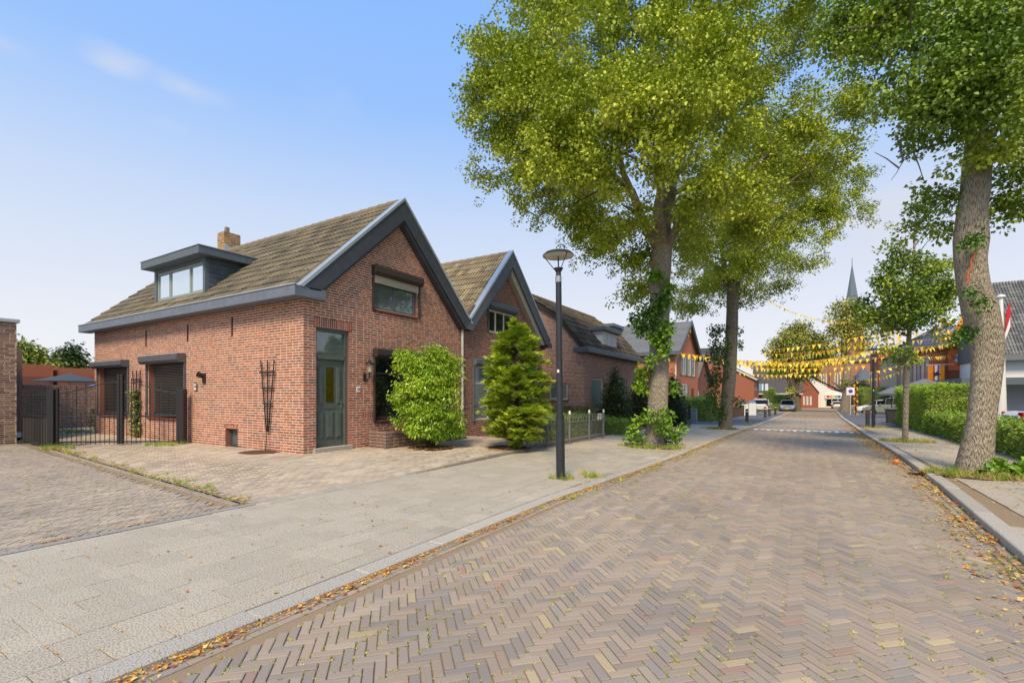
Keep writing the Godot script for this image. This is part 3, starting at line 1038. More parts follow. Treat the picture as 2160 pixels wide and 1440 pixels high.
# ---------------------------------------------------------------- the corner house
func build_corner_house() -> void:
	var hs := thing("corner_house", "red brick gabled house with grey door and dark dormer beside the alley", "house", W(-9.45, 0, 6.65))
	var pal := [C(174, 106, 84), C(162, 96, 78), C(150, 90, 76), C(182, 114, 88), C(168, 110, 92), C(142, 92, 80), C(188, 120, 92), C(160, 90, 70), C(134, 92, 82), C(176, 100, 76)]
	for k in pal.size(): pal[k] = vary(pal[k], 0.04) * 1.06
	var tf := frame(W(-9.45, 0, 6.65), "east")
	var ts := frame(W(-21.0, 0, 6.65), "north")
	var door := [0.32, 1.24, 0.06, 2.86]
	var wf := [2.04, 4.35, 0.62, 2.5]
	var wu := [1.97, 3.62, 3.52, 4.5]
	brick_wall(hs, "wall", tf, PackedVector2Array([Vector2(0, -0.3), Vector2(5.76, -0.3), Vector2(5.76, 3.62), Vector2(2.88, 6.2), Vector2(0, 3.62)]), [door, wf, wu], pal, M.mortar, 150, 0.06, 0.21, -0.3, [[0.26, 1.32, 2.862, 3.07], [1.66, 2.02, 0.72, 0.9]], true)
	var w1 := [0.42, 2.66, 0.62, 2.28]
	var w2 := [4.1, 6.25, 0.63, 2.3]
	var wc := [8.36, 8.93, -0.02, 0.46]
	brick_wall(hs, "wall", ts, PackedVector2Array([Vector2(0, -0.3), Vector2(11.55, -0.3), Vector2(11.55, 3.5), Vector2(0, 3.5)]), [w1, w2, wc], pal, M.mortar, 150, 0.06, 0.21, -0.3, [[8.3, 8.99, 0.462, 0.56]])
	var mb := MB.new()
	# hidden back walls close the house
	mb.box(Transform3D.IDENTITY, Vector3(-21.0, -0.3, -12.4), Vector3(-20.9, 3.5, -6.8), C(120, 80, 66))
	mb.box(Transform3D.IDENTITY, Vector3(-20.9, -0.3, -12.4), Vector3(-9.6, 3.5, -12.3), C(120, 80, 66))
	part(mb, "wall", M.wall_far, hs)
	mb = MB.new()
	mb.box(Transform3D.IDENTITY, Vector3(-20.8, 0.0, -12.2), Vector3(-9.8, 0.05, -7.0), C(70, 62, 56))
	mb.box(Transform3D.IDENTITY, Vector3(-20.8, 3.2, -12.2), Vector3(-9.8, 3.3, -7.0), C(90, 86, 80))
	part(mb, "floor", M.wall_far, hs)
	for h: Array in [door, wf, wu]: reveal(hs, tf, h, 0.16, M.wall_far, C(156, 104, 88))
	for h: Array in [w1, w2, wc]: reveal(hs, ts, h, 0.2, M.wall_far, C(156, 104, 88))
	# --- front door with transom light
	mb = MB.new()
	mb.box(tf, Vector3(0.32, 0.1, -0.16), Vector3(0.38, 2.86, -0.06), Color.WHITE, 0.006)
	mb.box(tf, Vector3(1.15, 0.1, -0.16), Vector3(1.24, 2.86, -0.06), Color.WHITE, 0.006)
	mb.box(tf, Vector3(0.38, 2.78, -0.16), Vector3(1.15, 2.86, -0.062), Color.WHITE, 0.006)
	mb.box(tf, Vector3(0.38, 2.14, -0.16), Vector3(1.15, 2.24, -0.05), Color.WHITE, 0.006)
	part(mb, "door_frame", M.door_green, hs)
	mb = MB.new()
	mb.box(tf, Vector3(0.38, 2.24, -0.14), Vector3(1.15, 2.78, -0.115), Color.WHITE)
	part(mb, "transom_light", M.glass_mid, hs)
	mb = MB.new()
	mb.box(tf, Vector3(0.385, 0.11, -0.15), Vector3(1.145, 2.135, -0.11), Color.WHITE, 0.004)
	var dr := part(mb, "door", M.door_green, hs)
	dr.set_meta("label", "dark grey green panelled door with a narrow stained glass pane")
	for q: Array in [[0.43, 0.58, 1.1, 1.98], [0.95, 1.08, 1.1, 1.98], [0.43, 0.6, 0.3, 0.92], [0.66, 0.87, 0.3, 0.92], [0.93, 1.1, 0.3, 0.92]]:
		var fm := MB.new()
		fm.box(tf, Vector3(q[0], q[2], -0.112), Vector3(q[1], q[3], -0.092), Color.WHITE, 0.01)
		fm.box(tf, Vector3(q[0] + 0.03, q[2] + 0.03, -0.094), Vector3(q[1] - 0.03, q[3] - 0.03, -0.08), Color.WHITE, 0.008)
		part(fm, "panel", M.door_green, dr)
	mb = MB.new()
	mb.box(tf, Vector3(0.66, 1.14, -0.112), Vector3(0.87, 1.96, -0.1), Color.WHITE)
	part(mb, "pane", M.stain_glass, dr)
	mb = MB.new()
	mb.box(tf, Vector3(0.6, 0.99, -0.112), Vector3(0.93, 1.06, -0.1), Color(1.3, 1.3, 1.3), 0.004)
	part(mb, "letter_slot", M.door_green, dr)
	mb = MB.new()
	mb.tube([tf * Vector3(1.09, 1.15, -0.11), tf * Vector3(1.09, 1.15, -0.05), tf * Vector3(1.0, 1.15, -0.045)], [0.012, 0.012, 0.011], 8, Color.WHITE)
	mb.box(tf, Vector3(1.075, 1.0, -0.112), Vector3(1.115, 1.2, -0.104), Color.WHITE, 0.003)
	part(mb, "handle", M.steel, dr)
	mb = MB.new()
	mb.box(tf, Vector3(0.24, -0.12, -0.16), Vector3(1.32, 0.1, 0.06), C(190, 184, 172), 0.012)
	part(mb, "doorstep", M.slab, hs)
	# --- windows
	window(hs, tf, 2.04, 4.35, 0.68, 2.3, 0.09, M.anthracite_dark, 0.06, [0.45], M.glass_dark, [0.74])
	mb = MB.new()
	for k in 22: mb.box(tf, Vector3(2.05 + k * 0.104, 0.6, -0.16), Vector3(2.148 + k * 0.104, 0.66, 0.03), vary(C(120, 62, 46), 0.1), 0.006)
	part(mb, "sill", M.brick, hs)
	shutter(hs, tf, 1.99, 4.4, 2.28, 2.5, 0.19, 0.62, M.brown_metal)
	window(hs, tf, 2.0, 3.6, 3.54, 4.36, 0.05, M.anthracite, 0.06, [0.5], M.glass_mid)
	mb = MB.new()
	for k in 16: mb.box(tf, Vector3(1.98 + k * 0.104, 3.46, -0.1), Vector3(2.078 + k * 0.104, 3.52, 0.03), vary(C(120, 62, 46), 0.1), 0.006)
	part(mb, "sill", M.brick, hs)
	shutter(hs, tf, 1.95, 3.74, 4.4, 4.63, 0.18, 3.5, M.brown_metal, 0.2)
	window(hs, ts, 0.42, 2.66, 0.66, 2.24, 0.13, M.anthracite_dark, 0.07, [], M.glass_dark, [], "window", 30)
	window(hs, ts, 4.1, 6.25, 0.67, 2.24, 0.13, M.anthracite_dark, 0.07, [], M.glass_dark, [], "window", 30)
	shutter(hs, ts, 0.3, 2.76, 2.2, 2.42, 0.24, 0.62, M.shutter_grey)
	shutter(hs, ts, 3.98, 6.36, 2.22, 2.46, 0.24, 0.62, M.shutter_grey)
	for q: Array in [[0.42, 2.66], [4.1, 6.25]]:
		mb = MB.new()
		for k in 21: mb.box(ts, Vector3(q[0] + k * 0.106, 0.57, -0.16), Vector3(q[0] + k * 0.106 + 0.1, 0.64, 0.035), vary(C(118, 66, 52), 0.1), 0.006)
		part(mb, "sill", M.brick, hs)
	window(hs, ts, 8.36, 8.93, 0.0, 0.46, 0.12, M.anthracite_dark, 0.05, [], M.glass_mid, [], "cellar_window")
	# iron wall ties
	for x: float in [3.94, 6.46, 8.69]:
		mb = MB.new()
		mb.box(ts, Vector3(x - 0.015, 2.78, 0.0), Vector3(x + 0.015, 3.26, 0.025), Color.WHITE, 0.004)
		part(mb, "wall_tie", M.iron, hs)
	# --- roof
	mb = MB.new()
	var rt := frame(W(-9.3, 0, 0), "east")
	mb.prism(rt, PackedVector2Array([Vector2(6.32, 3.56), Vector2(9.53, 6.43), Vector2(12.55, 3.7), Vector2(12.3, 3.5), Vector2(9.53, 6.0), Vector2(6.7, 3.5)]), -11.65, 0.0, C(80, 74, 66))
	var roof := part(mb, "roof", M.roof_far, hs)
	var tp := [C(144, 137, 122), C(133, 127, 114), C(152, 145, 128), C(124, 119, 109), C(139, 132, 116), C(117, 112, 104)]
	var a := W(-20.95, 3.6, 6.3)
	var b := W(-9.42, 3.6, 6.3)
	var c := W(-9.42, 6.47, 9.5)
	var d := W(-20.95, 6.47, 9.5)
	tile_slope(roof, a, b, c, d, 12, 40, tp, 300, func(p: Vector3) -> bool: return p.x > -16.75 and p.x < -13.98 and p.z < -6.85 and p.z > -8.05)
	tile_slope(roof, W(-9.42, 3.7, 12.5), W(-20.95, 3.7, 12.5), W(-20.95, 6.47, 9.56), W(-9.42, 6.47, 9.56), 11, 40, tp, 0, dist_skip)
	ridge_caps(roof, W(-20.95, 6.5, 9.53), W(-9.42, 6.5, 9.53), C(140, 132, 118), 0.12, 0.36)
	# gutter board along the side, returning round the corner
	mb = MB.new()
	mb.box(Transform3D.IDENTITY, Vector3(-21.15, 3.43, -6.6), Vector3(-9.2, 3.66, -6.26), Color.WHITE, 0.008)
	mb.box(Transform3D.IDENTITY, Vector3(-9.45, 3.432, -7.05), Vector3(-9.2, 3.658, -6.601), Color.WHITE, 0.008)
	part(mb, "gutter", M.gutter_blue, hs).set_meta("label", "blue grey gutter board along the eaves")
	mb = MB.new()
	mb.box(Transform3D.IDENTITY, Vector3(-21.17, 3.662, -6.29), Vector3(-9.18, 3.685, -6.24), Color.WHITE)
	part(mb, "gutter_trim", M.trim_metal, hs)
	# barge boards: face, underside, metal capping
	var bt := frame(W(-9.2, 0, 0), "east")
	board(hs, "barge_board", bt, [Vector2(6.42, 3.62), Vector2(6.9, 3.62), Vector2(9.53, 6.02), Vector2(9.53, 6.58)], -0.05, 0.0, M.anthracite_dark)
	board(hs, "barge_board", bt, [Vector2(9.53, 6.02), Vector2(12.3, 3.4), Vector2(12.62, 3.62), Vector2(9.53, 6.58)], -0.05, 0.0, M.anthracite_dark)
	board(hs, "soffit", bt, [Vector2(6.9, 3.6), Vector2(6.98, 3.6), Vector2(9.53, 5.93), Vector2(12.2, 3.4), Vector2(12.3, 3.4), Vector2(9.53, 6.02)], -0.28, -0.05, M.anthracite_dark)
	board(hs, "capping", bt, [Vector2(6.38, 3.66), Vector2(6.46, 3.64), Vector2(9.53, 6.54), Vector2(12.58, 3.6), Vector2(12.64, 3.64), Vector2(9.53, 6.62)], -0.2, 0.02, M.trim_metal)
	# --- dormer
	var dt := frame(W(0, 0, 6.78), "north")
	mb = MB.new()
	mb.box(dt, Vector3(-16.86, 3.9, -0.1), Vector3(-16.72, 5.06, 0.0), Color.WHITE)
	mb.box(dt, Vector3(-14.02, 3.9, -0.1), Vector3(-13.9, 5.06, 0.0), Color.WHITE)
	mb.box(dt, Vector3(-16.72, 4.0, -0.1), Vector3(-14.02, 4.12, -0.002), Color.WHITE)
	mb.box(dt, Vector3(-16.72, 4.97, -0.1), Vector3(-14.02, 5.06, -0.002), Color.WHITE)
	mb.box(dt, Vector3(-16.84, 4.8, -1.25), Vector3(-13.95, 5.05, -0.1), Color.WHITE)
	var dm := part(mb, "dormer", M.anthracite, hs)
	for sx: float in [-16.84, -13.92]:
		for k in 8:
			var y := 4.02 + k * 0.13
			var deep := (y + 0.1 - 3.66) / 0.895 - 0.42
			mb = MB.new()
			mb.prism(frame(W(sx, 0, 6.88), "east"), PackedVector2Array([Vector2(0, y), Vector2(maxf(0.02, deep - 0.1), y), Vector2(deep, y + 0.122), Vector2(0, y + 0.122)]), -0.02, 0.02, vary(Color(0.8, 0.8, 0.82), 0.05))
			part(mb, "cladding_board" if k == 0 else "cladding_board_%03d" % k, M.anthracite, dm)
	window(hs, dt, -16.72, -14.02, 4.12, 4.97, 0.03, M.window_grey, 0.075, [0.285, 0.72], M.glass_sky, [], "dormer_window")
	for q: Array in [[-16.66, -16.0], [-14.74, -14.07]]:
		window(hs, dt, q[0], q[1], 4.17, 4.92, 0.05, M.window_grey, 0.05, [], M.glass_sky, [], "casement")
	mb = MB.new()
	mb.box(dt, Vector3(-17.0, 5.06, -1.38), Vector3(-13.62, 5.27, 0.3), Color.WHITE, 0.006)
	part(mb, "dormer_fascia", M.anthracite, hs)
	mb = MB.new()
	mb.box(dt, Vector3(-17.02, 5.272, -1.4), Vector3(-13.6, 5.29, 0.32), Color.WHITE)
	part(mb, "dormer_trim", M.trim_metal, hs)
	mb = MB.new()
	mb.quad(dt * Vector3(-16.95, 3.9, 0.22), dt * Vector3(-13.85, 3.9, 0.22), dt * Vector3(-13.85, 4.08, 0.0), dt * Vector3(-16.95, 4.08, 0.0), Color(0.8, 0.82, 0.86))
	part(mb, "lead_flashing", M.trim_metal, hs)
	# --- chimney
	var cp := [C(176, 138, 60), C(160, 110, 66), C(188, 150, 62), C(140, 96, 70), C(150, 126, 70)]
	brick_wall(hs, "chimney", frame(W(-18.14, 0, 9.5), "east"), PackedVector2Array([Vector2(0, 5.9), Vector2(0.6, 5.9), Vector2(0.6, 7.3), Vector2(0, 7.3)]), [], cp, M.mortar_dark, 0, 0.06, 0.21, 5.9)
	brick_wall(hs, "chimney", frame(W(-18.6, 0, 9.5), "north"), PackedVector2Array([Vector2(0, 5.9), Vector2(0.46, 5.9), Vector2(0.46, 7.3), Vector2(0, 7.3)]), [], cp, M.mortar_dark, 0, 0.06, 0.21, 5.9)
	mb = MB.new()
	mb.box(frame(W(-18.6, 0, 9.5), "north"), Vector3(0.01, 5.9, -0.59), Vector3(0.45, 7.31, -0.012), C(150, 112, 62))
	mb.box(frame(W(-18.14, 0, 9.5), "east"), Vector3(0.16, 7.3, -0.3), Vector3(0.3, 7.55, -0.18), C(150, 140, 120), 0.01)
	part(mb, "chimney_pot", M.wall_far, hs)
	mb = MB.new()
	mb.prism(frame(W(-18.13, 0, 9.5), "east"), PackedVector2Array([Vector2(0, 6.4), Vector2(0.6, 6.4), Vector2(0.6, 6.55), Vector2(0.06, 6.86), Vector2(0, 6.86)]), 0.0, 0.012, Color.WHITE)
	part(mb, "lead_flashing", M.trim_metal, hs)
	# --- drain pipe at the party wall
	mb = MB.new()
	mb.tube([W(-9.36, 3.42, 12.3), W(-9.36, 1.5, 12.3), W(-9.36, 0.16, 12.3), W(-9.3, 0.04, 12.3)], [0.04, 0.04, 0.04, 0.04], 12, Color(0.78, 0.8, 0.8))
	mb.tube([W(-9.36, 1.9, 12.3), W(-9.36, 2.0, 12.3)], [0.048, 0.048], 12, Color(0.7, 0.72, 0.72))
	part(mb, "drain_pipe", M.white_paint, hs)
	# --- low planter wall of tumbled blocks under the front window
	var pw := thing("planter_wall", "low wall of tumbled purple grey blocks under the front window", "wall", W(-8.9, 0, 9.9))
	var kk := 0
	mb = MB.new()
	mb.box(Transform3D.IDENTITY, Vector3(-9.38, -0.05, -11.6), Vector3(-8.8, 0.36, -8.52), C(110, 92, 84))
	part(mb, "fill", M.soil, pw)
	for r in 6:
		for side in 2:
			var u := 0.0
			while u < (3.3 if side == 0 else 0.68):
				var ln := rng.randf_range(0.1, 0.17)
				var one := MB.new()
				var col := vary(pick([C(150, 124, 114), C(136, 116, 110), C(160, 128, 112), C(140, 124, 118)]), 0.1)
				var t := frame(W(-8.7, -0.06 + r * 0.078, 8.36), "east") if side == 0 else frame(W(-9.38, -0.06 + r * 0.078, 8.42), "north")
				one.box(t, Vector3(u, 0.003, -0.1), Vector3(minf(u + ln - 0.006, 3.3 if side == 0 else 0.68), 0.074, rng.randf_range(-0.008, 0.006)), col, 0.014)
				part(one, "block" if kk == 0 else "block_%03d" % kk, M.brick, pw)
				kk += 1
				u += ln
	build_wall_fittings(tf, ts)

func build_wall_fittings(tf: Transform3D, ts: Transform3D) -> void:
	# lantern beside the door
	var ln := thing("wall_lantern", "black coach lantern on a bracket beside the front door", "lantern", tf * Vector3(1.72, 1.75, 0))
	var mb := MB.new()
	mb.box(tf, Vector3(1.66, 1.66, 0.0), Vector3(1.76, 1.86, 0.03), Color.WHITE, 0.02)
	mb.tube([tf * Vector3(1.71, 1.7, 0.02), tf * Vector3(1.71, 1.66, 0.1), tf * Vector3(1.71, 1.72, 0.18), tf * Vector3(1.71, 1.84, 0.2)], [0.016, 0.014, 0.014, 0.014], 8, Color.WHITE)
	part(mb, "bracket", M.iron, ln)
	mb = MB.new()
	var lt := Transform3D(Basis.IDENTITY, tf * Vector3(1.71, 1.84, 0.2))
	mb.lathe(lt, PackedVector2Array([Vector2(0.0, 0.0), Vector2(0.05, 0.01), Vector2(0.055, 0.03)]), 6, Color.WHITE)
	mb.lathe(lt, PackedVector2Array([Vector2(0.13, 0.22), Vector2(0.125, 0.235), Vector2(0.05, 0.3), Vector2(0.03, 0.33), Vector2(0.0, 0.335)]), 12, Color.WHITE)
	mb.lathe(lt, PackedVector2Array([Vector2(0.0, 0.218), Vector2(0.13, 0.22)]), 12, Color.WHITE)
	mb.tube([lt * Vector3(0, 0.33, 0), lt * Vector3(0, 0.42, 0.0), lt * Vector3(0.0, 0.46, -0.1)], [0.014, 0.014, 0.02], 8, Color(3, 3, 3))
	part(mb, "cap", M.iron, ln)
	mb = MB.new()
	mb.lathe(lt, PackedVector2Array([Vector2(0.052, 0.03), Vector2(0.092, 0.215)]), 6, Color.WHITE)
	part(mb, "lantern_glass", M.glass_lamp, ln)
	mb = MB.new()
	mb.lathe(lt, PackedVector2Array([Vector2(0.015, 0.05), Vector2(0.026, 0.12), Vector2(0.0, 0.16)]), 10, C(235, 232, 220))
	part(mb, "bulb", M.gloss, ln)
	# house number
	var nb := thing("house_number", "white enamel house number plate beside the front door", "number plate", tf * Vector3(1.56, 1.48, 0))
	mb = MB.new()
	mb.box(tf, Vector3(1.46, 1.38, 0.0), Vector3(1.58, 1.52, 0.012), C(232, 232, 226), 0.006)
	part(mb, "plate", M.gloss, nb)
	lettering(nb, "38", tf * Transform3D(Basis.IDENTITY, Vector3(1.52, 1.45, 0.0125)), 0.09, C(60, 90, 120))
	# spot light and bell plate on the side wall
	var sp := thing("spotlight", "small black outdoor spotlight on the side wall", "lamp", ts * Vector3(7.36, 1.76, 0))
	mb = MB.new()
	mb.box(ts, Vector3(7.3, 1.62, 0.0), Vector3(7.42, 1.88, 0.05), Color.WHITE, 0.012)
	part(mb, "base", M.iron, sp)
	mb = MB.new()
	var st := Transform3D(Basis(Vector3.RIGHT, -1.25), ts * Vector3(7.36, 1.78, 0.04))
	mb.lathe(Transform3D(Basis(Vector3.RIGHT, 1.2) , ts * Vector3(7.36, 1.8, 0.03)), PackedVector2Array([Vector2(0.0, 0.0), Vector2(0.05, 0.0), Vector2(0.075, 0.16), Vector2(0.066, 0.165), Vector2(0.04, 0.05), Vector2(0.0, 0.05)]), 14, Color.WHITE)
	part(mb, "hood", M.iron, sp)
	var bp := thing("bell_plate", "small dark plate with two white panels on the side wall", "sign", ts * Vector3(6.9, 1.52, 0))
	mb = MB.new()
	mb.box(ts, Vector3(6.84, 1.42, 0.0), Vector3(6.98, 1.62, 0.03), C(70, 60, 54), 0.006)
	part(mb, "frame", M.plain, bp)
	for q: Array in [[1.44, 1.5], [1.515, 1.55], [1.565, 1.605]]:
		mb = MB.new()
		mb.box(ts, Vector3(6.855, q[0], 0.03), Vector3(6.965, q[1], 0.034), C(226, 228, 224) if q[0] != 1.515 else C(150, 160, 170))
		part(mb, "panel", M.gloss, bp)
	# trellises with climbers
	for q: Array in [[10.27, 0.5, 2.12, "black fan trellis with a small climber near the front corner", 0.62], [3.4, 0.4, 2.06, "black fan trellis with a leafy climber between the side windows", 1.5]]:
		var tr := thing("trellis", q[3], "trellis", ts * Vector3(q[0], 0.0, 0.05))
		for k in 3:
			mb = MB.new()
			var top: float = (k - 1) * 0.27
			mb.tube([ts * Vector3(q[0] + (k - 1) * 0.04, q[1] - 0.05, 0.05), ts * Vector3(q[0] + top, q[2], 0.05)], [0.016, 0.016], 6, Color.WHITE)
			part(mb, "upright", M.iron, tr)
		for k in 4:
			mb = MB.new()
			var y: float = lerpf(q[1] + 0.25, q[2] - 0.28, k / 3.0)
			var hw := lerpf(0.1, 0.3, k / 3.0)
			mb.box(ts, Vector3(q[0] - hw, y - 0.018, 0.04), Vector3(q[0] + hw, y + 0.018, 0.075), Color.WHITE, 0.006)
			part(mb, "crossbar", M.iron, tr)
		var lobes := []
		var n := int(q[4] / 0.14)
		for k in n:
			var y := 0.05 + k * 0.14
			lobes.append([ts * Vector3(q[0] + sin(k * 1.3) * 0.08 + (0.06 if q[0] < 5 else 0.0), y, 0.1), Vector3(0.15, 0.12, 0.09) * rng.randf_range(0.7, 1.15)])
		var cl := thing("climber", "young green climber at the foot of the corner trellis" if q[0] > 5 else "leafy climber winding up the trellis between the windows", "plant", ts * Vector3(q[0], -0.02, 0.1))
		mb = MB.new()
		mb.tube([ts * Vector3(q[0], -0.05, 0.1), ts * Vector3(q[0] + 0.03, q[4] * 0.5, 0.09), ts * Vector3(q[0] - 0.02, q[4], 0.08)], [0.012, 0.01, 0.005], 6, Color.WHITE)
		part(mb, "stem", M.bark_dark, cl)
		foliage(cl, "leaves", lobes, spray("climber", 9, 0.1, 0.07, 0.7), M.leaf, 60.0, [C(70, 100, 36), C(120, 140, 50), C(150, 140, 60)], -0.4)

func lettering(parent: Node, text: String, t: Transform3D, size: float, col: Color, deep := 0.004) -> void:
	var tm := TextMesh.new()
	tm.text = text
	tm.font_size = 32
	tm.pixel_size = size / 32.0
	tm.depth = deep
	var f := SystemFont.new()
	f.font_names = PackedStringArray(["Droid Sans"])
	f.font_weight = 700
	tm.font = f
	var o := MeshInstance3D.new()
	o.name = "lettering"
	o.mesh = tm
	var m := StandardMaterial3D.new()
	m.albedo_color = col.linear_to_srgb()
	m.roughness = 0.5
	o.material_override = m
	parent.add_child(o, true)
	o.transform = t
	if parent.get_parent() == self: o.position -= parent.position

# ---------------------------------------------------------------- second house of the pair
func build_second_house() -> void:
	var hs := thing("twin_house", "second red brick gabled house with white framed windows behind the conifer", "house", W(-9.45, 0, 12.42))
	var pal := [C(158, 94, 80), C(146, 88, 76), C(136, 84, 74), C(166, 102, 84), C(150, 96, 86), C(128, 84, 78), C(170, 106, 88), C(142, 80, 70)]
	var tf := frame(W(-9.45, 0, 12.42), "east")
	var wu := [1.5, 3.2, 3.5, 4.36]
	var wl := [0.62, 2.9, 0.42, 2.3]
	var dr := [4.35, 5.25, 0.0, 2.7]
	brick_wall(hs, "wall", tf, PackedVector2Array([Vector2(0, -0.4), Vector2(5.5, -0.4), Vector2(5.5, 3.4), Vector2(2.73, 6.1), Vector2(0, 3.5)]), [wu, wl, dr], pal, M.mortar_dark, 300, 0.06, 0.21, -0.4)
	for h: Array in [wu, wl, dr]: reveal(hs, tf, h, 0.14, M.wall_far, C(150, 92, 80))
	var mb := MB.new()
	mb.box(Transform3D.IDENTITY, Vector3(-20.0, -0.4, -17.9), Vector3(-9.47, 3.5, -17.75), C(126, 78, 66))
	mb.box(Transform3D.IDENTITY, Vector3(-20.0, -0.4, -17.7), Vector3(-19.9, 3.5, -12.5), C(126, 78, 66))
	part(mb, "wall", M.wall_far, hs)
	mb = MB.new()
	mb.box(Transform3D.IDENTITY, Vector3(-19.8, 0.0, -17.7), Vector3(-9.8, 0.05, -12.6), C(70, 62, 56))
	mb.box(Transform3D.IDENTITY, Vector3(-19.8, 3.1, -17.7), Vector3(-9.8, 3.2, -12.6), C(90, 86, 80))
	part(mb, "floor", M.wall_far, hs)
	window(hs, tf, 1.5, 3.2, 3.52, 4.34, 0.05, M.white_paint, 0.07, [0.31, 0.64], M.glass_dark)
	shutter(hs, tf, 1.42, 3.28, 4.36, 4.58, 0.17, 3.5, M.anthracite)
	window(hs, tf, 0.62, 2.9, 0.44, 2.3, 0.06, M.white_paint, 0.07, [0.42], M.glass_mid, [0.68], "window", 0)
	var bl := MB.new()
	for k in 26: bl.box(tf * Transform3D(Basis(Vector3.RIGHT, 0.6), Vector3(0, 0.56 + k * 0.044, -0.085)), Vector3(0.7, -0.018, -0.001), Vector3(2.82, 0.018, 0.001), C(200, 206, 202))
	part(bl, "blind", M.plain, hs, "")
	shutter(hs, tf, 0.55, 2.97, 2.3, 2.52, 0.18, 0.42, M.anthracite)
	mb = MB.new()
	mb.box(tf, Vector3(4.35, 0.0, -0.12), Vector3(5.25, 2.7, -0.06), Color.WHITE, 0.006)
	mb.box(tf, Vector3(4.45, 0.2, -0.062), Vector3(5.15, 0.9, -0.045), Color.WHITE, 0.01)
	mb.box(tf, Vector3(4.45, 1.0, -0.062), Vector3(5.15, 1.9, -0.045), Color.WHITE, 0.01)
	part(mb, "door", M.white_paint, hs)
	mb = MB.new()
	mb.prism(frame(W(-9.3, 0, 0), "east"), PackedVector2Array([Vector2(12.35, 3.68), Vector2(15.15, 6.46), Vector2(18.2, 3.42), Vector2(17.9, 3.2), Vector2(15.15, 5.95), Vector2(12.6, 3.5)]), -10.6, 0.0, C(84, 78, 70))
	var roof := part(mb, "roof", M.roof_far, hs)
	var tp := [C(164, 156, 138), C(152, 144, 127), C(174, 166, 146), C(142, 134, 120), C(160, 150, 130), C(182, 174, 154)]
	tile_slope(roof, W(-19.9, 3.72, 12.36), W(-9.42, 3.72, 12.36), W(-9.42, 6.5, 15.12), W(-19.9, 6.5, 15.12), 11, 40, tp, 300, dist_skip)
	tile_slope(roof, W(-9.42, 3.44, 18.15), W(-19.9, 3.44, 18.15), W(-19.9, 6.5, 15.18), W(-9.42, 6.5, 15.18), 11, 40, tp, 0, dist_skip)
	ridge_caps(roof, W(-19.9, 6.53, 15.15), W(-9.42, 6.53, 15.15), C(150, 142, 128), 0.12, 0.36)
	var bt := frame(W(-9.2, 0, 0), "east")
	board(hs, "barge_board", bt, [Vector2(12.3, 3.42), Vector2(12.62, 3.4), Vector2(15.15, 6.04), Vector2(15.15, 6.62)], -0.05, 0.003, M.anthracite)
	board(hs, "barge_board", bt, [Vector2(15.15, 6.04), Vector2(17.85, 3.4), Vector2(18.22, 3.4), Vector2(18.22, 3.62), Vector2(15.15, 6.62)], -0.05, 0.003, M.anthracite)
	board(hs, "soffit", bt, [Vector2(15.15, 6.04), Vector2(15.15, 5.7), Vector2(17.55, 3.36), Vector2(17.86, 3.4)], -0.26, -0.06, M.beige_paint)
	board(hs, "soffit", bt, [Vector2(12.62, 3.4), Vector2(12.76, 3.4), Vector2(15.15, 5.86), Vector2(15.15, 6.04)], -0.26, -0.05, M.anthracite)
	board(hs, "capping", bt, [Vector2(12.44, 3.72), Vector2(12.5, 3.68), Vector2(15.15, 6.58), Vector2(18.2, 3.58), Vector2(18.25, 3.62), Vector2(15.15, 6.66)], -0.2, 0.02, M.trim_metal)
	mb = MB.new()
	mb.box(Transform3D.IDENTITY, Vector3(-19.9, 3.3, -18.35), Vector3(-9.18, 3.5, -18.05), Color.WHITE, 0.01)
	part(mb, "gutter", M.anthracite, hs)

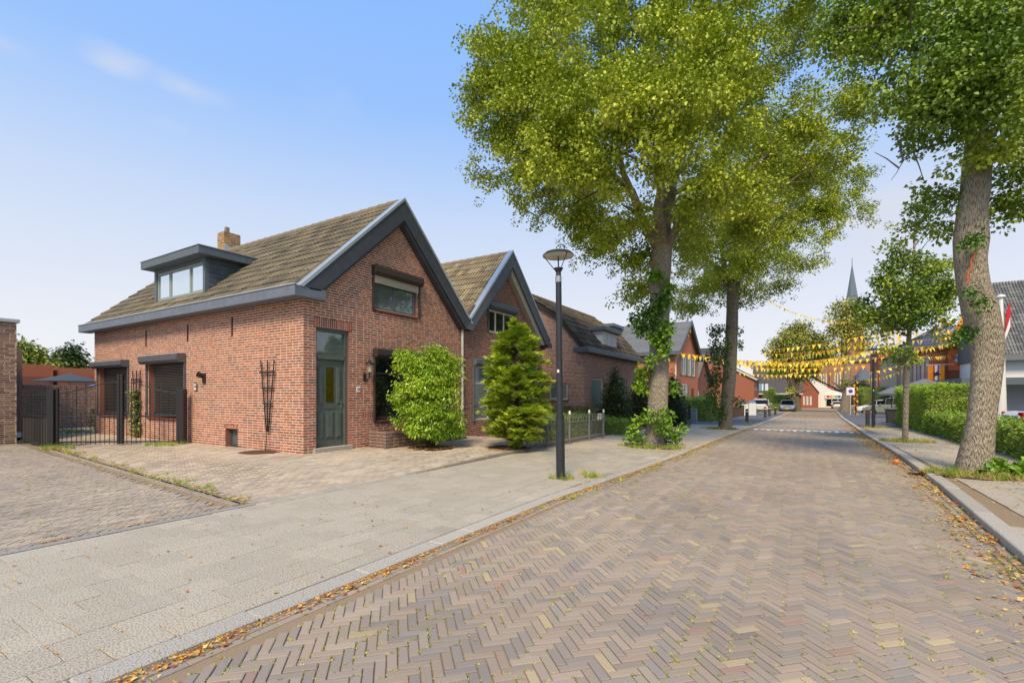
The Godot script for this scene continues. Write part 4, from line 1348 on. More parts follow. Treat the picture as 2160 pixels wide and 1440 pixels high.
# ---------------------------------------------------------------- house with the mansard roof
func build_mansard_house() -> void:
	var hs := thing("mansard_house", "brick house with dark bent roof and white cheeked dormer", "house", W(-8.2, -0.2, 19.5))
	var pal := [C(186, 130, 112), C(174, 120, 106), C(196, 140, 121), C(166, 116, 104), C(180, 134, 121), C(156, 112, 102)]
	var ts := frame(W(-13.6, 0, 19.5), "north")
	var w1 := [3.68, 4.6, 1.08, 1.8]
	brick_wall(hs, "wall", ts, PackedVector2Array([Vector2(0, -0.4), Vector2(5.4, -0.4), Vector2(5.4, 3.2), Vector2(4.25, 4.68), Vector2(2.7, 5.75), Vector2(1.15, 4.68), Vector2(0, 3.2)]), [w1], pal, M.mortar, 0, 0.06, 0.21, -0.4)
	reveal(hs, ts, w1, 0.12, M.wall_far, C(150, 104, 90))
	window(hs, ts, 3.68, 4.6, 1.08, 1.8, 0.04, M.white_paint, 0.08, [], M.curtain)
	var mb := MB.new()
	mb.box(ts, Vector3(3.62, 1.0, -0.1), Vector3(4.66, 1.08, 0.05), C(110, 106, 104), 0.008)
	part(mb, "sill", M.plain, hs)
	var pf := [C(160, 112, 98), C(150, 104, 92), C(168, 120, 104), C(142, 98, 88), C(154, 114, 102)]  # street front in a darker copy of the side palette, shade put into colour
	var tf := frame(W(-8.2, 0, 19.5), "east")
	var w2 := [0.85, 2.35, 0.55, 2.08]
	var w3 := [4.4, 5.9, 0.55, 2.08]
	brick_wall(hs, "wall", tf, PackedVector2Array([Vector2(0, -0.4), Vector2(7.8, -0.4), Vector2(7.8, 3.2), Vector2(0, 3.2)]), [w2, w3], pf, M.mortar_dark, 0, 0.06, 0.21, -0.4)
	for h: Array in [w2, w3]:
		reveal(hs, tf, h, 0.12, M.wall_far, C(150, 104, 92))
		window(hs, tf, h[0], h[1], h[2], h[3], 0.04, M.white_paint, 0.09, [], M.curtain)
		mb = MB.new()
		mb.box(tf, Vector3(h[0] - 0.05, h[2] - 0.08, -0.1), Vector3(h[1] + 0.05, h[2], 0.05), C(120, 116, 112), 0.008)
		part(mb, "sill", M.plain, hs)
	mb = MB.new()
	mb.box(Transform3D.IDENTITY, Vector3(-13.6, -0.4, -27.3), Vector3(-8.25, 3.2, -27.2), C(130, 92, 82))
	part(mb, "wall", M.wall_far, hs)
	# roof: steep lower slope, flatter upper slope
	mb = MB.new()
	mb.prism(frame(W(-8.2, 0, 19.35), "north"), PackedVector2Array([Vector2(0.25, 3.2), Vector2(-1.12, 4.82), Vector2(-2.7, 5.86), Vector2(-4.28, 4.82), Vector2(-5.6, 3.2), Vector2(-5.35, 3.2), Vector2(-4.2, 4.66), Vector2(-2.7, 5.66), Vector2(-1.2, 4.66), Vector2(0.0, 3.2)]), -8.1, 0.0, C(70, 66, 62))
	var roof := part(mb, "roof", M.roof_far, hs)
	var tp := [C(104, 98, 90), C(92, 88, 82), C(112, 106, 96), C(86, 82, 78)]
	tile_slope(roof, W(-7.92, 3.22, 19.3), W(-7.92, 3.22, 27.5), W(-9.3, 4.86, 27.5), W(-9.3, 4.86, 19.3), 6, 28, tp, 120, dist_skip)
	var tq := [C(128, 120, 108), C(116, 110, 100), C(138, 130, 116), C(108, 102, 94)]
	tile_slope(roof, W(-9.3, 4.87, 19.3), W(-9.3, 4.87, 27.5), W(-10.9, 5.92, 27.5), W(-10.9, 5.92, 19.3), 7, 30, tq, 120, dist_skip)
	ridge_caps(roof, W(-10.9, 5.94, 19.3), W(-10.9, 5.94, 27.5), C(128, 112, 100), 0.1, 0.4)
	mb = MB.new()
	mb.box(Transform3D.IDENTITY, Vector3(-8.5, 3.13, -27.75), Vector3(-7.8, 3.36, -19.0), Color.WHITE, 0.02)
	part(mb, "gutter", M.anthracite, hs)
	# dormer
	mb = MB.new()
	var dt := frame(W(-8.28, 0, 21.97), "east")
	mb.box(dt, Vector3(0, 3.55, -1.1), Vector3(2.05, 4.4, -0.02), C(214, 220, 226))
	var dm := part(mb, "dormer", M.plain, hs)
	for k in 6:
		mb = MB.new()
		mb.box(frame(W(-9.4, 0, 21.965), "north"), Vector3(0.0, 3.56 + k * 0.14, 0.0), Vector3(1.1, 3.69 + k * 0.14, 0.02), C(222, 228, 234), 0.006)
		part(mb, "cladding_board" if k == 0 else "cladding_board_%03d" % k, M.plain, dm)
	window(hs, dt, 0.05, 2.0, 3.58, 4.38, 0.0, M.white_paint, 0.08, [0.33, 0.66], M.glass_dark, [], "dormer_window")
	mb = MB.new()
	mb.box(dt, Vector3(-0.2, 4.4, -1.35), Vector3(2.25, 4.58, 0.2), Color.WHITE, 0.01)
	part(mb, "dormer_fascia", M.anthracite, hs)

# plain gabled block for houses further off: ridge runs away from the gable; sizes in metres
func gable_house(hs: Node3D, t: Transform3D, w: float, deep: float, base: float, eave: float, ridge: float, wall_col: Color, roof_col: Color, rows := 12, hang := 0.35) -> void:
	var mb := MB.new()
	mb.prism(t, PackedVector2Array([Vector2(0, base), Vector2(w, base), Vector2(w, eave), Vector2(w * 0.5, ridge), Vector2(0, eave)]), -deep, 0.0, wall_col)
	part(mb, "wall", M.wall_far, hs)
	var rm := MB.new()
	for side in 2:
		var sl := (ridge - eave) / (w * 0.5)
		var x0 := -hang if side == 0 else w + hang
		var x1 := w * 0.5
		var y0 := eave - sl * hang + 0.05
		var y1 := ridge + 0.1
		for r in rows:
			var a := r / float(rows)
			var b := (r + 1) / float(rows)
			var pa := Vector2(lerpf(x0, x1, a), lerpf(y0, y1, a) + 0.05)
			var pb := Vector2(lerpf(x0, x1, b), lerpf(y0, y1, b))
			var pc := Vector2(pa.x, pa.y - 0.14)
			var pd := Vector2(pb.x, pb.y - 0.09)
			var q := PackedVector2Array([pa, pc, pd, pb])
			if side == 1: q = PackedVector2Array([pb, pd, pc, pa])
			rm.prism(t, q, -deep - hang * 0.5, hang, vary(roof_col, 0.07))
	part(rm, "roof", M.roof_far, hs)

func win_simple(hs: Node3D, t: Transform3D, list: Array, fm: Material, glass: Material) -> void:
	for q: Array in list:
		window(hs, t, q[0], q[1], q[2], q[3], -0.05, fm, 0.09, q[4] if q.size() > 4 else [], glass)

func build_left_houses() -> void:
	# orange brick house with grey shutters
	var g := gy(40.0)
	var hs := thing("shutter_house", "orange brick gabled house with grey window shutters", "house", W(-8.9, g, 39.7))
	var tf := frame(W(-8.9, 0, 39.7), "east")
	gable_house(hs, tf, 9.9, 13.0, g, 4.85, 7.75, C(206, 128, 96), C(122, 126, 130), 16, 0.45)
	# a dormer and a chimney on its near slope
	var mb := MB.new()
	mb.box(Transform3D.IDENTITY, Vector3(-20.5, 5.6, -43.6), Vector3(-14.6, 7.5, -41.2), C(96, 104, 112))
	part(mb, "dormer", M.plain, hs)
	var dt := frame(W(0, 0, 41.2), "north")
	win_simple(hs, dt, [[-16.6, -14.9, 5.7, 7.2, [0.5]], [-20.0, -17.6, 5.7, 7.2, [0.5]]], M.white_paint, M.glass_mid)
	mb = MB.new()
	mb.box(Transform3D.IDENTITY, Vector3(-20.6, 7.4, -43.7), Vector3(-14.4, 7.65, -40.9), Color.WHITE)
	part(mb, "dormer_fascia", M.anthracite, hs)
	mb = MB.new()
	mb.box(Transform3D.IDENTITY, Vector3(-18.0, 4.6, -41.0), Vector3(-17.1, 8.05, -40.1), C(186, 112, 78))
	part(mb, "chimney", M.brick, hs)
	mb = MB.new()
	mb.box(Transform3D.IDENTITY, Vector3(-17.8, 8.05, -40.8), Vector3(-17.3, 8.35, -40.3), C(110, 106, 100))
	part(mb, "chimney_pot", M.plain, hs)
	win_simple(hs, tf, [[2.6, 3.9, 3.0, 4.6, [0.5]], [5.0, 6.2, 3.0, 4.6, [0.5]], [6.9, 8.0, 3.0, 4.6, []], [2.6, 4.6, 0.1, 2.2, [0.33, 0.66]]], M.white_paint, M.glass_mid)
	for q: Array in [[1.95, 2.5, 3.0], [4.0, 4.9, 3.0], [6.25, 6.8, 3.0], [8.05, 8.5, 3.0], [1.9, 2.5, 0.1], [4.7, 5.4, 0.1]]:
		mb = MB.new()
		mb.box(tf, Vector3(q[0], q[2], 0.0), Vector3(q[1], q[2] + (1.6 if q[2] > 1 else 2.1), 0.06), C(118, 128, 132), 0.01)
		part(mb, "window_shutter", M.plain, hs)
	mb = MB.new()
	mb.box(tf, Vector3(6.6, g, -0.1), Vector3(7.7, 1.9, 0.03), C(120, 60, 44))
	part(mb, "door", M.plain, hs)
	mb = MB.new()
	mb.box(Transform3D.IDENTITY, Vector3(-22.0, 4.5, -39.55), Vector3(-8.4, 4.78, -39.15), Color.WHITE)
	part(mb, "gutter", M.anthracite, hs)
	mb = MB.new()
	mb.box(tf, Vector3(0.15, g, 0.0), Vector3(0.25, 4.6, 0.1), C(220, 220, 216))
	part(mb, "drain_pipe", M.plain, hs)
	board(hs, "barge_board", tf, [Vector2(-0.5, 4.55), Vector2(0.1, 4.6), Vector2(4.95, 7.5), Vector2(9.8, 4.6), Vector2(10.4, 4.5), Vector2(4.95, 7.95)], 0.36, 0.42, M.anthracite)
	# low grey roofed annex behind it
	g = gy(55.0)
	var an := thing("annex", "low brick annex with plain grey roof next to the shutter house", "house", W(-9.5, g, 54.0))
	var ta := frame(W(-9.5, 0, 51.0), "east")
	gable_house(an, ta, 9.0, 8.0, g, 2.6, 5.6, C(150, 96, 78), C(122, 118, 112), 12)
	win_simple(an, ta, [[0.8, 2.2, 0.2, 1.7, []]], M.white_paint, M.glass_mid)
	# two storey house, gable towards the viewer
	g = gy(88.0)
	hs = thing("two_storey_house", "two storey brick house with a white vent in its blank gable", "house", W(-7.0, g, 89.0))
	var tn := frame(W(-15.0, 0, 88.0), "north")
	mb = MB.new()
	mb.prism(tn, PackedVector2Array([Vector2(-6, g), Vector2(8, g), Vector2(8, 4.0), Vector2(3.5, 6.6), Vector2(-6, 6.6)]), -9.0, 0.0, C(176, 110, 88))
	part(mb, "wall", M.brick, hs)
	mb = MB.new()
	for r in 12:
		var a := r / 12.0
		mb.prism(tn, PackedVector2Array([Vector2(lerpf(8.5, 3.4, a), lerpf(3.85, 6.8, a)), Vector2(lerpf(8.5, 3.4, a + 0.083), lerpf(3.85, 6.8, a + 0.083)), Vector2(lerpf(8.5, 3.4, a + 0.083), lerpf(3.85, 6.8, a + 0.083) - 0.12), Vector2(lerpf(8.5, 3.4, a), lerpf(3.85, 6.8, a) - 0.2)]), -9.3, 0.3, vary(C(104, 104, 108), 0.08))
	mb.box(tn, Vector3(-6, 6.6, -9.3), Vector3(3.6, 9.6, -3.0), C(96, 96, 100))
	part(mb, "roof", M.roof_far, hs)
	board(hs, "barge_board", tn, [Vector2(3.2, 6.5), Vector2(8.4, 3.6), Vector2(8.5, 3.8), Vector2(3.3, 6.75)], 0.0, 0.32, M.white_paint)
	mb = MB.new()
	mb.box(tn, Vector3(3.3, 1.7, 0.0), Vector3(4.6, 3.0, 0.08), C(238, 238, 236))
	part(mb, "vent", M.plain, hs)
	var te := frame(W(-7.0, 0, 88.0), "east")
	win_simple(hs, te, [[1.5, 3.5, 2.0, 3.5, []], [1.2, 4.5, -0.9, 0.8, [0.5]]], M.white_paint, M.glass_mid)
	# long dark roofed house behind the double tree
	g = gy(100.0)
	hs = thing("long_roof_house", "low red house under a long dark tiled roof", "house", W(-4.0, g, 104.0))
	var tl := frame(W(-8.5, 0, 104.0), "north")
	mb = MB.new()
	mb.box(tl, Vector3(0, g, -9.0), Vector3(8.0, 1.6, 0.0), C(156, 84, 68))
	part(mb, "wall", M.brick, hs)
	mb = MB.new()
	for r in 14:
		var a := r / 14.0
		var b := (r + 1) / 14.0
		var q0 := Vector3(-0.3, lerpf(1.5, 7.2, a) + 0.06, lerpf(0.5, -4.6, a))
		var q1 := Vector3(-0.3, lerpf(1.5, 7.2, b), lerpf(0.5, -4.6, b))
		var wd := Vector3(8.6, 0, 0)
		var col := vary(C(92, 88, 88), 0.08)
		mb.quad(tl * q0, tl * (q0 + wd), tl * (q1 + wd), tl * q1, col)
		mb.quad(tl * (q0 + Vector3(0, -0.1, 0)), tl * (q0 + wd + Vector3(0, -0.1, 0)), tl * (q0 + wd), tl * q0, col)
	mb.quad(tl * Vector3(8.3, 1.5, -9.5), tl * Vector3(-0.3, 1.5, -9.5), tl * Vector3(-0.3, 7.2, -4.6), tl * Vector3(8.3, 7.2, -4.6), C(92, 88, 88))
	part(mb, "roof", M.roof_far, hs)
	mb = MB.new()
	mb.box(tl, Vector3(-0.3, 1.32, 0.4), Vector3(8.3, 1.56, 0.62), Color.WHITE)
	part(mb, "gutter", M.white_paint, hs)
	win_simple(hs, tl, [[4.9, 6.6, g + 0.2, 0.9, []]], M.white_paint, M.glass_dark)
	# small brick house with a white corner
	hs = thing("brick_cottage", "small brick cottage with three tall white windows", "house", W(-0.8, g, 108.0))
	var tb := frame(W(-1.6, 0, 108.0), "north")
	gable_house(hs, tb, 3.9, 8.0, g, 1.9, 4.6, C(168, 104, 84), C(110, 108, 106), 8, 0.2)
	win_simple(hs, tb, [[1.4, 1.75, g + 0.5, 1.0, []], [1.95, 2.3, g + 0.5, 1.0, []], [2.5, 2.85, g + 0.5, 1.0, []]], M.white_paint, M.white_paint)
	# white shop at the bend
	hs = thing("white_shop", "white rendered shop with a row of coloured blocks on its fascia", "shop", W(4.4, g, 112.0))
	var tw := frame(W(1.2, 0, 112.0), "north")
	mb = MB.new()
	mb.prism(tw, PackedVector2Array([Vector2(0, g), Vector2(5.6, g), Vector2(5.6, 1.6), Vector2(3.4, 2.2), Vector2(0, 4.6), Vector2(-1.6, 5.8)]), -8.0, 0.0, C(238, 238, 234))
	part(mb, "wall", M.plain, hs)
	mb = MB.new()
	for r in 9:
		var a := r / 9.0
		mb.quad(tw * Vector3(lerpf(5.8, -1.6, a), lerpf(1.55, 6.0, a), 0.35), tw * Vector3(lerpf(5.8, -1.6, a), lerpf(1.55, 6.0, a), -8.3), tw * Vector3(lerpf(5.8, -1.6, a + 0.111), lerpf(1.5, 5.95, a + 0.111), -8.3), tw * Vector3(lerpf(5.8, -1.6, a + 0.111), lerpf(1.5, 5.95, a + 0.111), 0.35), vary(C(128, 120, 112), 0.08))
	mb.box(tw, Vector3(4.0, 1.7, -4.0), Vector3(5.6, 2.9, -0.6), C(150, 152, 150))
	part(mb, "roof", M.roof_far, hs)
	mb = MB.new()
	mb.box(tw, Vector3(2.3, 0.5, 0.0), Vector3(5.5, 1.35, 0.25), C(240, 240, 240))
	var fa := part(mb, "fascia", M.gloss, hs)
	var cols := [C(214, 60, 40), C(240, 150, 30), C(245, 196, 40), C(70, 180, 220), C(60, 110, 160)]
	for k in 5:
		mb = MB.new()
		mb.box(tw, Vector3(2.55 + k * 0.46, 0.72, 0.25), Vector3(2.95 + k * 0.46, 1.16, 0.29), cols[k])
		part(mb, "sign_block", M.gloss, fa)
	mb = MB.new()
	mb.box(tw, Vector3(2.4, g + 0.3, 0.0), Vector3(5.4, 0.42, 0.06), C(60, 62, 66))
	part(mb, "shop_window", M.glass_mid, hs)
	for k in 4:
		mb = MB.new()
		mb.box(tw, Vector3(2.4 + k * 0.96, g + 0.3, 0.06), Vector3(2.5 + k * 0.96, 0.42, 0.1), C(230, 230, 228))
		part(mb, "mullion", M.plain, hs)
	build_church()
	# brick building at the alley, its coping, and the yard behind the gate
	var nb := thing("alley_building", "brown brick building with flat grey coping at the alley mouth", "building", W(-19.5, 0, 2.0))
	var np := [C(132, 100, 82), C(150, 122, 98), C(112, 84, 72), C(160, 134, 108), C(124, 92, 78), C(98, 76, 68), C(142, 110, 86)]
	brick_wall(nb, "wall", frame(W(-19.55, 0, -2.5), "east"), PackedVector2Array([Vector2(0, -0.4), Vector2(6.9, -0.4), Vector2(6.9, 3.4), Vector2(0, 3.4)]), [], np, M.mortar_dark, 300, 0.06, 0.21, -0.4)
	mb = MB.new()
	mb.box(Transform3D.IDENTITY, Vector3(-30, -0.4, -4.39), Vector3(-19.57, 3.4, 2.5), C(128, 98, 82))
	part(mb, "wall", M.wall_far, nb)
	mb = MB.new()
	mb.box(Transform3D.IDENTITY, Vector3(-30, 3.4, -4.46), Vector3(-19.48, 3.5, 2.5), Color.WHITE, 0.01)
	part(mb, "coping", M.trim_metal, nb)
	mb = MB.new()
	mb.box(Transform3D.IDENTITY, Vector3(-34, -0.4, -5.6), Vector3(-24.2, 3.0, -4.4), C(140, 116, 100))
	part(mb, "rear_wing", M.brick, nb)
	var gw := thing("garden_wall", "brown brick garden wall with upright top course behind the gate", "wall", W(-25.5, 0, 6.0))
	brick_wall(gw, "wall", frame(W(-25.5, 0, 4.4), "east"), PackedVector2Array([Vector2(0, -0.2), Vector2(3.7, -0.2), Vector2(3.7, 1.7), Vector2(0, 1.7)]), [], [C(140, 108, 92), C(128, 98, 86), C(152, 120, 102), C(120, 92, 82)], M.mortar_dark, 0, 0.06, 0.21, -0.2, [[0.0, 3.7, 1.5, 1.7]])
	var cf := thing("concrete_fence", "pale concrete panel fence at the end of the side yard", "fence", W(-26.2, 0, 8.4))
	for k in 7:
		mb = MB.new()
		mb.box(frame(W(-26.0, 0, 8.1), "east"), Vector3(0, -0.05 + k * 0.25, -0.05), Vector3(2.6, 0.19 + k * 0.25, 0.0), C(170, 166, 152), 0.01)
		part(mb, "panel", M.plain, cf)
	var rr := thing("garage_row", "row of orange brick garages with flat roofs beyond the garden wall", "building", W(-38, 0, 8))
	mb = MB.new()
	for k in 4: mb.box(Transform3D.IDENTITY, Vector3(-44, -0.2, -3.0 - k * 3.4 - 3.2), Vector3(-36.0 - k * 0.12, 3.1 - k * 0.12, -3.0 - k * 3.4), vary(C(176, 104, 76), 0.08))
	part(mb, "wall", M.brick, rr)
	for k in 4:
		mb = MB.new()
		mb.box(Transform3D.IDENTITY, Vector3(-36.1, 0.0, -6.0 - k * 3.4), Vector3(-35.9, 2.3, -3.3 - k * 3.4), C(120, 76, 62))
		part(mb, "garage_door", M.plain, rr)
	for q: Array in [["grey garden parasol with a flat cone canopy behind the garden wall", C(64, 76, 84), W(-29.0, 0, 8.3), 1.35, 2.3], ["small blue parasol canopy low behind the garden wall", C(40, 130, 210), W(-27.6, 0, 8.7), 0.8, 1.78]]:
		var pa := thing("parasol", q[0], "parasol", q[2])
		mb = MB.new()
		for k in 8:
			var a0 := TAU * k / 8
			var a1 := TAU * (k + 1) / 8
			mb.tri(Vector3(0, q[4], 0), Vector3(cos(a1) * q[3], q[4] - q[3] * 0.28, sin(a1) * q[3]), Vector3(cos(a0) * q[3], q[4] - q[3] * 0.28, sin(a0) * q[3]), q[1])
		part(mb, "canopy", M.cloth, pa, "", true)
		mb = MB.new()
		mb.tube([Vector3(0, 0, 0), Vector3(0, q[4], 0)], [0.025, 0.02], 8, C(190, 190, 186))
		part(mb, "pole", M.plain, pa, "", true)

func build_church() -> void:
	var g := gy(150.0)
	var ch := thing("church", "brick village church with slate spire behind the street trees", "church", W(12.0, g, 165.0))
	var t := frame(W(5.2, 0, 165.0), "north")
	var br := C(178, 128, 104)
	var mb := MB.new()
	mb.box(t, Vector3(-2.0, g, -30.0), Vector3(13.5, 10.6, 0.0), br)
	mb.box(t, Vector3(4.2, g, -8.0), Vector3(9.2, 22.5, -3.0), br)
	for x: float in [1.0, 4.9, 8.4, 11.8]: mb.box(t, Vector3(x, g, 0.0), Vector3(x + 0.5, 8.8, 0.6), br * 0.94)
	for k in 24: mb.box(t, Vector3(4.4, g + 3.0 + k * 0.36, 0.0), Vector3(4.62 if k % 2 else 4.75, g + 3.16 + k * 0.36, 0.05), C(216, 190, 168))
	part(mb, "wall", M.brick, ch)
	mb = MB.new()
	var apex := t * Vector3(6.7, 39.5, -5.5)
	for k in 8:
		var a0 := TAU * (k + 0.5) / 8
		var a1 := TAU * (k + 1.5) / 8
		var c := t * Vector3(6.7, 22.5, -5.5)
		var m := t * Vector3(6.7, 26.5, -5.5)
		var p0 := c + Vector3(cos(a0), 0, sin(a0)) * 3.6
		var p1 := c + Vector3(cos(a1), 0, sin(a1)) * 3.6
		var q0 := m + Vector3(cos(a0), 0, sin(a0)) * 1.9
		var q1 := m + Vector3(cos(a1), 0, sin(a1)) * 1.9
		mb.quad(p1, p0, q0, q1, C(112, 128, 142))
		mb.tri(q1, q0, apex, C(112, 128, 142))
	mb.tube([apex - Vector3(0, 0.5, 0), apex + Vector3(0, 1.6, 0)], [0.09, 0.05], 6, C(60, 62, 66))
	part(mb, "spire", M.roof_far, ch)
	mb = MB.new()
	mb.prism(t, PackedVector2Array([Vector2(-2.6, 10.5), Vector2(14.0, 10.5), Vector2(11.5, 12.2), Vector2(0.0, 12.2)]), -30.0, 0.5, C(110, 122, 134))
	part(mb, "roof", M.roof_far, ch)
	for q: Array in [[2.3, 3.6], [-0.9, 0.2], [9.9, 10.9]]:
		mb = MB.new()
		var w: float = (q[1] - q[0]) * 0.5
		var pts := PackedVector2Array([Vector2(q[0], 1.5), Vector2(q[1], 1.5), Vector2(q[1], 7.2), Vector2(q[0] + w, 8.6), Vector2(q[0], 7.2)])
		mb.prism(t, pts, 0.0, 0.06, C(126, 120, 112))
		var o := part(mb, "lancet_window", M.plain, ch)
		for k in 3:
			mb = MB.new()
			mb.box(t, Vector3(lerpf(q[0], q[1], k / 2.0) - 0.09, 1.5, 0.06), Vector3(lerpf(q[0], q[1], k / 2.0) + 0.09, 7.3, 0.12), C(232, 226, 206))
			part(mb, "mullion", M.plain, o)
	# round stair turret
	mb = MB.new()
	mb.lathe(Transform3D(Basis.IDENTITY, t * Vector3(8.6, 0, 2.2)), PackedVector2Array([Vector2(2.3, g), Vector2(2.3, 4.9), Vector2(2.55, 5.0), Vector2(2.55, 5.15)]), 12, br)
	var tu := part(mb, "turret", M.brick, ch)
	mb = MB.new()
	mb.lathe(Transform3D(Basis.IDENTITY, t * Vector3(8.6, 0, 2.2)), PackedVector2Array([Vector2(2.6, 5.1), Vector2(1.6, 6.6), Vector2(0.5, 8.4), Vector2(0.0, 9.0)]), 12, C(100, 110, 122))
	part(mb, "turret_roof", M.roof_far, tu)
	mb = MB.new()
	mb.box(t, Vector3(8.3, 0.2, 4.4), Vector3(9.1, 3.2, 4.52), C(150, 130, 108))
	part(mb, "lancet_window", M.plain, tu)

func build_right_houses() -> void:
	# the house across the road, beyond the right edge of the view, mirrored in the windows
	var op := thing("opposite_house", "dark brick house facing the corner house from across the road", "house", W(8.0, gy(8.0), 8.0))
	var to := frame(W(8.0, 0, 15.0), "west")
	gable_house(op, to, 12.0, 9.0, gy(8.0), 3.6, 7.6, C(120, 78, 64), C(84, 80, 76), 12)
	win_simple(op, to, [[1.5, 3.5, 0.6, 2.2, [0.5]], [7.5, 9.5, 0.6, 2.2, [0.5]]], M.white_paint, M.glass_dark)
	for q: Array in [[13.2, 30.5], [14.6, 37.5]]:
		var ot := thing("garden_tree", "dark garden tree near the white hatchback mirrored in the windows" if q[1] < 35 else "dark garden tree before the white house mirrored in the windows", "tree", W(q[0], gy(q[1]), q[1]))
		var om := MB.new()
		limb(om, W(q[0], gy(q[1]), q[1]), W(q[0], 3.2, q[1]), 0.2, 0.08, Vector3.ZERO, Color(0.7, 0.66, 0.6), 5)
		part(om, "trunk", M.bark_dark, ot)
		foliage(ot, "crown", [[W(q[0], 3.2, q[1]), Vector3(2.2, 2.0, 2.4)], [W(q[0] + 0.6, 4.6, q[1]), Vector3(1.8, 1.4, 1.8)], [W(q[0], 2.2, q[1] + 1.6), Vector3(1.6, 1.4, 1.8)]], spray("far", 20, 0.7, 0.26, 0.85), M.leaf, 3.0, cols([[40, 60, 24], [70, 92, 34]]), -0.5)
	# modern brick building with tall windows
	var g := gy(60.0)
	var hs := thing("brick_cafe", "brown brick flat roofed cafe with tall upper windows and orange decorations", "building", W(10.0, g, 66.0))
	var tw := frame(W(10.0, 0, 77.0), "west")
	var mb := MB.new()
	mb.box(Transform3D.IDENTITY, Vector3(10.0, g, -77.0), Vector3(24.0, 5.5, -57.6), C(160, 100, 76))
	part(mb, "wall", M.brick, hs)
	mb = MB.new()
	mb.box(Transform3D.IDENTITY, Vector3(9.7, 5.5, -77.3), Vector3(24.3, 5.75, -57.3), C(92, 78, 74))
	part(mb, "cornice", M.plain, hs)
	mb = MB.new()
	mb.prism(frame(W(10.4, 0, 0), "west"), PackedVector2Array([Vector2(-76.8, 5.75), Vector2(-58.0, 5.75), Vector2(-58.0, 7.6), Vector2(-76.8, 7.6)]), -8.0, 0.0, C(150, 160, 172))
	part(mb, "roof", M.roof_far, hs)
	for k in 9:
		var u := 1.0 + k * 2.0
		window(hs, tw, u, u + 1.2, 2.4, 5.1, -0.04, M.white_paint if k % 2 else M.beige_paint, 0.14, [0.5], M.glass_mid)
	var tn := frame(W(10.0, 0, 57.6), "north")
	# printed orange banner on the near wall: house gable shapes with white lettering
	var bn := thing("orange_banner", "large orange printed banner with white lettering on the cafe wall", "banner", W(13.0, 3.0, 57.5))
	mb = MB.new()
	mb.prism(tn, PackedVector2Array([Vector2(1.15, 3.5), Vector2(3.2, 3.5), Vector2(3.2, 7.6), Vector2(1.9, 7.6), Vector2(1.35, 6.8), Vector2(1.1, 5.0)]), 0.02, 0.07, C(228, 122, 66))
	part(mb, "sheet", M.cloth, bn)
	mb = MB.new()
	mb.prism(tn, PackedVector2Array([Vector2(1.45, 5.7), Vector2(2.3, 6.2), Vector2(2.3, 6.7), Vector2(1.9, 7.0), Vector2(1.6, 6.5)]), 0.07, 0.075, C(222, 232, 236))
	mb.prism(tn, PackedVector2Array([Vector2(1.55, 4.3), Vector2(1.9, 4.2), Vector2(2.7, 4.5), Vector2(2.75, 5.2), Vector2(2.3, 5.3), Vector2(1.65, 4.9)]), 0.07, 0.075, C(222, 232, 236))
	part(mb, "print", M.cloth, bn)
	lettering(bn, "HOUSE", tn * Transform3D(Basis(Vector3.BACK, 0.26), Vector3(2.13, 4.76, 0.08)), 0.44, C(90, 110, 124))
	var fb := thing("lion_flag", "orange flag with red white and blue bands on the cafe wall", "flag", W(10.5, 2.5, 57.2))
	mb = MB.new()
	var bands := [[0.0, 0.36, C(240, 150, 30)], [0.36, 0.48, C(206, 60, 50)], [0.48, 0.66, C(236, 236, 240)], [0.66, 0.78, C(60, 110, 190)], [0.78, 1.15, C(240, 150, 30)]]
	var tg := frame(W(9.62, 2.62, 57.0), "north")
	for q: Array in bands: mb.box(tg, Vector3(q[0], 0.0, 0.0), Vector3(q[1], 1.36, 0.03), q[2])
	part(mb, "cloth", M.cloth, fb)
	mb = MB.new()
	mb.prism(tg, PackedVector2Array([Vector2(0.35, 0.3), Vector2(0.52, 0.36), Vector2(0.76, 0.46), Vector2(0.95, 0.5), Vector2(0.76, 0.62), Vector2(0.66, 0.82), Vector2(0.52, 0.68), Vector2(0.3, 0.7), Vector2(0.42, 0.52)]), 0.03, 0.04, C(60, 56, 62))
	part(mb, "emblem", M.cloth, fb)
	mb = MB.new()
	mb.tube([W(9.5, 4.02, 56.98), W(11.4, 4.02, 56.98)], [0.03, 0.03], 6, C(230, 230, 228))
	part(mb, "pole", M.plain, fb)
	# dark veranda in front
	var ve := thing("veranda", "dark grey timber veranda with braced posts beside the cafe", "veranda", W(12.0, g, 51.0))
	mb = MB.new()
	mb.box(Transform3D.IDENTITY, Vector3(9.6, 2.0, -57.0), Vector3(18.0, 2.5, -46.0), C(96, 106, 114))
	part(mb, "roof", M.plain, ve)
	for q: Array in [[9.8, 46.3], [9.8, 49.8], [9.8, 53.2], [13.4, 46.3], [17.4, 46.3]]:
		mb = MB.new()
		mb.box(Transform3D.IDENTITY, Vector3(q[0] - 0.12, g, -q[1] - 0.12), Vector3(q[0] + 0.12, 2.0, -q[1] + 0.12), C(84, 98, 108), 0.01)
		mb.tube([W(q[0], 1.1, q[1]), W(q[0], 1.98, q[1] + 0.8)], [0.07, 0.07], 4, C(84, 98, 108))
		part(mb, "post", M.plain, ve)
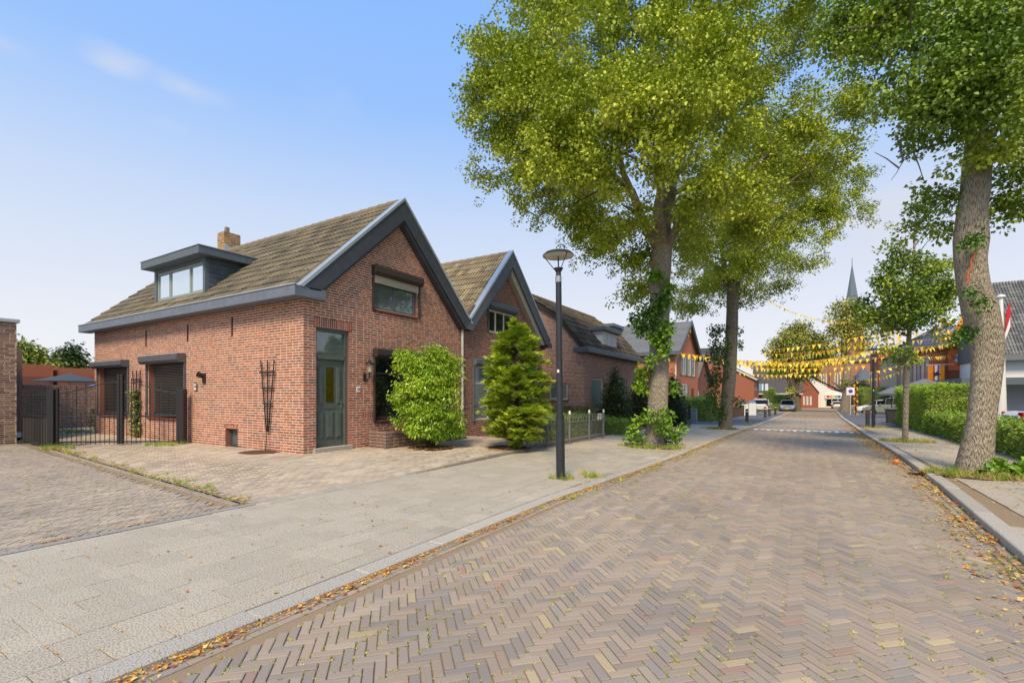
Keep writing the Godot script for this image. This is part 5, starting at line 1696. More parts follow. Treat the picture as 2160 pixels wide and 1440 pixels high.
	# parasols of the terrace
	for q: Array in [[W(7.7, 0, 46.8), 1.7, 2.55, "large grey terrace parasol next to the tall hedge"], [W(5.9, 0, 47.9), 1.3, 1.95, "dark terrace parasol at the edge of the car park"]]:
		var pa := thing("terrace_parasol", q[3], "parasol", Vector3(q[0].x, gy(44.0), q[0].z))
		mb = MB.new()
		for k in 4:
			var a0 := TAU * (k + 0.5) / 4
			var a1 := TAU * (k + 1.5) / 4
			mb.tri(Vector3(0, q[2] + 0.5, 0), Vector3(cos(a1) * q[1], q[2], sin(a1) * q[1]), Vector3(cos(a0) * q[1], q[2], sin(a0) * q[1]), C(110, 112, 120))
			mb.quad(Vector3(cos(a0) * q[1], q[2] - 0.16, sin(a0) * q[1]), Vector3(cos(a0) * q[1], q[2], sin(a0) * q[1]), Vector3(cos(a1) * q[1], q[2], sin(a1) * q[1]), Vector3(cos(a1) * q[1], q[2] - 0.16, sin(a1) * q[1]), C(92, 94, 102))
		part(mb, "canopy", M.cloth, pa, "", true)
		mb = MB.new()
		mb.tube([Vector3.ZERO, Vector3(0, q[2] + 0.5, 0)], [0.035, 0.03], 8, C(70, 72, 76))
		part(mb, "pole", M.plain, pa, "", true)
	# beige block and far brick block with a pale canopy
	hs = thing("beige_block", "pale beige brick block next to the cafe", "building", W(10.8, gy(82.0), 84.0))
	mb = MB.new()
	mb.box(Transform3D.IDENTITY, Vector3(10.4, gy(82.0), -96.0), Vector3(22, 6.6, -78.0), C(196, 180, 156))
	part(mb, "wall", M.brick, hs)
	mb = MB.new()
	mb.box(Transform3D.IDENTITY, Vector3(10.3, 6.6, -96.2), Vector3(22.2, 6.8, -77.8), C(120, 112, 106))
	part(mb, "coping", M.plain, hs)
	hs = thing("red_block", "dark red brick block with a pale canopy over its door", "building", W(10.0, gy(99.0), 103.0))
	mb = MB.new()
	mb.box(Transform3D.IDENTITY, Vector3(10.6, gy(99.0), -112.0), Vector3(14.6, 8.9, -100.0), C(160, 82, 62))
	part(mb, "wall", M.brick, hs)
	mb = MB.new()
	mb.box(Transform3D.IDENTITY, Vector3(9.9, 1.2, -112.0), Vector3(14.7, 1.6, -99.2), C(218, 216, 210))
	part(mb, "canopy", M.plain, hs)
	win_simple(hs, frame(W(10.6, 0, 111.5), "west"), [[1.0, 3.0, 2.2, 5.4, [0.5]], [5.0, 7.0, 2.2, 5.4, [0.5]], [8.6, 10.4, 2.2, 5.4, []]], M.white_paint, M.glass_mid)
	win_simple(hs, frame(W(10.6, 0, 100.0), "north"), [[1.0, 2.0, 2.4, 5.2, []]], M.white_paint, M.glass_mid)
	# white house with the big grey roof
	g = gy(48.0)
	hs = thing("white_house", "white rendered house under a tall grey tiled roof behind the flagpole", "house", W(15.0, g, 48.0))
	var th := frame(W(11.9, 0, 48.0), "north")
	mb = MB.new()
	mb.box(th, Vector3(0, g, -11.0), Vector3(16.0, 4.1, 0.0), C(226, 228, 228))
	part(mb, "wall", M.plain, hs)
	mb = MB.new()
	mb.prism(frame(W(12.0, 0, 48.0), "west"), PackedVector2Array([Vector2(-11.2, 4.0), Vector2(0.2, 4.0), Vector2(-5.5, 10.2)]), -16.2, 0.25, C(110, 112, 112))
	var rf := part(mb, "roof", M.roof_far, hs)
	var tp := [C(128, 130, 128), C(116, 118, 118), C(138, 140, 136), C(106, 108, 108)]
	tile_slope(rf, W(11.6, 3.9, 47.5), W(28.0, 3.9, 47.5), W(28.0, 10.35, 53.5), W(11.6, 10.35, 53.5), 22, 46, tp, 300, dist_skip, M.paver)
	mb = MB.new()
	mb.box(th, Vector3(-0.4, 3.75, 0.3), Vector3(16.2, 4.15, 0.75), C(112, 118, 124))
	part(mb, "gutter", M.plain, hs)
	win_simple(hs, th, [[6.0, 8.0, 0.8, 2.6, [0.5]], [10.0, 12.0, 0.8, 2.6, [0.5]]], M.white_paint, M.glass_mid)

# ---------------------------------------------------------------- plants
const LIME := [[148, 168, 38], [170, 188, 46], [194, 206, 62]]
func cols(list: Array, k := 1.0) -> Array:
	var out := []
	for c: Array in list: out.append(C(c[0], c[1], c[2]) * k)
	return out

# a limb that grows from a to b with a sag or lift, giving off twigs
func limb(mb: MB, a: Vector3, b: Vector3, r0: float, r1: float, bend: Vector3, col: Color, twigs := 0) -> void:
	var pts := []
	var rad := []
	var n := 9
	for k in n:
		var t := k / float(n - 1)
		var w := Vector3(nz.get_noise_3dv(a * 7.0 + Vector3(t * 9.0, 0, 0)), nz.get_noise_3dv(b * 5.0 + Vector3(0, t * 9.0, 0)), nz.get_noise_3dv(a * 3.0 + Vector3(0, 0, t * 9.0))) * a.distance_to(b) * 0.1 * sin(t * PI)
		pts.append(a.lerp(b, t) + bend * sin(t * PI) + w)
		rad.append(lerpf(r0, r1, pow(t, 0.8)))
	mb.tube(pts, rad, 9, col, 0.1, nz)
	for k in twigs:
		var q: Vector3 = pts[3 + k % (n - 4)]
		var d := (Vector3(rng.randfn(), rng.randfn() * 0.6 + 0.3, rng.randfn()).normalized() + (b - a).normalized() * 0.7).normalized()
		var l := a.distance_to(b) * rng.randf_range(0.25, 0.5)
		mb.tube([q, q + d * l * 0.5 + Vector3(0, 0.05, 0) * l, q + d * l], [r1 * 0.8 + 0.012, r1 * 0.5 + 0.008, 0.006], 6, col)

# trunk outline read from the photograph: [v, left u, right u]
func trunk(mb: MB, rows: Array, depth: float, col: Color) -> void:
	var pts := []
	var rad := []
	for r: Array in rows:
		pts.append(pix((r[1] + r[2]) * 0.5, r[0], depth))
		var off: float = ((r[1] + r[2]) * 0.5 - 1080.0) / FPX
		rad.append((r[2] - r[1]) * 0.5 * depth / FPX / sqrt(1.0 + off * off))
	# smooth between the rows
	var P := []
	var R := []
	for k in pts.size() - 1:
		for z in 5:
			var t := z / 5.0
			var p0: Vector3 = pts[maxi(k - 1, 0)]
			var p3: Vector3 = pts[mini(k + 2, pts.size() - 1)]
			P.append((pts[k] as Vector3).cubic_interpolate(pts[k + 1], p0, p3, t))
			R.append(lerpf(rad[k], rad[k + 1], t))
	P.append(pts[-1])
	R.append(rad[-1])
	mb.tube(P, R, 26, col, 0.1, nz)

func build_big_tree() -> void:
	var d := 13.53
	var tr := thing("lime_tree", "tall leafy lime tree with shoots up its trunk on the pavement past the lamp post", "tree", pix(1381, 944, d))
	var mb := MB.new()
	trunk(mb, [[952, 1346, 1412], [940, 1353, 1407], [920, 1360, 1407], [880, 1366, 1408], [800, 1369, 1410], [710, 1372, 1411], [620, 1372, 1412], [560, 1373, 1416], [520, 1378, 1418]], d, Color.WHITE)
	var f := pix(1397, 535, d)
	for l: Array in [[1330, 400, 0.0, 0.2, 0.1, 0.0], [1440, 300, 0.4, 0.22, 0.1, 0.1], [1500, 420, -0.8, 0.16, 0.07, 0.2], [1400, 250, -0.6, 0.2, 0.08, 0.0], [1360, 470, 1.4, 0.14, 0.06, 0.1]]:
		limb(mb, f, pix(l[0], l[1], d + l[2]), l[3], l[4], Vector3(0, l[5], 0), Color(0.75, 0.72, 0.68), 4)
	for l: Array in [[1330, 400, 1180, 310, 0, -0.6, 0.1, 0.03], [1330, 400, 1210, 430, 0, 0.6, 0.07, 0.02], [1330, 400, 1250, 160, 0, -1.0, 0.1, 0.03], [1250, 330, 1080, 210, -0.6, 0, 0.06, 0.02], [1440, 300, 1500, 60, 0.4, 0, 0.1, 0.03], [1440, 300, 1610, 170, 0.4, 0.5, 0.08, 0.03], [1500, 420, 1690, 300, -0.8, 0.5, 0.07, 0.02], [1500, 420, 1660, 400, -0.8, 1.0, 0.06, 0.02], [1400, 250, 1330, 20, -0.6, -0.5, 0.09, 0.03], [1400, 250, 1420, -60, -0.6, 0.0, 0.09, 0.03], [1610, 170, 1760, 60, 0.5, 1, 0.04, 0.015], [1180, 310, 1060, 330, -0.6, 0.3, 0.04, 0.015], [1250, 160, 1120, 60, -1, 0, 0.05, 0.015]]:
		limb(mb, pix(l[0], l[1], d + l[4]), pix(l[2], l[3], d + l[5]), l[6], l[7], Vector3(0, 0.15, 0), Color(0.6, 0.57, 0.53), 5)
	part(mb, "trunk", M.bark, tr)
	var lobes := pl([[1040, 140, 62, -0.4], [1020, 235, 55, 0], [1040, 330, 58, 0.5], [1100, 70, 80, 0], [1130, 190, 85, -1.2], [1120, 290, 70, -0.6], [1150, 400, 70, -0.4], [1200, 440, 55, 0.4], [1180, 320, 80, -2.0], [1230, 110, 105, -2], [1250, 250, 95, -2.8], [1262, 340, 66, -2.2], [1300, 470, 62, -0.6], [1250, 500, 40, 0.8], [1340, 540, 48, 0.4], [1345, 600, 34, 0.8], [1360, 90, 110, -2.2], [1370, 230, 100, -3.2], [1395, 310, 62, -2.8], [1450, 420, 48, -1.4], [1180, -10, 90, 1], [1280, -50, 120, 0], [1440, -60, 130, 0], [1480, 90, 90, -2.2], [1490, 210, 85, -2.4], [1530, 310, 75, -1.6], [1500, 410, 62, -1.8], [1560, 60, 80, -0.5], [1560, 200, 60, 0.5], [1640, 160, 50, 0.8], [1690, 270, 62, 0.8], [1630, 290, 60, 0.2], [1770, 225, 50, 0.4], [1740, 310, 55, 0.9], [1660, 370, 55, 1.2], [1590, 400, 60, 0], [1620, -30, 110, 0], [1700, 40, 60, 1.6], [1560, 470, 50, 1.4], [1440, 520, 50, 1.6], [1240, 400, 70, 1.8], [1380, 160, 110, 2.2], [1200, 200, 100, 2.4], [1540, 130, 90, 2.4], [1820, 200, 26, 0.4], [1810, 290, 24, 0.6], [1480, 500, 40, 0.4]], d)
	foliage(tr, "crown", lobes, spray("lime", 24, 0.2, 0.078, 0.9, 0.7, 0.1, C(255, 250, 175) * 1.5), M.leaf, 22.0, cols(LIME), -0.14, 0.42, 0.38, 9)
	var sh := pl([[1385, 585, 18, -0.42], [1395, 640, 24, -0.47], [1372, 665, 24, -0.42], [1355, 690, 22, -0.22], [1402, 690, 24, -0.52], [1380, 715, 22, -0.47], [1402, 738, 18, -0.52], [1372, 760, 12, -0.42], [1340, 678, 14, -0.12], [1408, 610, 16, -0.42], [1362, 790, 22, -0.12], [1350, 815, 18, -0.02], [1405, 880, 18, -0.57], [1395, 905, 18, -0.57], [1370, 880, 10, -0.42], [1418, 820, 14, -0.02]], d, 0.78)
	foliage(tr, "shoots", sh, spray("shoot", 12, 0.15, 0.11, 0.85), M.leaf, 30.0, cols([[70, 112, 26], [112, 156, 36], [160, 190, 52]]), -0.5)
	var bs := thing("tree_sucker", "bushy green suckers crowding the foot of the big lime tree", "shrub", pix(1350, 935, d))
	foliage(bs, "leaves", pl([[1347, 888, 12, -0.2], [1340, 908, 13, -0.2], [1350, 924, 11, -0.3], [1332, 925, 8, -0.2], [1416, 910, 12, 0.0], [1428, 922, 13, -0.2], [1440, 905, 8, 0.1], [1414, 930, 10, -0.3]], d, 1.0), spray("sucker", 9, 0.11, 0.085, 0.85), M.leaf, 42.0, cols([[70, 112, 26], [112, 156, 36], [160, 190, 52]]), -0.5)

func build_other_trees() -> void:
	# second lime further down the pavement
	var d := 22.04
	var tr := thing("lime_tree", "lime tree with dark ivy on its trunk further along the house side", "tree", pix(1530, 906, d))
	var mb := MB.new()
	trunk(mb, [[912, 1510, 1550], [900, 1515, 1545], [860, 1519, 1547], [800, 1524, 1553], [700, 1530, 1557], [660, 1532, 1558], [600, 1532, 1557]], d, Color(0.85, 0.82, 0.78))
	var f := pix(1545, 615, d)
	for l: Array in [[1500, 470, 0.0], [1560, 430, 0.6], [1640, 480, -0.6], [1600, 400, 0.5], [1700, 430, 0.4], [1480, 540, 0.8]]:
		limb(mb, f, pix(l[0], l[1], d + l[2]), 0.17, 0.05, Vector3(0, 0.3, 0), Color(0.55, 0.52, 0.48), 5)
	part(mb, "trunk", M.bark, tr)
	foliage(tr, "crown", pl([[1490, 570, 55, 0], [1450, 610, 34, 0.4], [1470, 650, 24, 0], [1540, 530, 75, -1.6], [1600, 570, 52, -0.8], [1620, 500, 75, -1.6], [1650, 590, 30, 0], [1690, 520, 55, -0.6], [1700, 450, 75, 0], [1770, 430, 50, 0], [1820, 440, 26, 0], [1740, 500, 36, 0.4], [1500, 430, 90, 0], [1600, 390, 100, 0], [1720, 360, 80, 0], [1800, 380, 40, 0], [1580, 480, 90, 2.5], [1520, 600, 40, 1.6], [1570, 620, 24, 0.4], [1460, 480, 60, 0.6], [1540, 300, 110, 0], [1660, 280, 90, 0.5]], d), spray("lime", 24, 0.2, 0.078, 0.9), M.leaf, 15.0, cols(LIME), -0.12, 0.42, 0.42, 9)
	foliage(tr, "ivy", pl([[1512, 700, 20, 0], [1504, 740, 22, 0], [1522, 770, 22, -0.3], [1510, 800, 24, -0.2], [1506, 840, 24, -0.2], [1512, 870, 22, -0.2], [1552, 700, 12, 0], [1556, 730, 10, 0], [1555, 850, 14, -0.1], [1530, 730, 18, -0.35]], d, 1.0), spray("shoot", 12, 0.15, 0.11, 0.85), M.leaf, 12.0, cols([[60, 88, 34], [84, 112, 40], [116, 138, 54]]), -0.35)
	# old leaning lime by the hedge
	d = 8.65
	tr = thing("lime_tree", "old crooked lime tree with a swollen trunk beside the clipped hedge", "tree", pix(2052, 1004, d))
	mb = MB.new()
	trunk(mb, [[1022, 1996, 2106], [1003, 2006, 2099], [950, 2022, 2100], [900, 2035, 2102], [850, 2042, 2108], [800, 2046, 2115], [750, 2047, 2120], [715, 2042, 2120], [680, 2033, 2114], [650, 2026, 2108], [600, 2018, 2090], [550, 2012, 2083], [505, 2010, 2088], [450, 2018, 2084], [400, 2026, 2090], [350, 2030, 2094], [300, 2036, 2088], [220, 2040, 2084], [120, 2046, 2082], [0, 2040, 2076], [-120, 2036, 2066]], d, Color.WHITE)
	for l: Array in [[2062, 320, 2150, 240, 0, 0.07], [2060, 250, 1960, 130, -0.4, 0.07], [2062, 150, 1870, 90, 0, 0.06], [2060, 60, 1790, 60, 0.4, 0.07], [2060, 300, 1960, 310, -0.3, 0.03], [1960, 310, 1880, 380, -0.3, 0.015], [2060, 20, 2200, -100, 0, 0.1], [2058, -60, 1960, -220, 0, 0.1], [2080, 330, 2160, 380, 0.4, 0.03]]:
		limb(mb, pix(l[0], l[1], d), pix(l[2], l[3], d + l[4]), l[5], l[5] * 0.3, Vector3(0, 0.1, 0), Color(0.6, 0.57, 0.53), 4)
	part(mb, "trunk", M.bark, tr)
	foliage(tr, "crown", pl([[2090, 50, 90, -0.8], [2010, 70, 80, -0.8], [1935, 90, 62, -0.3], [2140, 150, 85, -0.9], [2060, 150, 75, -1.1], [1985, 170, 62, -0.8], [2100, 230, 75, -0.9], [2030, 240, 50, -0.9], [1960, 230, 42, -0.6], [2150, 290, 60, -0.2], [2090, 310, 45, -0.4], [1905, 190, 42, 0.2], [1990, 310, 32, -0.5], [1955, 345, 26, -0.5], [1915, 372, 20, -0.4], [1880, 388, 12, -0.4], [2130, 380, 42, 0.4], [2150, 430, 26, 0.6], [2108, 420, 22, 0.5], [1860, 60, 60, 0.6], [1790, 40, 52, 1.2], [1760, 100, 28, 1.2], [1820, 130, 40, 0.6], [1880, 130, 45, 0.4], [1950, -40, 90, 0], [2070, -60, 110, 0], [2200, -10, 120, 0], [2210, 130, 90, 0], [2210, 260, 80, 0], [1860, -20, 70, 0.6], [1990, 400, 22, 0.3], [1970, 440, 18, 0.4], [1985, 480, 14, 0.5], [1930, 280, 26, 0.3], [1860, 200, 26, 0.8]], d, 1.1), spray("lime_near", 16, 0.15, 0.068, 0.9, 0.7, 0.08, C(250, 245, 165) * 1.4), M.leaf, 36.0, cols([[92, 126, 38], [132, 162, 46], [176, 196, 64]]), -0.22, 0.4, 0.32, 9)
	foliage(tr, "shoots", pl([[2040, 510, 14, -0.35], [2060, 505, 12, -0.35], [2050, 615, 12, -0.35], [2070, 640, 12, -0.35], [2040, 700, 16, -0.3], [2025, 715, 14, -0.2]], d, 1.0), spray("shoot_near", 9, 0.09, 0.065, 0.85), M.leaf, 80.0, cols([[60, 100, 30], [100, 146, 46]]), -0.6)
	var rb := thing("orange_ribbon", "weathered orange ribbon tied to the old leaning tree", "ribbon", pix(2046, 560, d - 0.34))
	mb = MB.new()
	var q := []
	for k in 9: q.append(pix(2056 - k * 2.2 + sin(k * 2.0) * 3.0, 532 + k * 8.5, d - 0.26 + sin(k * 3.0) * 0.02))
	mb.tube(q, [0.012, 0.02, 0.01, 0.016, 0.022, 0.01, 0.024, 0.02, 0.006], 5, C(190, 104, 50))
	part(mb, "cloth", M.cloth, rb)
	# slim young tree
	d = 15.02
	tr = thing("young_tree", "slim young street tree with a pointed crown beside the tall hedge", "tree", pix(1910, 936, d))
	mb = MB.new()
	trunk(mb, [[940, 1900, 1919], [925, 1903, 1917], [850, 1905, 1918], [780, 1908, 1920], [720, 1912, 1923], [600, 1922, 1930], [480, 1929, 1933]], d, Color(0.95, 0.93, 0.9))
	for k in 22:
		var v := 720.0 - k * 11.0
		var a := pix(lerpf(1916, 1930, k / 22.0), v, d)
		var r := lerpf(1.15, 0.25, k / 22.0)
		var an := k * 2.4
		mb.tube([a, a + Vector3(cos(an) * r * 0.5, 0.2, sin(an) * r * 0.5), a + Vector3(cos(an) * r, 0.5, sin(an) * r)], [0.025, 0.015, 0.005], 5, Color(0.6, 0.58, 0.52))
	part(mb, "trunk", M.bark, tr)
	foliage(tr, "crown", pl([[1932, 440, 14, 0], [1935, 480, 28, 0], [1915, 515, 32, -0.2], [1955, 520, 34, 0.1], [1895, 555, 38, 0], [1935, 560, 46, -0.4], [1980, 560, 30, 0.2], [1865, 590, 32, 0], [1905, 610, 48, -0.5], [1960, 610, 46, -0.2], [1850, 640, 34, 0.2], [1890, 655, 46, -0.3], [1940, 660, 50, -0.5], [1985, 645, 34, 0.2], [1850, 690, 30, 0.1], [1885, 700, 40, -0.2], [1930, 705, 40, -0.3], [1975, 690, 30, 0], [1880, 735, 26, 0], [1915, 740, 26, -0.2], [1950, 730, 24, 0], [1830, 665, 18, 0.1], [1995, 610, 18, 0.3], [1960, 590, 60, 0.9], [1900, 660, 60, 0.9]], d, 1.1), spray("young", 12, 0.17, 0.095, 0.85), M.leaf, 22.0, cols([[88, 124, 44], [132, 162, 52], [184, 202, 76]]), 0.0, 0.42, 0.28, 7)
	# pollarded double tree and the tree by the church
	d = 66.0
	tr = thing("double_tree", "twin trunked street tree with a broad yellowish crown far down the road", "tree", pix(1680, 864, d))
	mb = MB.new()
	limb(mb, pix(1670, 866, d), pix(1668, 775, d), 0.36, 0.25, Vector3(0, 0, 0), Color(0.7, 0.66, 0.6), 4)
	limb(mb, pix(1684, 866, d), pix(1686, 765, d), 0.42, 0.3, Vector3(0, 0, 0), Color(0.55, 0.52, 0.46), 4)
	part(mb, "trunk", M.bark, tr)
	foliage(tr, "crown", pl([[1650, 760, 26, 0], [1680, 780, 26, 0], [1640, 735, 24, 0], [1670, 735, 34, -1], [1710, 745, 32, 0], [1700, 780, 22, 0], [1740, 750, 22, 0], [1665, 705, 20, 0], [1695, 700, 22, 0], [1725, 720, 22, 0], [1640, 780, 18, 0], [1720, 785, 14, 0], [1670, 825, 8, -0.5], [1684, 690, 14, 0]], d, 1.1), spray("far", 20, 0.7, 0.26, 0.85), M.leaf, 2.6, cols([[96, 112, 34], [150, 158, 56], [196, 194, 88]]), -0.25)
	d = 59.3
	tr = thing("church_tree", "tall sparse street tree standing before the church", "tree", pix(1783, 870, d))
	mb = MB.new()
	limb(mb, pix(1783, 873, d), pix(1788, 770, d), 0.62, 0.4, Vector3(0, 0, 0), Color(0.95, 0.9, 0.84), 2)
	limb(mb, pix(1788, 772, d), pix(1786, 640, d), 0.36, 0.06, Vector3(0, 0, 0), Color(0.7, 0.66, 0.6), 9)
	part(mb, "trunk", M.bark, tr)
	foliage(tr, "crown", pl([[1780, 640, 18, 0], [1765, 660, 18, 0], [1800, 655, 20, 0], [1785, 680, 24, 0], [1815, 690, 22, 0], [1765, 700, 20, 0], [1795, 715, 24, 0], [1825, 725, 18, 0], [1830, 675, 12, 0], [1750, 670, 10, 0], [1770, 735, 18, 0], [1772, 800, 9, -0.6], [1786, 808, 7, -0.6]], d, 1.1), spray("far", 20, 0.7, 0.26, 0.85), M.leaf, 2.2, cols([[104, 114, 44], [158, 162, 68], [200, 196, 98]]), -0.15)
	# trees behind the alley and dark trees on the skyline
	for z: Array in [[38.0, [[60, 745, 26, 0], [85, 765, 24, 0], [40, 770, 24, 0], [100, 780, 18, 0], [30, 735, 18, 0]], "yellowish tree beyond the garages with a gap to the next", [[70, 94, 26], [130, 146, 44], [176, 178, 76]]], [42.0, [[148, 745, 20, 0], [140, 768, 28, 0], [165, 775, 22, 0], [120, 775, 18, 0]], "dark green rounded tree beyond the garages", [[36, 62, 34], [66, 94, 46], [104, 126, 60]]], [120.0, [[1815, 815, 14, 0], [1806, 822, 10, 0], [1828, 818, 10, 0]], "dark tree on the skyline behind the car park", [[40, 56, 34], [70, 84, 46]]]]:
		tr = thing("distant_tree", z[2], "tree", pix(z[1][0][0], 850, z[0]))
		mb = MB.new()
		limb(mb, pix(z[1][0][0], 868, z[0]), pix(z[1][0][0], z[1][0][1], z[0]), 0.3, 0.12, Vector3(0, 0, 0), Color(0.6, 0.55, 0.5), 4)
		part(mb, "trunk", M.bark_dark, tr)
		foliage(tr, "crown", pl(z[1], z[0], 1.15), spray("far", 20, 0.7, 0.26, 0.85), M.leaf, 3.5, cols(z[3]), -0.4)

# a leafy block: lobes along the faces of a box with a twiggy core
func hedge(called: String, label: String, a: Vector3, b: Vector3, mesh: ArrayMesh, m: Material, cl: Array, per := 34.0, category := "hedge", rough := 0.06) -> void:
	var hs := thing(called, label, category, Vector3((a.x + b.x) * 0.5, a.y, (a.z + b.z) * 0.5))
	var mb := MB.new()
	mb.box(Transform3D.IDENTITY, a + Vector3(0.1, 0, 0.1), b - Vector3(0.1, 0.1, 0.1), C(104, 118, 54))
	part(mb, "core", M.leaf, hs)
	var tr: Array[Transform3D] = []
	var cc: Array[Color] = []
	var s := b - a
	for face: Array in [[Vector3(1, 0, 0), s.y * s.z], [Vector3(-1, 0, 0), s.y * s.z], [Vector3(0, 1, 0), s.x * s.z], [Vector3(0, 0, 1), s.x * s.y], [Vector3(0, 0, -1), s.x * s.y * 0.5]]:
		for k in int(face[1] * per):
			var q := Vector3(rng.randf(), rng.randf(), rng.randf())
			var n: Vector3 = face[0]
			for ax in 3:
				if n[ax] > 0.5: q[ax] = 1.0
				elif n[ax] < -0.5: q[ax] = 0.0
			var p := a + q * s
			p += n * (nz.get_noise_3dv(p * 12.0) * rough * 2.0 - rng.randf() * 0.1)
			if p.y < a.y + 0.03: p.y = a.y + 0.03
			tr.append(Transform3D(Basis.from_euler(Vector3(rng.randf() * TAU, rng.randf() * TAU, 0)).scaled(Vector3.ONE * rng.randf_range(0.7, 1.25)), p))
			var t := clampf(0.5 + 0.7 * nz.get_noise_3dv(p * 9.0) + rng.randf_range(-0.25, 0.25), 0.0, 1.0)
			var f := t * (cl.size() - 1)
			var z := mini(int(f), cl.size() - 2)
			cc.append(vary((cl[z] as Color).lerp(cl[z + 1], f - z), 0.12))
	scatter(hs, "leaves", mesh, m, tr, cc)

func build_shrubs() -> void:
	# glossy laurel before the front window
	var d := 12.0
	var sb := thing("laurel_bush", "glossy bright green laurel bush in front of the window", "shrub", pix(908, 946, d))
	var mb := MB.new()
	for k in 4: limb(mb, pix(906 + k * 2, 948, d), pix(850 + k * 35, 820 - (k % 2) * 40, d + (k - 1.5) * 0.25), 0.045, 0.012, Vector3(0, 0.05, 0), Color(0.8, 0.75, 0.7), 6)
	mb.tube([pix(908, 952, d), pix(909, 935, d), pix(910, 915, d)], [0.075, 0.06, 0.055], 10, Color(0.85, 0.8, 0.72), 0.15, nz)
	part(mb, "stem", M.bark_dark, sb)
	foliage(sb, "leaves", pl([[855, 750, 20, 0], [880, 762, 30, -0.1], [925, 745, 24, 0], [945, 760, 24, 0], [860, 790, 36, -0.1], [905, 800, 42, -0.3], [945, 800, 34, 0], [848, 830, 30, 0], [885, 845, 44, -0.3], [935, 845, 42, -0.2], [860, 875, 32, -0.1], [905, 885, 42, -0.3], [950, 880, 32, 0], [882, 902, 24, -0.2], [925, 904, 26, -0.2], [965, 905, 20, 0.1], [900, 840, 70, 0.35], [912, 735, 14, 0], [955, 770, 16, 0.1]], d, 1.0), spray("laurel", 13, 0.11, 0.078, 0.42, 0.9), M.leaf_gloss, 62.0, cols([[116, 154, 34], [148, 186, 42], [186, 212, 60]]), -0.28, 0.3)
	# yew-like conifer
	d = 12.1
	sb = thing("conifer", "shaggy yellow green conifer at the end of the iron fence", "shrub", pix(1090, 952, d))
	mb = MB.new()
	mb.tube([pix(1092, 955, d), pix(1090, 860, d), pix(1086, 700, d)], [0.07, 0.05, 0.015], 10, Color(0.8, 0.75, 0.7), 0.15, nz)
	# each branch: from the stem outwards and up, drooping at its tip
	var tr: Array[Transform3D] = []
	var cc: Array[Color] = []
	var nd := cols([[150, 176, 50], [166, 190, 54], [182, 202, 60], [198, 212, 70]])
	var rows := [[680, 10], [700, 24], [720, 38], [740, 52], [760, 56], [780, 60], [800, 58], [820, 62], [840, 62], [860, 66], [880, 66], [900, 66], [918, 60], [935, 48]]
	for k in 260:
		var t := pow(rng.randf(), 0.85)
		var v := lerpf(688, 938, t)
		var w := 0.0
		for z in rows.size() - 1:
			if v >= rows[z][0] and v < rows[z + 1][0]: w = lerpf(rows[z][1], rows[z + 1][1], (v - rows[z][0]) / (rows[z + 1][0] - rows[z][0]))
		w = (w - 3.0) * d / FPX * rng.randf_range(0.7, 1.12)
		var an := rng.randf() * TAU
		var o := pix(1088, v, d)
		var dir := Vector3(cos(an), 0, sin(an))
		var lift := rng.randf_range(0.12, 0.4) * w
		var pts := [o, o + dir * w * 0.5 + Vector3(0, lift * 0.5, 0), o + dir * w + Vector3(0, lift * rng.randf_range(0.5, 1.2), 0)]
		mb.tube(pts, [0.012, 0.008, 0.003], 5, Color(0.8, 0.75, 0.7))
		for z in 34:
			var q := rng.randf_range(0.25, 1.05)
			var p: Vector3 = o.lerp(pts[2], q) + Vector3(0, sin(q * PI) * lift * 0.3, 0) + Vector3(rng.randfn(), rng.randfn() * 0.6, rng.randfn()) * 0.028
			tr.append(Transform3D(Basis.looking_at(dir + Vector3(rng.randfn() * 0.5, 0.15 + rng.randfn() * 0.2, rng.randfn() * 0.5), Vector3.UP) * Basis(Vector3.BACK, rng.randf_range(-0.7, 0.7)) * Basis.from_scale(Vector3.ONE * rng.randf_range(0.8, 1.25)), p))
			var f := clampf(0.5 + nz.get_noise_3dv(p * 9.0) * 0.7 + rng.randf_range(-0.3, 0.3), 0, 1) * 3.0
			var i := mini(int(f), 2)
			cc.append(vary((nd[i] as Color).lerp(nd[i + 1], f - i), 0.12))
	part(mb, "stem", M.bark_dark, sb)
	# a flat needle twig pointing along -z
	var tw := MB.new()
	for k in 26:
		var t := k / 26.0
		for sd: float in [-1.0, 1.0]:
			var a := Vector3(0, 0, -t * 0.16)
			var l := 0.032 * (1.1 - t * 0.5)
			var b := a + Vector3(sd * l, rng.randf_range(-0.006, 0.01), -0.014)
			tw.tri(a + Vector3(0, 0, 0.004), a + Vector3(0, 0, -0.004), b, Color.WHITE * rng.randf_range(0.8, 1.1))
	for sd: float in [-1.0, 1.0]:
		for k in 14:
			var t := k / 14.0
			var a := Vector3(sd * t * 0.07, 0, -0.05 - t * 0.07)
			for e: float in [-1.0, 1.0]: tw.tri(a + Vector3(0.003, 0, 0.003), a - Vector3(0.003, 0, 0.003), a + Vector3(sd * 0.016 + e * 0.02, 0.004, -0.016 + e * sd * 0.018), Color.WHITE * rng.randf_range(0.85, 1.15))
	scatter(sb, "needles", tw.mesh(), M.needle, tr, cc)
	# cone shaped evergreens in front of the mansard house
	var cone_label := ["dark cone shaped evergreen between window and gate of the mansard house", "dark cone shaped evergreen half hidden by the big lime trunk", "dark cone shaped evergreen by the white tall windows of the shutter house"]
	var k2 := 0
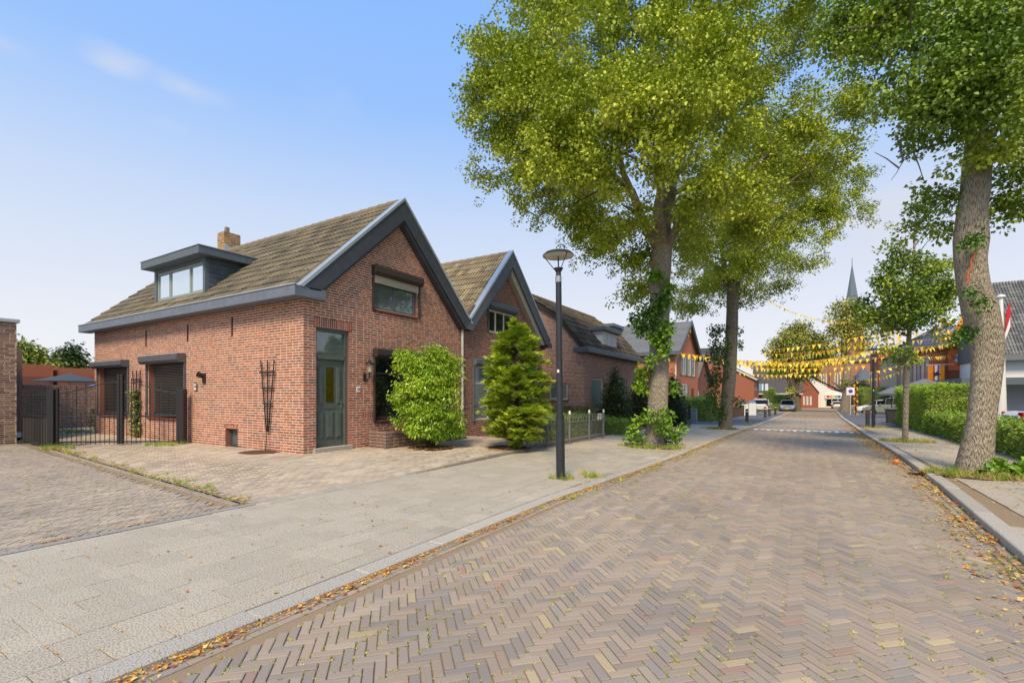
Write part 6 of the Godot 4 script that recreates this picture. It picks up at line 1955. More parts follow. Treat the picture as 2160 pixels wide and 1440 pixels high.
	for q: Array in [[1297, 21.5, 770, 915, 36], [1352, 23.0, 778, 915, 34], [1418, 24.0, 780, 910, 30]]:
		sb = thing("cone_evergreen", cone_label[k2], "shrub", pix(q[0], q[3], q[1]))
		k2 += 1
		mb = MB.new()
		mb.tube([pix(q[0], q[3] + 4, q[1]), pix(q[0], q[2] + 20, q[1])], [0.06, 0.02], 8, Color.WHITE)
		mb.lathe(Transform3D(Basis.IDENTITY, Vector3(pix(q[0], q[3], q[1]).x, 0, pix(q[0], q[3], q[1]).z)), PackedVector2Array([Vector2(0.3, pix(q[0], q[3], q[1]).y + 0.2), Vector2(q[4] * q[1] / FPX * 0.8, pix(q[0], q[3] - 40, q[1]).y), Vector2(0.05, pix(q[0], q[2] + 16, q[1]).y)]), 10, Color(0.2, 0.24, 0.16))
		part(mb, "stem", M.bark_dark, sb)
		var lobes := []
		for z in 10:
			var t := z / 9.0
			var r: float = q[4] * (1.0 - pow(t, 2.2)) * q[1] / FPX
			lobes.append([pix(q[0], lerpf(q[3] - 16, q[2] + 6, t), q[1]), Vector3(r + 0.05, 0.22, r + 0.05)])
		foliage(sb, "leaves", lobes, spray("dark", 12, 0.13, 0.075, 0.55), M.leaf_gloss, 40.0, cols([[44, 64, 32], [58, 80, 38], [80, 100, 50]]), -0.9, 0.2)
	var hl := spray("hedge", 10, 0.1, 0.06, 0.6)
	var pale_greens := cols([[124, 164, 40], [152, 188, 48], [186, 210, 66]])  # paler leaf greens, the darker set follows
	var drk := cols([[98, 134, 38], [128, 162, 46], [164, 190, 62]])
	hedge("box_hedge", "low clipped green hedge at the end of the iron fence", W(-6.9, gy(18.0), 17.9), W(-5.55, 0.42, 17.0), hl, M.leaf, pale_greens, 60.0)
	hedge("fence_hedge", "loose green hedge growing behind the iron fence hoops", W(-7.4, gy(14.0), 16.6), W(-6.5, 0.62, 12.6), hl, M.leaf, drk, 45.0)
	hedge("wall_shrub", "rounded olive shrub under the small window of the mansard house", W(-9.2, gy(19.0), 19.3), W(-7.6, 0.78, 17.9), hl, M.leaf, cols([[60, 72, 22], [96, 104, 34], [136, 132, 56]]), 45.0, "shrub", 0.14)
	hedge("driveway_shrub", "bright green round shrub beside the grey box", W(-7.2, gy(33.0), 34.5), W(-4.9, 1.05, 31.5), spray("hedge_far", 12, 0.16, 0.09, 0.6), M.leaf, pale_greens, 30.0, "shrub", 0.2)
	hedge("rose_bush", "white flowering bush behind the black rail fence", W(-7.8, gy(28.0), 29.0), W(-6.4, 0.55, 27.5), spray("rose", 12, 0.14, 0.07, 0.7, 0.6, 0.22, C(255, 252, 245) * 3.0), M.leaf, drk, 30.0, "shrub", 0.16)
	# the clipped hedges on the right
	var hm := spray("hedge_near", 12, 0.11, 0.065, 0.6)
	hedge("low_hedge", "long low clipped hedge along the pavement behind the old lime tree", W(4.05, gy(20.0) + 0.06, 24.4), W(5.0, 0.62, 5.5), hm, M.leaf, drk, 80.0, "hedge", 0.05)
	hedge("tall_hedge", "tall clipped hedge behind the slim young tree", W(4.15, gy(28.0) + 0.06, 32.4), W(5.5, 1.68, 24.5), hm, M.leaf, pale_greens, 75.0, "hedge", 0.07)
	hedge("garden_hedge", "loose hedge before the white house wall", W(13.0, gy(40.0), 42.0), W(30.0, 1.0, 40.0), spray("hedge_far", 12, 0.16, 0.09, 0.6), M.leaf, drk, 22.0, "hedge", 0.25)
	hedge("fruit_bush", "thin straggly bush against the white house wall", W(15.0, gy(44.0), 45.5), W(18.5, 2.5, 43.5), spray("thin", 5, 0.25, 0.07, 0.6), M.leaf, cols([[120, 126, 84], [160, 160, 110]]), 1.6, "shrub", 0.5)
	hedge("car_park_hedge", "round clipped hedge at the far edge of the car park", W(7.2, gy(88.0), 92.0), W(10.2, 2.2, 86.0), spray("hedge_far", 12, 0.16, 0.09, 0.6), M.leaf, drk, 16.0, "hedge", 0.3)
	hedge("ivy_block", "tall square ivy hedge at the corner of the two storey house", W(-5.6, gy(85.0), 87.5), W(-4.0, 2.3, 85.5), spray("hedge_far", 12, 0.16, 0.09, 0.6), M.leaf, pale_greens, 25.0, "hedge", 0.15)
	hedge("garden_cone", "pointed light green shrub before the long roofed house", W(-3.9, gy(82.0), 83.0), W(-2.6, 1.2, 81.6), spray("hedge_far", 12, 0.16, 0.09, 0.6), M.leaf, pale_greens, 25.0, "shrub", 0.35)
	hedge("garden_privet", "low dark privet beside the parked grey car", W(-4.3, gy(78.0), 79.0), W(-2.4, -0.1, 77.0), spray("hedge_far", 12, 0.16, 0.09, 0.6), M.leaf, drk, 25.0, "hedge", 0.15)
	hedge("shop_hedge", "small square hedge at the wall of the white shop", W(1.0, gy(108.0), 109.5), W(2.0, 0.4, 108.5), spray("hedge_far", 12, 0.16, 0.09, 0.6), M.leaf, pale_greens, 25.0, "hedge", 0.1)
	hedge("alley_hedge", "yellow green garden hedge behind the grey parasol", W(-40, 0, 13.5), W(-31.5, 2.6, 12.6), spray("hedge_far", 12, 0.16, 0.09, 0.6), M.leaf, cols([[120, 140, 24], [190, 190, 30], [220, 210, 50]]), 18.0, "hedge", 0.2)
	hedge("yard_shrub", "small dark shrub in the corner of the side yard", W(-23.2, -0.05, 8.0), W(-22.2, 0.75, 7.2), hl, M.leaf, cols([[24, 42, 18], [44, 62, 24]]), 50.0, "shrub", 0.15)
	# plants at the old tree's foot
	sb = thing("linden_sprout", "low leafy sprouts at the foot of the old leaning tree", "plant", pix(2110, 1002, 8.4))
	foliage(sb, "leaves", pl([[2100, 992, 16, 0], [2120, 990, 18, -0.1], [2140, 988, 14, 0], [2090, 1002, 12, -0.2], [2155, 980, 8, 0]], 8.4, 1.0), spray("sprout", 8, 0.1, 0.11, 0.9), M.leaf, 70.0, cols([[60, 100, 24], [104, 150, 36], [150, 186, 60]]), -0.8)

# ---------------------------------------------------------------- street furniture
func street_lamp(label: String, at: Vector3, h: float, lean: float) -> Node3D:
	var o := thing("street_lamp", label, "street lamp", at, "dark street lamps with saucer heads")
	var mb := MB.new()
	mb.tube([Vector3(0, -0.05, 0), Vector3(0, h * 0.27, 0)], [0.075, 0.075], 18, Color.WHITE, 0.0, null, true)
	mb.tube([Vector3(0, h * 0.27, 0), Vector3(0, h * 0.28, 0), Vector3(0, h * 0.86, 0)], [0.08, 0.056, 0.05], 18, Color.WHITE)
	var pole := part(mb, "pole", M.lamp_grey, o, "", true)
	mb = MB.new()
	mb.box(Transform3D(Basis.IDENTITY, Vector3(0, h * 0.47, 0.05)), Vector3(-0.02, -0.02, 0), Vector3(0.02, 0.03, 0.006), C(226, 226, 220))
	part(mb, "number_tag", M.plain, pole, "", true)
	mb = MB.new()
	mb.lathe(Transform3D(Basis.IDENTITY, Vector3(0, h * 0.86, 0)), PackedVector2Array([Vector2(0.054, 0), Vector2(0.054, 0.1), Vector2(0.046, 0.11)]), 16, Color.WHITE)
	part(mb, "collar", M.steel, o, "", true)
	mb = MB.new()
	mb.lathe(Transform3D(Basis.IDENTITY, Vector3(0, h * 0.86, 0)), PackedVector2Array([Vector2(0.046, 0.11), Vector2(0.042, 0.17), Vector2(0.085, 0.24), Vector2(0.0, 0.25)]), 16, Color.WHITE)
	mb.tube([Vector3(0, h * 0.86 + 0.24, 0), Vector3(0, h - 0.1, 0)], [0.012, 0.012], 8, C(225, 225, 225) * 4.0)
	for k in 3:
		var a := TAU * k / 3 + 0.5
		mb.tube([Vector3(cos(a) * 0.07, h * 0.86 + 0.22, sin(a) * 0.07), Vector3(cos(a) * 0.255, h - 0.09, sin(a) * 0.255)], [0.007, 0.007], 6, C(225, 225, 225) * 4.0)
	part(mb, "head_mount", M.lamp_grey, o, "", true)
	mb = MB.new()
	mb.lathe(Transform3D(Basis.IDENTITY, Vector3(0, h - 0.1, 0)), PackedVector2Array([Vector2(0.265, 0.0), Vector2(0.268, 0.016), Vector2(0.22, 0.06), Vector2(0.14, 0.086), Vector2(0.05, 0.098), Vector2(0.0, 0.1)]), 32, Color.WHITE)
	var hood := part(mb, "lamp_hood", M.lamp_grey, o, "", true)
	mb = MB.new()
	mb.lathe(Transform3D(Basis.IDENTITY, Vector3(0, h - 0.1, 0)), PackedVector2Array([Vector2(0.0, -0.01), Vector2(0.14, -0.008), Vector2(0.263, 0.004)]), 32, C(202, 198, 190))
	part(mb, "diffuser", M.gloss, hood, "", true)
	o.rotation.z = lean
	return o

func bollard(at: Vector3, label: String, h := 0.8, red := false) -> void:
	var o := thing("bollard", label, "bollard", at, "dark bollards along the pavement")
	var mb := MB.new()
	mb.lathe(Transform3D.IDENTITY, PackedVector2Array([Vector2(0.09, -0.05), Vector2(0.09, h * 0.86), Vector2(0.085, h * 0.87), Vector2(0.085, h * 0.9), Vector2(0.09, h * 0.91), Vector2(0.088, h * 0.98), Vector2(0.07, h), Vector2(0.0, h)]), 16, C(70, 74, 78))
	part(mb, "post", M.gloss, o, "", true)
	mb = MB.new()
	mb.lathe(Transform3D.IDENTITY, PackedVector2Array([Vector2(0.0905, h * 0.78), Vector2(0.092, h * 0.8), Vector2(0.092, h * 0.84), Vector2(0.0905, h * 0.86)]), 16, C(170, 40, 36) if red else C(214, 214, 210))
	part(mb, "band", M.gloss, o, "", true)

func build_fences() -> void:
	# hooped iron fence with white caps
	var fe := thing("iron_fence", "grey hooped iron fence with white capped posts before the second house", "fence", W(-5.85, gy(13), 13.4))
	var P := [W(-6.0, gy(10.6) + 0.03, 10.6), W(-5.94, gy(11.6) + 0.03, 11.58), W(-5.85, gy(12.8) + 0.03, 12.83), W(-5.77, gy(14.1) + 0.03, 14.13), W(-5.7, gy(15.2) + 0.03, 15.2)]
	var mb: MB
	for k in P.size():
		mb = MB.new()
		mb.box(Transform3D(Basis.IDENTITY, P[k]), Vector3(-0.025, -0.05, -0.025), Vector3(0.025, 0.86, 0.025), C(120, 120, 122), 0.004)
		var po := part(mb, "post", M.plain, fe)
		mb = MB.new()
		mb.lathe(Transform3D(Basis.IDENTITY, P[k] + Vector3(0, 0.86, 0)), PackedVector2Array([Vector2(0.034, 0), Vector2(0.036, 0.06), Vector2(0.02, 0.1), Vector2(0.0, 0.11)]), 10, C(236, 236, 232))
		part(mb, "cap", M.gloss, po)
		if k == P.size() - 1: continue
		var a: Vector3 = P[k]
		var b: Vector3 = P[k + 1]
		for y: float in [0.12, 0.62]:
			mb = MB.new()
			mb.tube([a + Vector3(0, y, 0), b + Vector3(0, y, 0)], [0.013, 0.013], 6, C(112, 112, 114))
			part(mb, "rail", M.plain, fe)
		var n := int(a.distance_to(b) / 0.085)
		for z in range(1, n):
			mb = MB.new()
			var q := a.lerp(b, z / float(n))
			mb.tube([q + Vector3(0, 0.04, 0), q + Vector3(0, 0.66, 0)], [0.007, 0.007], 5, C(112, 112, 114))
			part(mb, "bar" if k + z == 1 else "bar_%03d" % (k * 40 + z), M.plain, fe)
		for z in int(n / 2.0):
			mb = MB.new()
			var q0 := a.lerp(b, (z * 2 + 0.5) / n)
			var q1 := a.lerp(b, (z * 2 + 2.5) / n)
			var hp := []
			var hr := []
			for e in 9:
				var t := e / 8.0
				hp.append(q0.lerp(q1, 0.5 - 0.5 * cos(t * PI)) + Vector3(0, 0.62 + 0.24 * sin(t * PI), 0))
				hr.append(0.007)
			mb.tube(hp, hr, 5, C(124, 124, 126))
			part(mb, "hoop", M.plain, fe)
	mb = MB.new()
	mb.box(Transform3D.IDENTITY, Vector3(-6.1, gy(13) - 0.1, -15.3), Vector3(-5.99, gy(13) + 0.08, -11.3), C(150, 138, 122))
	part(mb, "plinth", M.slab, fe)
	var lb := thing("letter_box", "small white letter box on the last iron fence post", "letter box", P[4] + Vector3(0, 0.6, 0))
	mb = MB.new()
	mb.box(Transform3D(Basis.IDENTITY, P[4]), Vector3(-0.2, 0.6, -0.05), Vector3(-0.04, 0.82, 0.05), C(226, 226, 220), 0.01)
	mb.box(Transform3D(Basis.IDENTITY, P[4]), Vector3(-0.18, 0.74, 0.05), Vector3(-0.06, 0.765, 0.056), C(90, 90, 90))
	part(mb, "case", M.gloss, lb)
	var pt := thing("flower_box", "box of orange pansies hung on the iron fence", "flower box", W(-6.0, 0.3, 11.6))
	mb = MB.new()
	mb.box(Transform3D.IDENTITY, Vector3(-6.25, 0.32, -12.0), Vector3(-6.05, 0.46, -11.3), C(60, 74, 50), 0.01)
	part(mb, "trough", M.plain, pt)
	foliage(pt, "flowers", [[W(-6.15, 0.5, 11.5), Vector3(0.1, 0.07, 0.2)], [W(-6.15, 0.5, 11.85), Vector3(0.1, 0.07, 0.15)]], spray("pansy", 10, 0.08, 0.04, 0.9, 0.6, 0.3, C(255, 140, 50) * 8.0), M.leaf, 60.0, cols([[40, 60, 24], [70, 90, 34]]), -0.9)
	# black rail fence before the mansard house
	var rf := thing("rail_fence", "black horizontal rail fence with a wide gate before the mansard house", "fence", W(-6.2, gy(25), 25.0))
	var a := W(-6.67, gy(21.2), 21.2)
	var b := W(-5.75, gy(29.4), 29.4)
	for k in 5:
		var q := a.lerp(b, k / 4.0)
		mb = MB.new()
		mb.box(Transform3D(Basis.IDENTITY, q), Vector3(-0.06, -0.05, -0.06), Vector3(0.06, 1.05, 0.06), Color.WHITE, 0.006)
		part(mb, "post", M.iron, rf)
	for k in 4:
		mb = MB.new()
		mb.tube([a + Vector3(0, 0.3 + k * 0.22, 0), b + Vector3(0, 0.3 + k * 0.22, 0)], [0.022, 0.022], 6, Color.WHITE)
		part(mb, "rail", M.iron, rf)
	mb = MB.new()
	mb.box(Transform3D(Basis(Vector3.UP, -0.112), (a + b) * 0.5), Vector3(-0.08, -0.1, -4.1), Vector3(0.08, 0.2, 4.1), C(140, 130, 120))
	part(mb, "plinth", M.slab, rf)
	var gb := thing("utility_box", "grey street cabinet at the driveway after the black fence", "cabinet", W(-5.61, gy(29.6), 29.7))
	mb = MB.new()
	mb.box(Transform3D(Basis.IDENTITY, W(-5.61, gy(29.6), 29.7)), Vector3(-0.22, -0.05, -0.15), Vector3(0.22, 0.78, 0.15), C(150, 160, 168), 0.015)
	mb.box(Transform3D(Basis.IDENTITY, W(-5.61, gy(29.6), 29.7)), Vector3(-0.24, 0.78, -0.17), Vector3(0.24, 0.82, 0.17), C(140, 150, 158), 0.01)
	part(mb, "cabinet", M.plain, gb)
	# double gate beside the corner house
	var G0 := W(-17.05, -0.1, 4.52)
	var G2 := W(-14.35, -0.03, 6.42)
	var G1 := G0.lerp(G2, 0.52)
	var gt := thing("iron_gate", "black double leaf iron gate with curved top rails between two posts", "gate", G1)
	for q: Vector3 in [G0, G2]:
		mb = MB.new()
		mb.box(Transform3D(Basis(Vector3.UP, 0.6), q), Vector3(-0.085, -0.1, -0.085), Vector3(0.085, 1.56 if q == G0 else 1.5, 0.085), Color.WHITE, 0.008)
		part(mb, "post", M.iron, gt)
	for leaf in 2:
		var p0 := G0.lerp(G1, 0.07) if leaf == 0 else G2.lerp(G1, 0.07)
		var p1 := G1.lerp(G0, 0.025) if leaf == 0 else G1.lerp(G2, 0.025)
		p0.y = -0.06; p1.y = -0.06
		mb = MB.new()
		mb.box(Transform3D(Basis(Vector3.UP, 0.6), p0), Vector3(-0.03, 0.06, -0.03), Vector3(0.03, 1.56, 0.03), Color.WHITE, 0.004)
		mb.box(Transform3D(Basis(Vector3.UP, 0.6), p1), Vector3(-0.035, 0.06, -0.035), Vector3(0.035, 1.92, 0.035), Color.WHITE, 0.004)
		mb.tube([p0 + Vector3(0, 0.12, 0), p1 + Vector3(0, 0.12, 0)], [0.02, 0.02], 6, Color.WHITE)
		mb.tube([p0 + Vector3(0, 0.8, 0), p1 + Vector3(0, 0.8, 0)], [0.016, 0.016], 6, Color.WHITE)
		var top := []
		var tr := []
		for e in 11:
			var t := e / 10.0
			top.append(p0.lerp(p1, t) + Vector3(0, 1.42 + 0.3 * (t * t * (3 - 2 * t)), 0))
			tr.append(0.014)
		mb.tube(top, tr, 6, Color.WHITE)
		var lf := part(mb, "gate_leaf", M.iron, gt)
		var n := int(p0.distance_to(p1) / 0.115)
		for z in range(1, n):
			var t := z / float(n)
			var q := p0.lerp(p1, t)
			var h := 0.93 if z % 2 else 1.46 + 0.3 * (t * t * (3 - 2 * t)) + 0.1
			mb = MB.new()
			mb.tube([q + Vector3(0, 0.05, 0), q + Vector3(0, h - 0.08, 0), q + Vector3(0, h - 0.07, 0), q + Vector3(0, h, 0)], [0.009, 0.009, 0.018, 0.002], 6, Color.WHITE)
			part(mb, "bar" if z == 1 else "bar_%03d" % z, M.iron, lf)
	# side panel between gate post and alley building
	var sp := thing("side_fence", "black iron spear fence with wind cloth between gate post and brown building", "fence", W(-18.2, -0.1, 4.45))
	var s0 := W(-19.45, -0.1, 4.46)
	var s1 := W(-17.2, -0.1, 4.5)
	for y: float in [0.1, 0.82, 1.4]:
		mb = MB.new()
		mb.tube([s0 + Vector3(0, y, 0), s1 + Vector3(0, y, 0)], [0.018, 0.018], 6, Color.WHITE)
		part(mb, "rail", M.iron, sp)
	for z in 19:
		var q := s0.lerp(s1, (z + 0.5) / 19.0)
		mb = MB.new()
		var h := 1.62
		mb.tube([q + Vector3(0, 0.05, 0), q + Vector3(0, h - 0.08, 0), q + Vector3(0, h - 0.07, 0), q + Vector3(0, h, 0)], [0.009, 0.009, 0.02, 0.002], 6, Color.WHITE)
		part(mb, "bar" if z == 0 else "bar_%03d" % z, M.iron, sp)
	mb = MB.new()
	mb.box(Transform3D.IDENTITY, Vector3(s0.x, 0.0, s0.z - 0.05), Vector3(s1.x, 0.72, s0.z - 0.04), C(70, 70, 66))
	part(mb, "wind_cloth", M.cloth, sp)

func build_furniture() -> void:
	street_lamp("dark street lamp with saucer head standing on the pavement before the conifer", W(-3.54, gy(7.4) + 0.02, 7.4), 3.9, 0.012)
	street_lamp("dark street lamp with saucer head beside the single bollard with a red band", W(2.82, gy(28.5) + 0.06, 28.5), 3.8, 0.0)
	street_lamp("dark street lamp wrapped in yellow bunting at the car park", W(4.3, gy(57.4) + 0.06, 57.4), 3.8, 0.0)
	bollard(W(-2.85, gy(31) + 0.03, 31.0), "dark bollard standing alone past the ivy clad tree", 0.82)
	bollard(W(-2.56, gy(41.7) + 0.03, 41.7), "dark bollard, first of the close group of three", 0.85)
	bollard(W(-2.5, gy(45.9) + 0.03, 45.9), "dark bollard, middle one of the close group of three", 0.85)
	bollard(W(-2.3, gy(51) + 0.03, 51.0), "dark bollard, last of the close group of three", 0.9)
	bollard(W(2.68, gy(29.4) + 0.06, 29.4), "dark bollard with a red band beside the street lamp", 0.85, true)
	# parking sign
	var sg := thing("parking_sign", "white square no parking zone sign with a blue disc on a pole", "sign", W(3.72, gy(55), 55.0))
	var mb := MB.new()
	mb.tube([W(3.72, gy(55), 55.0), W(3.72, gy(55) + 2.6, 55.0)], [0.03, 0.03], 8, C(200, 206, 210))
	part(mb, "pole", M.plain, sg)
	var tn := frame(W(3.72, gy(55) + 1.95, 54.96), "north")
	mb = MB.new()
	mb.box(tn, Vector3(-0.32, 0, 0), Vector3(0.32, 0.72, 0.02), C(236, 236, 240), 0.01)
	var pn := part(mb, "panel", M.gloss, sg)
	mb = MB.new()
	mb.lathe(tn * Transform3D(Basis(Vector3.RIGHT, PI / 2), Vector3(0, 0.36, 0.02)), PackedVector2Array([Vector2(0.17, 0), Vector2(0.17, 0.006), Vector2(0.0, 0.006)]), 20, C(110, 60, 150))
	mb.lathe(tn * Transform3D(Basis(Vector3.RIGHT, PI / 2), Vector3(0, 0.36, 0.026)), PackedVector2Array([Vector2(0.12, 0), Vector2(0.12, 0.004), Vector2(0.0, 0.004)]), 20, C(70, 80, 190))
	part(mb, "disc", M.gloss, pn)
	# blue and white street flag sign on a pole
	sg = thing("banner_sign", "blue white panel sign on a leaning pole behind the bollards", "sign", W(-3.0, gy(50), 49.5))
	mb = MB.new()
	mb.tube([W(-2.7, gy(50), 49.5), W(-3.1, gy(50) + 3.2, 49.5)], [0.035, 0.03], 8, C(80, 84, 88))
	part(mb, "pole", M.plain, sg)
	mb = MB.new()
	var tb := frame(W(-3.3, gy(50) + 2.3, 49.45), "north")
	mb.box(tb, Vector3(-0.25, 0, 0), Vector3(0.0, 0.62, 0.02), C(110, 170, 200))
	mb.box(tb, Vector3(0.0, 0, 0), Vector3(0.12, 0.62, 0.02), C(230, 236, 240))
	mb.box(tb, Vector3(0.12, 0, 0), Vector3(0.24, 0.62, 0.02), C(70, 90, 110))
	mb.box(tb, Vector3(0.24, 0, 0), Vector3(0.5, 0.62, 0.02), C(214, 226, 240))
	part(mb, "panel", M.gloss, sg)
	# flag pole with a red and white flag
	var fp := W(10.5, gy(41.5), 41.5)
	var fl := thing("flag_pole", "tall white flag pole with a furled red and white flag", "flag pole", fp)
	mb = MB.new()
	mb.tube([Vector3.ZERO, Vector3(0, 4, 0), Vector3(0, 7.9, 0)], [0.3, 0.2, 0.1], 12, C(236, 238, 238))
	mb.lathe(Transform3D(Basis.IDENTITY, Vector3(0, 7.9, 0)), PackedVector2Array([Vector2(0.22, 0), Vector2(0.2, 0.12), Vector2(0.0, 0.2)]), 12, C(236, 236, 236))
	part(mb, "pole", M.gloss, fl, "", true)
	mb = MB.new()
	mb.prism(Transform3D(Basis(Vector3.UP, 0.5), Vector3(0.1, 0, 0.2)), PackedVector2Array([Vector2(0, 5.6), Vector2(0.3, 6.6), Vector2(0.34, 7.5), Vector2(0.1, 6.9)]), 0.0, 0.06, C(206, 40, 50))
	mb.prism(Transform3D(Basis(Vector3.UP, 0.5), Vector3(0.1, 0, 0.2)), PackedVector2Array([Vector2(0, 5.2), Vector2(0.3, 6.0), Vector2(0.3, 6.6), Vector2(0, 5.6)]), 0.0, 0.06, C(236, 236, 236))
	part(mb, "flag", M.cloth, fl, "", true)
	# orange ball in the gutter
	var bl := thing("orange_ball", "small orange ball lying in the leaves against the kerb", "ball", W(1.66, gy(12.9) + 0.055, 12.85))
	mb = MB.new()
	var pr := PackedVector2Array()
	for k in 13: pr.append(Vector2(0.06 * sin(PI * k / 12.0), -0.055 * cos(PI * k / 12.0)))
	mb.lathe(Transform3D.IDENTITY, pr, 18, C(240, 130, 24))
	part(mb, "ball", M.gloss, bl, "", true)
	# bins and crates by the terrace
	var labels := ["black waste container by the terrace next to the grey ones", "grey planter box of the terrace, nearer the tall hedge", "grey planter box of the terrace, nearer the car park"]
	var k := 0
	for q: Array in [[4.4, 35.0, C(50, 50, 52)], [4.9, 33.6, C(120, 116, 112)], [4.7, 36.4, C(130, 126, 120)]]:
		var o := thing("terrace_container", labels[k], "container", W(q[0], gy(35) + 0.09, q[1]))
		k += 1
		mb = MB.new()
		mb.prism(Transform3D.IDENTITY, PackedVector2Array([Vector2(-0.3, 0), Vector2(0.3, 0), Vector2(0.36, 0.75), Vector2(-0.36, 0.75)]), -0.35, 0.35, q[2])
		mb.box(Transform3D.IDENTITY, Vector3(-0.4, 0.75, -0.39), Vector3(0.4, 0.82, 0.39), q[2] * 0.9, 0.01)
		part(mb, "body", M.plain, o, "", true)
	# white boxes and boards by the driveway
	k = 0
	for q: Array in [[-4.6, 47.0, 0.75, 0.7, "white board leaning by the picket fence, the wider of two"], [-4.0, 48.5, 0.6, 0.8, "white box by the picket fence, the narrower of two"]]:
		var o := thing("white_board", q[4], "board", W(q[0], gy(q[1]) + 0.03, q[1]))
		mb = MB.new()
		mb.box(Transform3D.IDENTITY, Vector3(-q[2] * 0.5, 0, -0.2), Vector3(q[2] * 0.5, q[3] + 0.3, 0.2), C(232, 234, 236), 0.02)
		mb.box(Transform3D.IDENTITY, Vector3(-q[2] * 0.45, q[3] + 0.3, -0.15), Vector3(q[2] * 0.4, q[3] + 0.5, 0.15), C(120, 150, 196), 0.02)
		part(mb, "board", M.gloss, o, "", true)
	var pf := thing("picket_fence", "weathered picket fence of upright boards by the driveway", "fence", W(-4.7, gy(42), 42.0))
	for z in 14:
		mb = MB.new()
		var s := 38.5 + z * 0.55
		mb.box(Transform3D(Basis.IDENTITY, W(-4.7 + z * 0.02, gy(s), s)), Vector3(-0.02, 0, -0.2), Vector3(0.02, rng.randf_range(0.8, 1.0), 0.2), vary(C(160, 140, 120), 0.12), 0.006)
		part(mb, "board" if z == 0 else "board_%03d" % z, M.wood_grey, pf)

# car: x forward, y up, z to its right side
func car(label: String, at: Vector3, turn: float, col: Color, ln: float, wd: float, ht: float, boxy: float, plate_col: Color) -> Node3D:
	var o := thing("parked_car", label, "car", at)
	o.rotation.y = turn
	var h := ln * 0.5
	var w := wd * 0.5
	var mb := MB.new()
	# cross sections along the length: [x, half width, bottom, top]
	var sec := [[-h, w * 0.78, 0.42, ht * 0.52], [-h + 0.12, w * 0.92, 0.28, ht * 0.62], [-h + 0.6, w, 0.22, ht * 0.64], [0.0, w, 0.2, ht * 0.62], [h * 0.55, w, 0.22, ht * 0.6], [h - 0.35, w * 0.94, 0.24, ht * 0.5], [h - 0.04, w * 0.78, 0.32, ht * 0.42]]
	_loft(mb, sec, col)
	part(mb, "body", M.gloss, o, "", true)
	var rear := -h + lerpf(0.75, 0.2, boxy)
	var cab := [[rear - 0.05, w * 0.84, ht * 0.6, ht * 0.64], [rear + 0.35 * (1.0 - boxy * 0.6), w * 0.8, ht * 0.6, ht * 0.95], [-h * 0.1, w * 0.78, ht * 0.6, ht], [h * 0.12, w * 0.78, ht * 0.6, ht * 0.98], [h * 0.5, w * 0.84, ht * 0.58, ht * 0.62]]
	mb = MB.new()
	_loft(mb, cab, C(40, 46, 50))
	part(mb, "windows", M.glass_mid, o, "", true)
	mb = MB.new()
	_loft(mb, [[rear + 0.3 * (1.0 - boxy * 0.6), w * 0.74, ht * 0.93, ht * 0.965], [-h * 0.1, w * 0.74, ht * 0.97, ht * 1.012], [h * 0.1, w * 0.74, ht * 0.95, ht * 0.995]], col)
	for x: float in [rear + 0.42, -h * 0.12, h * 0.14]:
		for s: float in [-1.0, 1.0]:
			mb.tube([Vector3(x + 0.08, ht * 0.62, s * w * 0.88), Vector3(x, ht * 0.97, s * w * 0.79)], [0.035, 0.035], 4, col)
	part(mb, "roof", M.gloss, o, "", true)
	for x: float in [-h * 0.6, h * 0.62]:
		for s: float in [-1.0, 1.0]:
			mb = MB.new()
			var t := Transform3D(Basis(Vector3.RIGHT, PI / 2 * s), Vector3(x, 0.31, s * (w - 0.16)))
			mb.lathe(t, PackedVector2Array([Vector2(0.0, 0.0), Vector2(0.3, 0.0), Vector2(0.32, 0.03), Vector2(0.32, 0.16), Vector2(0.29, 0.19), Vector2(0.2, 0.19)]), 18, Color.WHITE)
			var wh := part(mb, "wheel", M.rubber, o, "", true)
			mb = MB.new()
			mb.lathe(t, PackedVector2Array([Vector2(0.21, 0.185), Vector2(0.18, 0.16), Vector2(0.06, 0.175), Vector2(0.0, 0.18)]), 18, C(150, 152, 156))
			for k in 5: mb.box(t * Transform3D(Basis(Vector3.UP, TAU * k / 5), Vector3.ZERO), Vector3(0.04, 0.16, -0.025), Vector3(0.2, 0.192, 0.025), C(190, 192, 196))
			part(mb, "rim", M.gloss, wh, "", true)
	for s: float in [-1.0, 1.0]:
		mb = MB.new()
		mb.box(Transform3D(Basis(Vector3.UP, s * -0.35), Vector3(h - 0.12, ht * 0.43, s * w * 0.68)), Vector3(-0.06, -0.06, -0.17), Vector3(0.03, 0.05, 0.17), C(220, 226, 232), 0.02)
		part(mb, "headlight", M.gloss, o, "", true)
		mb = MB.new()
		mb.box(Transform3D(Basis(Vector3.UP, s * 0.3), Vector3(-h + 0.1, ht * 0.54, s * w * 0.76)), Vector3(-0.06, -0.13, -0.12), Vector3(0.04, 0.12, 0.12), C(190, 24, 22), 0.02)
		part(mb, "tail_light", M.gloss, o, "", true)
	for s: float in [-1.0, 1.0]:
		mb = MB.new()
		mb.box(Transform3D(Basis.IDENTITY, Vector3(h * 0.34, ht * 0.62, s * (w + 0.08))), Vector3(-0.06, -0.06, -0.08), Vector3(0.06, 0.07, 0.08), col, 0.02)
		part(mb, "mirror", M.gloss, o, "", true)
	for x: float in [h - 0.02, -h]:
		mb = MB.new()
		mb.box(Transform3D(Basis.IDENTITY, Vector3(x, 0.42, 0)), Vector3(-0.02, -0.055, -0.26), Vector3(0.03, 0.055, 0.26), plate_col)
		part(mb, "number_plate", M.gloss, o, "", true)
	return o

